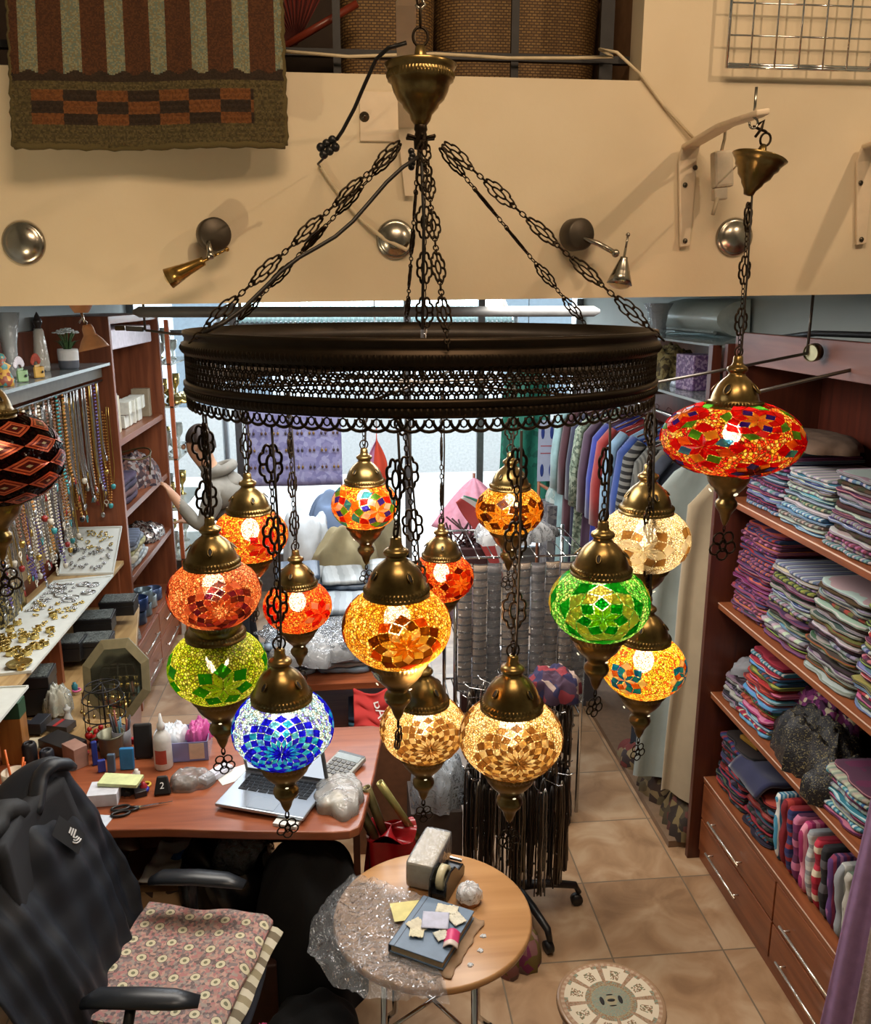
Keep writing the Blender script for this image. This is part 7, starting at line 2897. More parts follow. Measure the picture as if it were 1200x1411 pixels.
bits = [('pale_card', 'lilac-grey card lying on the diary', (.0, .02), (.085, .075), .35, (176, 178, 196)), ('paper_scrap', 'cream paper scrap under the lilac card, near the spine', (-.045, -.02), (.06, .05), -.5, (196, 188, 164)),
        ('paper_scrap', 'crumpled cream receipt at the far end of the diary', (.01, .088), (.07, .04), .2, (204, 198, 176)), ('paper_scrap', 'small folded receipt at the far right corner of the diary', (.055, .06), (.045, .055), 1.0, (200, 196, 178)),
        ('paper_scrap', 'written slip beside the pink packet on the diary', (.045, -.025), (.05, .04), .9, (188, 186, 170)), ('paper_scrap', 'lowest slip near the front edge of the diary', (-.03, -.055), (.045, .03), .3, (206, 200, 170))]
for i, (nm, lab, (dx, dy), (sx_, sy_), rz, c_) in enumerate(bits):
    b = MB()
    T = T2(c.x, c.y, zt2 + .0015 * (6 - i if i == 0 else i * .5), ang_) @ T2(dx, dy, 0, rz)
    crum = .001 if i == 0 else .007
    b.grid(lambda a, v: tuple(T @ Vector(((a - .5) * sx_, (v - .5) * sy_, .001 + crum * abs(wig(a * 9, v * 9, i))))), 12, 10)
    tag(b.build(nm, M(c_, .7), solid=.0012), lab, 'paper')
b = MB()
T = T2(c.x, c.y, zt2, ang_) @ T2(.078, -.03, 0, .3)
b.grid(lambda a, v: tuple(T @ Vector(((a - .5) * .045, (v - .5) * .07, .002 + .014 * math.sin(PI * a)))), 12, 10, colfn=lambda a, v: lin((200, 60, 110)) if v > .25 else lin((206, 190, 180)))
tag(b.build('pink_packet', painted('pink_wrapper', .4), solid=.003), 'bright pink sweet wrapper on the diary edge', 'wrapper')
for i, (px, py) in enumerate(((666, 1290), (662, 1310), (648, 1330))):
    c2 = onT(px, py)
    heap('film_scrap', 'tiny scrap of clear film on the bare side of the table, %s' % ['farthest', 'middle', 'nearest'][i], 'scrap', (c2.x, c2.y, TZ), (.022, .018, .004), film('film_scrap', (.95, .97, 1), .6, .1, 60, 1), i, 14, 8, .4)

# ================================================================ STOOL
st = thing('tiled_stool', 'round stool with painted ceramic floral top in the foreground', 'stool', (.783, 2.232, 0))
RS = .172
SZ2 = .42
IV, PKG, GRN, TAN, DKB = (206, 192, 168), (160, 128, 104), (128, 138, 120), (140, 110, 84), (70, 54, 44)
u = MB()
rj = random.Random(3)


def stoolcol(a, v):
    r_, q = v, (a * 8) % 1.0
    if v > .93:
        return lin((150, 120, 92))
    if v > .86:
        return lin(PKG) if int(a * 96) % 2 else lin((176, 150, 124))
    if v > .42:
        # eight ivory panels with floral sprays between ornate bars
        if q < .10 or q > .90:
            return lin(rj.choice([TAN, PKG, (150, 132, 110)]))
        edge = abs(q - .5) / .4
        if v > .80 and edge > .6 or v < .47:
            return lin(rj.choice([TAN, GRN]))
        if abs(q - .5) < .17 and .52 < v < .76 and rj.random() < .6:
            return lin(rj.choice([(130, 112, 84), (120, 96, 70), (110, 118, 96), (150, 120, 100)]))
        return lin(IV)
    if v > .36:
        return lin(rj.choice([TAN, (150, 140, 110)]))
    if v > .12:
        return lin(rj.choice([GRN, (136, 142, 122), (120, 132, 118), (150, 130, 108)]))
    return lin((150, 140, 112))


u.grid(lambda a, v: (RS * v * math.cos(2 * PI * a), RS * v * math.sin(2 * PI * a), SZ2 + .004 * (1 - v) ** .5 if v < .98 else SZ2 - .002), 192, 44, wrap=True, colfn=stoolcol)
u.lathe([(RS, SZ2 - .002), (RS + .002, SZ2 - .012), (RS - .004, SZ2 - .03), (0, SZ2 - .03)], 64, col=lin((150, 118, 90)))
u.build('painted_top', painted('glazed_ceramic', .25), st)
u = MB()
for x, y, w2, h2 in ((-.030, .0, .010, .034), (.030, .0, .010, .034), (.0, .0, .022, .012), (.0, .022, .020, .004), (.0, -.022, .020, .004)):
    u.ball((x, y, SZ2 + .0045), (w2 / 2 + .002, h2 / 2, .0015), 12, 6)
u.build('cut_out_hole', M((20, 16, 14), .8), st)
for i in range(6):
    q = i * PI / 3
    u = MB()
    u.box((.13 * math.cos(q), .13 * math.sin(q), .195), (.035, .035, .39), (0, 0, q), taper=.9)
    u.build('leg', wood((110, 74, 48), (84, 54, 34), 'z', .4), st, bevel=.003)
u = MB()
u.lathe([(.145, .30), (.150, .30), (.150, .385), (.145, .385)], 48, closed=True, col=lin((120, 84, 56)))
u.build('apron', painted('inlaid_apron', .4), st)
# ================================================================ CENTRE BACKGROUND
tbw = thing('clothes_table', 'long brown wooden display table behind the desk, stacked with packed clothes', 'table', (-.05, 4.9, 0))
part(tbw, 'table_top', CHERRYX, [((-.48, 3.86, .765), (.36, 6.1, .80))], .003)
part(tbw, 'lower_shelf', CHERRYX, [((-.46, 3.90, .42), (.34, 6.05, .445))], .002)
for x in (-.44, .32):
    for y in (3.90, 6.04):
        part(tbw, 'leg', CHERRYZ, [((x - .03, y - .03, 0), (x + .03, y + .03, .765))])
DENIM = [(84, 104, 130), (110, 128, 146), (66, 84, 112), (130, 142, 152), (150, 158, 160)]
rk = random.Random(21)
rowsT = [(4.10, 5, 'near', DENIM), (4.48, 7, 'second', [(120, 130, 138), (96, 112, 128), (140, 148, 150)]), (4.90, 8, 'third', [(100, 114, 128), (150, 156, 158), (84, 98, 116)])]
for yb, n, nm, pal in rowsT:
    for col_ in range(3):
        z = .801
        for i in range(n - (col_ == 1)):
            o = bpy.data.objects.new('packed_garment', SCM[rk.randrange(5)])
            C.objects.link(o)
            t = rk.uniform(.028, .036)
            o.scale = (.95, .85, t / .02)
            o.rotation_euler = (0, 0, PI / 2 + R(rk.uniform(-9, 9)))
            o.location = (-.33 + col_ * .27 + rk.uniform(-.012, .012), yb - .15 + rk.uniform(-.02, .02), z)
            c = rk.choice(pal)
            setmat(o, stripes([c, tuple(v - 16 for v in c), tuple(min(255, v + 14) for v in c)], rk.choice(['x', 'y']), 9, .35, .3, seed=i))
            tag(o, 'blue-grey packed garment, %s layer, %s column, %s row of long table' % (ORD[i], ['left', 'middle', 'right'][col_], nm), 'garment', 'packed garments in the %s row' % nm)
            z += t * 1.02
    if nm == 'near':
        heap('plastic_cover', ['wrinkled clear plastic over the %s row of packed garments' % nm][0], 'plastic cover', (-.06, yb, .80 + n * .033), (.86, .38, .035), film('garment_wrap', (.75, .80, .86), .08, .1, 26, 1.0), 4, 44, 20, .2)
# tan canvas bags further back
for i, (x, y, s, c, lab) in enumerate(((-.06, 5.28, (.44, .34, .36), (150, 140, 108), 'tan canvas bag slumped on the long table'), (.16, 5.62, (.36, .3, .42), (132, 124, 96), 'second tan canvas bag leaning right on the long table'), (-.32, 5.70, (.36, .34, .40), (196, 204, 210), 'white packed bundle left behind the tan bags'),
                                     (-.05, 5.98, (.6, .2, .46), (110, 130, 160), 'blue and white packed bundle at the table far end'))):
    heap('canvas_bag' if i < 2 else 'packed_bundle', lab, 'bag' if i < 2 else 'bundle', (x, y, .80), s, M(c, .85, 0, .15, 10), i + 3, 40, 24, .28, k=4)
# flag-coloured cloths on the lower shelf / front
b = MB()
o0 = Vector((.13, 3.83, .60))


def flagf(a, v):
    return (o0.x - .15 + .34 * a, o0.y - .14 + .02 * wig(a * 6, v * 4, 1) + .10 * v, o0.z + .02 + .16 * v + .02 * math.sin(a * 9 + v * 3) - .04 * (a - .5))


b.grid(flagf, 40, 24, colfn=lambda a, v: lin((176, 44, 42)) if a < .55 else (lin((196, 204, 210)) if not (.66 < a < .86 and .45 < v < .85 and (abs(a - .76) < .10 * (1 - abs(v - .5)))) else lin((50, 120, 84))))
fl = b.build('flag_cloth', painted('printed_cotton', .85), None, solid=.012)
tag(fl, 'red and white cloth with green tree print and white letters, behind the desk', 'cloth')
fo = Vector(fl.location)
Tt = Matrix.Translation(Vector(flagf(.38, .5)) - fo + Vector((0, -.016, .010))) @ Matrix.Rotation(R(57), 4, 'X') @ Matrix.Rotation(R(-75), 4, 'Z')
text_mesh('BAN', .07, M((214, 206, 204), .8), fl, Tt)
for i in range(5):
    o = bpy.data.objects.new('folded_shirt', SCM[i % 5])
    C.objects.link(o)
    o.scale = (.8, 1.2, 1.3)
    o.rotation_euler = (0, 0, PI / 2)
    o.location = (.13, 3.92, .446 + i * .0265)
    c = [(50, 90, 120), (30, 30, 36), (150, 40, 44), (60, 120, 150), (40, 60, 90)][i]
    setmat(o, stripes([c, tuple(min(255, v + 30) for v in c)], 'z', 50))
    tag(o, '%s folded shirt on the lower table shelf, %s' % (['teal', 'black', 'red', 'sky blue', 'navy'][i], ORD[i]), 'shirt')
heap('wrapped_pillows', 'grey white plastic-wrapped cushions bulging at the table near end', 'cushion', (-.22, 4.0, .90), (.44, .36, .10), film('pillow_wrap', (.62, .66, .70), .35, .15, 20, .8), 9, 50, 26, .22)

# --- red carrier bag with rolls standing beside the desk
rb = thing('red_carrier_bag', 'shiny red plastic bag standing between the desk and the round table', 'bag', (.12, 2.99, 0))
u = MB()
u.grid(lambda a, v: ((.13 + .02 * math.sin(a * 25 + v * 5) * v) * (1 - .25 * v) * math.cos(2 * PI * a), (.12 + .02 * math.sin(a * 19 + v * 4)) * (1 - .35 * v) * math.sin(2 * PI * a), .56 * v), 60, 20, wrap=True)
u.add([(.13 * math.cos(2 * PI * i / 30), .12 * math.sin(2 * PI * i / 30), .001) for i in range(30)], [tuple(range(29, -1, -1))])
u.build('bag_skin', M((150, 16, 24), .22), rb)
u = MB()
u.grid(lambda a, v: (.10 * v * math.cos(2 * PI * a), .08 * v * math.sin(2 * PI * a), .57 + .03 * math.sin(a * 20)), 40, 5, wrap=True)
u.build('bag_mouth', M((140, 18, 24), .25), rb)
rolls = [((488, 1100), (520, 1160), (100, 92, 60), .020, 'olive gold gift wrap roll leaning left out of the red bag'), ((505, 1085), (530, 1150), (112, 102, 66), .018, 'second olive gold roll beside the leftmost one'), ((523, 1078), (572, 1150), (150, 140, 84), .015, 'long thin gold roll leaning right out of the red bag')]
for i, (p0, p1, c, r_, lab) in enumerate(rolls):
    a = aty(*p0, 2.98)
    e = aty(*p1, 3.0)
    d = (e - a).normalized()
    t = thing('gift_wrap_roll', lab, 'roll', a, group='gift wrap rolls in the red bag')
    T = frame_T((0, 0, 0), (1, 0, 0), d)
    u = MB()
    u.lathe([(r_, 0), (r_, .30), (r_ * .7, .30), (r_ * .7, 0)], 24, T=T, closed=True)
    u.build('paper', M(c, .22, .4), t)
    u = MB()
    u.lathe([(0, .01), (r_ * .7, .01)], 16, T=T)
    u.build('tube_core', M((60, 48, 34), .8), t)

# --- jewellery / belt rack in the middle: wheeled stand hung with silvery and dark chains
rk_ = thing('chain_rack', 'wheeled black floor stand with wire arms carrying dark and silver chains', 'display stand', (.66, 3.20, 0))
u = MB()
u.tube([(0, 0, .10), (0, 0, 1.05)], .018, 10)
u.build('pole', IRON, rk_)
for i in range(5):
    q = i * 2 * PI / 5 + .02
    u = MB()
    u.tube([(0, 0, .12), (.15 * math.cos(q), .15 * math.sin(q), .12), (.27 * math.cos(q), .27 * math.sin(q), .10), (.29 * math.cos(q), .29 * math.sin(q), .06)], [.022, .018, .016, .012], 8)
    l = u.build('foot', BLACKPL, rk_)
    u = MB()
    u.lathe([(0, -.014), (.026, -.014), (.026, .014), (0, .014)], 16, T=Matrix.Translation((.28 * math.cos(q), .28 * math.sin(q), .027)) @ Matrix.Rotation(q, 4, 'Z') @ Matrix.Rotation(PI / 2, 4, 'X'))
    u.build('caster', BLACKPL, l)
for z in (.70, 1.02):
    for i in range(14):
        q = i * 2 * PI / 14
        u = MB()
        u.tube([(0, 0, z), (.215 * math.cos(q), .215 * math.sin(q), z), (.235 * math.cos(q), .235 * math.sin(q), z + .012)], .0025, 5)
        u.build('wire_arm', CHROME, rk_)
CHN = [M((44, 36, 30), .45, .5), M((120, 112, 100), .3, .85), M((66, 54, 42), .4, .6), M((28, 24, 24), .5, .3), M((150, 148, 146), .25, .9), M((70, 60, 52), .4, .7)]
rc_ = random.Random(31)
CHK = ['dark brown', 'dull silver', 'umber', 'black', 'bright silver', 'taupe']
TRN = ['lower arms', 'inner lower arms', 'upper arms']


def tassel(x, y, z, L, m, lab, group):
    b = MB()
    k = 5
    for j in range(k):
        a = rc_.uniform(0, 6.28)
        dx, dy = .010 * math.cos(a), .010 * math.sin(a)
        pts = [(x, y, z), (x + dx, y + dy, z - .03)]
        n = 5
        for i in range(1, n + 1):
            pts.append((x + dx * 1.2 + rc_.uniform(-.004, .004), y + dy * 1.2 + rc_.uniform(-.004, .004), z - .03 - (L - .03) * i / n))
        b.tube(pts, rc_.uniform(.0025, .0048), 4)
    for j in range(4):
        b.ball((x + rc_.uniform(-.012, .012), y + rc_.uniform(-.012, .012), z - L * rc_.uniform(.3, 1)), rc_.uniform(.004, .008), 6, 4)
    return tag(b.build('chain_bunch', m), lab, 'chain bunch', group)


for tier, (z, L, rr, n) in enumerate(((.70, .50, .21, 40), (.70, .45, .14, 18), (1.02, .30, .21, 30))):
    for i in range(n):
        q = 2 * PI * (i + .5) / n
        tassel(.66 + rr * math.cos(q), 3.20 + rr * math.sin(q) * .9, z - .004, L * rc_.uniform(.85, 1.0), CHN[(i * 5 + tier) % 6],
               '%s chain bunch on the %s of the wheeled stand' % (CHK[(i * 5 + tier) % 6], TRN[tier]), '%s chain bunches on the %s' % (CHK[(i * 5 + tier) % 6], TRN[tier]))
heap('pink_fabric_pile', 'pink and grey cloth scraps heaped under the wheeled stand', 'cloth', (.58, 2.92, .0), (.26, .22, .14), speckle([(140, 96, 96), (112, 92, 88), (150, 120, 110), (120, 50, 90), (110, 96, 50)], 22, .9), 5)
heap('dark_blue_cloth', 'dark blue and red cloth bundle on top of the wheeled stand', 'cloth', (.80, 3.18, 1.035), (.22, .22, .10), speckle([(36, 34, 70), (120, 40, 50), (60, 40, 60), (150, 130, 120)], 18, .9), 7)
heap('silver_bag', 'silver and clear packets beside the gold rolls', 'packet', (.33, 3.32, .50), (.24, .28, .20), film('silver_packets', (.55, .62, .70), .5, .12, 34, 1), 3)
b = MB().box((.32, 3.33, .25), (.22, .26, .5))
tag(b.build('side_pedestal', M((70, 60, 56), .7), bevel=.004), 'dark pedestal carrying silver packets right of the desk', 'pedestal')

# --- second rack behind: striped scarves in plastic
r2 = thing('scarf_rack', 'chrome wire rack holding packaged striped scarves, behind the cream lamp', 'rack', (.80, 4.15, 0))
u = MB()
for x in (-.32, .32):
    for y in (-.25, .25):
        u.tube([(x, y, 0), (x, y, 1.42)], .010, 8)
u.build('post', CHROME, r2)
for z in (.55, 1.0, 1.40):
    u = MB()
    u.tube([(-.32, -.25, z), (.32, -.25, z), (.32, .25, z), (-.32, .25, z)], .006, 6, True)
    for i in range(9):
        u.tube([(-.28 + i * .07, -.27, z), (-.28 + i * .07, .25, z)], .003, 4)
    u.build('wire_shelf', CHROME, r2)
STR = stripes([(150, 128, 104), (150, 128, 104), (146, 124, 100), (36, 28, 26)], 'z', 26, .8)
STR2 = stripes([(120, 112, 108), (118, 110, 106), (52, 48, 50)], 'z', 22, .8)
for i in range(9):
    x = .52 + i * .07
    z0, z1 = 1.385, (.66 if i % 3 else .74)
    t = thing('packaged_scarf', '%s packaged scarf hanging from the chrome rack, %s from the left' % ('tan and black striped' if i % 3 < 2 else 'grey striped', ['first', 'second', 'third', 'fourth', 'fifth', 'sixth', 'seventh', 'eighth', 'ninth'][i]), 'scarf', (x, 3.86 - .012 * (i % 2), z1), group='packaged scarves on the chrome rack')
    u = MB()
    u.grid(lambda a, v: ((a - .5) * .062, .010 * math.sin(a * PI) * -1 + .006 * wig(v * 6, a, i), (z0 - z1) * v), 6, 24)
    u.build('scarf_cloth', STR if i % 3 < 2 else STR2, t, solid=.010)
    u = MB()
    u.grid(lambda a, v: ((a - .5) * .070, -.022 - .008 * math.sin(a * PI) + .004 * wig(v * 9, a, i + 2), (z0 - z1 + .01) * v - .01), 6, 24)
    u.build('plastic_sleeve', film('sleeve_film', (.8, .84, .9), .08, .06, 30, 1.0), t)
for i, (x, y, z, s, c, lab) in enumerate(((.55, 4.15, 1.005, (.22, .3, .16), (60, 40, 48), 'plum cloth packets on the chrome rack middle shelf'), (.95, 4.15, 1.005, (.28, .34, .18), (80, 84, 92), 'grey silky packets on the chrome rack middle shelf'), (.80, 4.2, 1.41, (.4, .3, .10), (140, 144, 150), 'crumpled clear packets on top of the chrome rack'),
                                         (.8, 4.2, .555, (.5, .4, .2), (50, 46, 50), 'dark bundle on the chrome rack lower shelf'))):
    heap('cloth_packets', lab, 'packet', (x, y, z), s, film('packet_wrap%d' % i, tuple(v / 255 for v in c), .75, .15, 26, 1.0), i + 1, 44, 22, .3)
for i in range(14):
    x = 1.0 + .012 * (i % 5) - .36 * (i > 7)
    tassel(min(1.1, x + .015 * i * (i < 8)), 3.885, .992, .36, CHN[i % 4], 'dark fringe bunch, %s of those hanging on the chrome rack front' % nth(i), 'dark fringes on the chrome rack')
heap('mustard_bag', 'mustard and black bag hanging low behind the cream lamp', 'bag', (1.02, 4.66, 0), (.14, .14, .40), speckle([(150, 120, 50), (40, 36, 34)], 9, .8), 4)
heap('black_bag', 'black bags on the floor right of the chrome rack', 'bag', (.98, 3.95, 0), (.22, .36, .26), M((26, 26, 30), .5), 6)

# --- parasol, red striped cloth
pr_ = thing('paper_parasol', 'half open pink parasol standing beyond the chains', 'parasol', (.84, 5.75, .0))
b = MB().box((.12, 3.72, .30), (.30, .14, .60))
tag(b.build('brown_carton', M((120, 80, 54), .8), bevel=.004), 'brown carton under the red and white flag cloth', 'carton')
u = MB()
u.tube([(.05, .1, 0), (0, 0, .85), (-.02, -.06, 1.45)], .010, 8)
u.build('shaft', CHERRYZ, pr_)
u = MB()


def para(a, v):
    q = 2 * PI * a
    k = 1 + .10 * math.cos(8 * q)
    r_ = .27 * v * k
    return (-.02 + r_ * math.cos(q), -.06 + r_ * math.sin(q) - .05 * v, 1.42 - .32 * v ** 1.3)


u.grid(para, 64, 12, wrap=True)
u.build('canopy', M((196, 132, 150), .7), pr_, solid=.003)
b = MB()
P_ = [aty(632, 690, 5.0), aty(660, 720, 4.98), aty(692, 800, 4.95)]


def flg(a, v):
    p = P_[0].lerp(P_[1], v * 2) if v < .5 else P_[1].lerp(P_[2], v * 2 - 1)
    w_ = .16 * math.sin(PI * (.12 + .8 * v))
    return (p.x + (a - .3) * w_ * .9, p.y + .05 * a + .02 * math.sin(v * 5), p.z + (a - .3) * w_ * .5)


b.grid(flg, 12, 24, colfn=lambda a, v: lin((166, 62, 60)) if a < .62 else (lin((196, 190, 190)) if a < .86 else lin((60, 120, 100))))
tag(b.build('striped_pennant', painted('pennant_cloth', .8), solid=.006), 'curved red, white and green pennant cloth in front of the parasol', 'pennant')
b = MB()
rj = random.Random(12)
c0 = aty(645, 735, 5.1)
for i in range(26):
    b.tube([c0 + Vector((rj.uniform(-.12, .12), rj.uniform(-.05, .05), -.10)), c0 + Vector((rj.uniform(-.16, .16), rj.uniform(-.06, .06), rj.uniform(0, .10)))], .006, 5)
b.box(c0 + Vector((0, 0, -.16)), (.22, .16, .16))
b.box((c0.x, c0.y, (c0.z - .24) / 2), (.08, .08, c0.z - .24))
tag(b.build('twig_bundle', M((64, 34, 34), .8)), 'dark reddish twig bundle in a holder below the parasol', 'twigs')

# --- window display: earring poster, hangings, calendar
YP = 6.85
a, c = aty(338, 585, YP), aty(472, 668, YP)
ps = thing('earring_board', 'pale lilac display cloth with pairs of earrings pinned in rows, in the window', 'display board', ((a.x + c.x) / 2, YP, c.z))
W_, H_ = c.x - a.x, a.z - c.z + .12
u = MB()
u.grid(lambda p, q: ((p - .5) * W_, .01 * math.sin(p * 9), H_ * q), 30, 10)
u.build('cloth', speckle([(140, 138, 180), (150, 148, 188), (128, 126, 170), (160, 160, 196)], 30, .8, 0, .1), ps, solid=.006)
for i in range(8):
    for j in range(3):
        u = MB()
        x, z = -W_ / 2 + W_ * (i + .5) / 8, H_ * (.25 + .22 * j)
        for s in (-1, 1):
            u.ball((x + s * .016, -.022, z), (.010, .004, .014), 8, 5)
            u.tube([(x + s * .016, -.02, z + .014), (x + s * .016, -.02, z + .03)], .0015, 4)
        u.build('earring_pair', M([(110, 84, 70), (150, 120, 70), (90, 80, 84)][(i + j) % 3], .4, .5), ps)
u = MB()
for s in (-1, 1):
    u.tube([(s * W_ * .49, .03, -c.z + .0), (s * W_ * .49, .03, H_)], .008, 6)
u.build('stand_pole', STEEL, ps)
P0 = aty(520, 680, 6.6)
b = MB()
b.grid(lambda p, q: (P0.x + .10 * math.sin(PI * min(1, q * 1.1 + .1)) * (p - .5) * 1.7, 6.6 + .02 * math.sin(p * 8), P0.z + .52 * q), 14, 20, colfn=lambda p, q: lin((206, 70, 44)) if p > .35 else lin((176, 120, 150)))
b.tube([(P0.x, 6.6, P0.z + .5), (P0.x, 6.6, 2.62)], .003, 4)
tag(b.build('orange_wall_hanging', painted('orange_cloth', .8), solid=.006), 'orange red pointed cloth hanging in the window beside the earring board', 'hanging cloth')
P0 = aty(722, 690, 6.7)
garment('teal green embroidered dress hanging in the window at right', 6.7, .34, 2.1, P0.z + .02, speckle([(30, 110, 90), (34, 120, 98), (26, 96, 80), (40, 126, 104)], 20, .6), .10, 3, xc=P0.x, sleeve=False, group=None, flare=1.3)
b = MB().tube([(P0.x, 6.7, 2.0), (P0.x, 6.7, 2.62)], .003, 4)
tag(b.build('hanging_wire', STEEL), 'thin wire holding the teal green dress', 'wire')
# calendar-like printed sheet with blue ovals and small flag
YK = 6.3
a, c = aty(742, 590, YK), aty(800, 662, YK)
cal = thing('printed_sheet', 'pale printed sheet with blue pointed ovals and a small red striped flag', 'printed sheet', ((a.x + c.x) / 2, YK, c.z))
W_, H_ = c.x - a.x, a.z - c.z + .06
u = MB()
u.box((0, 0, H_ / 2), (W_, .004, H_))
u.build('sheet', M((176, 184, 206), .6, 0, .04), cal)
u = MB()
for row in (.18, .80):
    for i in range(5):
        u.ball((-W_ * .40 + i * W_ * .2, -.003, H_ * row), (.014, .001, .05), 10, 6)
u.build('blue_oval_print', M((40, 60, 130), .6), cal)
u = MB()
for z in (.44, .56):
    u.box((.03, -.003, H_ * z), (.13, .001, .016))
    u.box((-.10, -.003, H_ * z + .01), (.10, .001, .006))
u.build('red_stripe_print', M((170, 50, 56), .6), cal)
u = MB()
u.ball((.03, -.003, H_ * .5), (.008, .001, .012), 8, 5)
u.build('green_tree_print', M((50, 120, 70), .6), cal)
u = MB()
u.tube([(-W_ * .45, .01, -c.z), (-W_ * .45, .01, H_)], .012, 8)
u.tube([(-W_ * .45, .01, -.02), (W_ * .5, .01, -.22)], .012, 8)
u.build('wooden_stand', wood((170, 110, 78), (140, 84, 56), 'z', .5), cal)
heap('ceramic_cups', 'cluster of pale ceramic cups in front of the printed sheet', 'cups', (1.55, 6.15, 1.13), (.22, .2, .14), speckle([(176, 196, 190), (150, 176, 172), (196, 206, 200)], 24, .3), 4)
b = MB().box((1.56, 6.15, .56), (.28, .24, 1.13))
tag(b.build('patterned_pedestal', speckle([(110, 108, 110), (84, 82, 88), (130, 126, 124)], 34, .9), bevel=.004), 'grey patterned pedestal under the ceramic cups', 'pedestal')
b = MB()
b.grid(lambda p, q: (1.20 + .34 * p, 5.15 + .03 * math.sin(p * 7), .62 + .3 * q), 16, 14)
tag(b.build('folded_rug_pile', speckle([(110, 96, 76), (60, 50, 44), (90, 110, 104), (84, 40, 48)], 16, .9), solid=.10), 'patterned folded rugs on the low stool before the hanging robes', 'rug')
b = MB().box((1.36, 5.15, .30), (.40, .16, .60))
tag(b.build('low_cabinet', M((70, 66, 70), .7), bevel=.004), 'dark low cabinet beneath the folded rugs', 'cabinet')

# outside: corrugated awning and goods seen over the ring
aw = MB()
aw.grid(lambda p, q: (-1.12 + 2.62 * p, 7.95 + .5 * q, 2.40 + .20 * q + .010 * math.sin(p * 2 * PI * 62)), 496, 2)
tag(aw.build('corrugated_awning', M((196, 224, 226), .4), solid=.004), 'pale corrugated awning outside the shop front', 'awning')
b = MB()
for x in (-1.15, 1.52):
    b.tube([(x, 8.0, -.06), (x, 8.0, 2.45)], .03, 8)
b.tube([(-1.2, 8.0, 2.385), (1.55, 8.0, 2.385)], .014, 8)
tag(b.build('awning_frame', M((120, 124, 128), .4, .6)), 'grey metal frame under the corrugated awning', 'frame')
for i in range(16):
    x = -1.0 + i * .158
    c = [(60, 90, 150), (196, 204, 214), (110, 150, 190), (206, 196, 80), (90, 110, 150), (200, 210, 220), (150, 70, 130), (190, 50, 50)][(i * 3) % 8]
    b = MB()
    b.grid(lambda p, q: (x + (p - .5) * .12, 8.0 + .012 * math.sin(p * 7 + i), 2.20 + .17 * q), 8, 8)
    tag(b.build('hanging_pouch', M(c, .6), solid=.02), '%s pouch hung under the awning outside, %s from the left' % (['blue', 'white', 'pale blue', 'yellow', 'slate', 'silver white', 'violet', 'red'][(i * 3) % 8], ['first', 'second', 'third', 'fourth', 'fifth', 'sixth', 'seventh', 'eighth', 'ninth', 'tenth', 'eleventh', 'twelfth', 'thirteenth', 'fourteenth', 'fifteenth', 'sixteenth'][i]), 'pouch', 'pouches hung outside')

# ================================================================ PERSON at the far left rack
def skin_body(name, joints, edges, mats_fn, mats, parent, root=0):
    me = bpy.data.meshes.new(name)
    me.from_pydata([j[0] for j in joints], edges, [])
    o = bpy.data.objects.new(name, me)
    C.objects.link(o)
    o.modifiers.new('skin', 'SKIN').use_smooth_shade = True
    lay = me.skin_vertices[0] if me.skin_vertices else None
    if lay is None:
        bm = bmesh.new()
        bm.from_mesh(me)
        bm.verts.layers.skin.verify()
        bm.to_mesh(me)
        bm.free()
        lay = me.skin_vertices[0]
    for i, j in enumerate(joints):
        r_ = j[1]
        lay.data[i].radius = r_ if isinstance(r_, tuple) else (r_, r_)
        lay.data[i].use_root = (i == root)
    s = o.modifiers.new('sub', 'SUBSURF')
    s.levels = s.render_levels = 2
    dg = bpy.context.evaluated_depsgraph_get()
    m2 = bpy.data.meshes.new_from_object(o.evaluated_get(dg))
    bpy.data.objects.remove(o)
    m2.name = name
    m2.materials.clear()
    for m in mats:
        m2.materials.append(m)
    for p in m2.polygons:
        p.material_index = mats_fn(p.center)
        p.use_smooth = True
    o = bpy.data.objects.new(name, m2)
    C.objects.link(o)
    o.parent = parent
    return o


PX, PY = -.74, 5.62
pe = thing('person', 'person in a grey hoodie stooping towards the glassware shelves at the far left', 'person', (PX, PY, 0))
J = [((0, 0, .96), (.17, .15)), ((-.02, 0, 1.12), (.135, .11)), ((-.06, -.01, 1.30), (.20, .16)), ((-.11, -.02, 1.43), (.17, .13)), ((-.17, -.02, 1.52), (.052, .052)), ((-.21, -.03, 1.60), (.066, .07)), ((-.245, -.035, 1.68), (.082, .088)), ((-.255, -.035, 1.755), (.062, .068)),
     # right arm (towards the camera), reaching to the shelf
     ((-.12, -.20, 1.40), .078), ((-.22, -.27, 1.20), .060), ((-.36, -.20, 1.36), .034), ((-.41, -.17, 1.42), (.030, .018)),
     # left arm
     ((-.08, .19, 1.40), .062), ((-.14, .26, 1.18), .048), ((-.32, .22, 1.12), .034), ((-.38, .20, 1.13), (.030, .018)),
     # legs
     ((.02, -.10, .86), .088), ((-.03, -.12, .50), .060), ((.03, -.12, .10), .042), ((-.08, -.13, .035), .038),
     ((.02, .10, .86), .088), ((-.02, .12, .50), .060), ((.04, .12, .10), .042), ((-.07, .13, .035), .038)]
E_ = [(0, 1), (1, 2), (2, 3), (3, 4), (4, 5), (5, 6), (6, 7), (3, 8), (8, 9), (9, 10), (10, 11), (3, 12), (12, 13), (13, 14), (14, 15), (0, 16), (16, 17), (17, 18), (18, 19), (0, 20), (20, 21), (21, 22), (22, 23)]
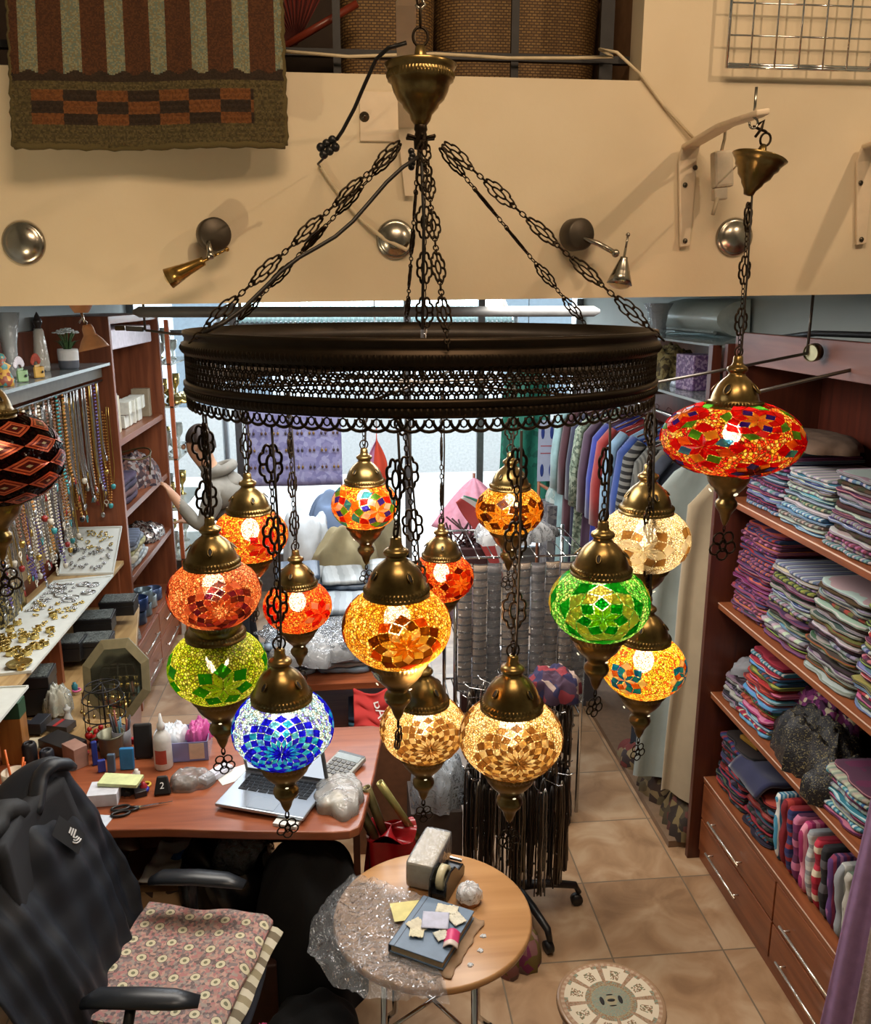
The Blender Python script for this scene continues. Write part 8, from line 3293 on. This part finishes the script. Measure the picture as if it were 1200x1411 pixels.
for hb, sgn in ((11, -1), (15, 1)):
    p = Vector(J[hb][0])
    dirv = (p - Vector(J[hb - 1][0])).normalized()
    side = Vector((0, 1, 0))
    for k in range(4):
        off = side * ((k - 1.5) * .017)
        L_ = [.062, .072, .068, .052][k]
        a1 = p + off + dirv * .03
        a2 = a1 + dirv * L_ * .55 + Vector((0, 0, -.004))
        a3 = a2 + dirv * L_ * .45 + Vector((0, 0, -.018))
        n0 = len(J)
        J += [(tuple(a1), .0085), (tuple(a2), .0078), (tuple(a3), .0065)]
        E_ += [(hb, n0), (n0, n0 + 1), (n0 + 1, n0 + 2)]
    a1 = p + side * (-.03 * sgn) + dirv * .005
    a2 = a1 + side * (-.014 * sgn) + dirv * .03
    n0 = len(J)
    J += [(tuple(a1), .010), (tuple(a2), .008)]
    E_ += [(hb, n0), (n0, n0 + 1)]
SKIN_ = M((196, 148, 116), .55, 0, .06)
HOOD = M((134, 130, 120), .9, 0, .12, 16)
JEANS = M((44, 48, 58), .85)


def pm(c):
    if c.x < -.345 or c.z > 1.56 and c.x < -.13:
        return 0
    if c.z < .05:
        return 3
    if c.z < .90:
        return 2
    return 1


skin_body('body', J, E_, pm, [SKIN_, HOOD, JEANS, M((40, 34, 30), .6)], pe)
u = MB()
hc = Vector((-.245, -.035, 1.70))
u.grid(lambda a, v: tuple(hc + Vector((.095 * math.cos(2 * PI * a) * math.cos((v - .02) * PI / 2) + .022, .098 * math.sin(2 * PI * a) * math.cos((v - .02) * PI / 2), .02 + .105 * math.sin(v * PI / 2) - .05 * (math.cos(2 * PI * a) > 0) * (1 - v) + .004 * math.sin(a * 60)))), 60, 12, wrap=True)
u.build('hair', M((46, 32, 24), .7), pe)
u = MB()
u.ball(hc + Vector((-.088, 0, -.02)), (.014, .011, .018), 10, 8, rot=(0, .4, 0))
for s in (-1, 1):
    u.ball(hc + Vector((.0, s * .084, -.01)), (.016, .008, .024), 10, 8)
u.build('nose_and_ears', SKIN_, pe)
u = MB()
for s in (-1, 1):
    u.ball(hc + Vector((-.078, s * .030, .0)), (.006, .010, .006), 8, 6)
u.ball(hc + Vector((-.078, 0, -.052)), (.006, .018, .005), 8, 6)
u.build('eyes_and_mouth', M((70, 40, 34), .5), pe)
u = MB()
u.tube([(-.12 + .085 * math.cos(q), -.02 + .11 * math.sin(q), 1.525 + .03 * math.cos(q)) for q in [i * 2 * PI / 24 for i in range(24)]], .034, 10, True)
u.grid(lambda a, v: (-.06 + .09 * math.sin(v * PI) * math.cos((a - .5) * PI), -.02 + .12 * math.sin((a - .5) * PI) * math.sin(v * PI * .9 + .1), 1.53 - .17 * v), 20, 10)
u.build('hood', HOOD, pe)
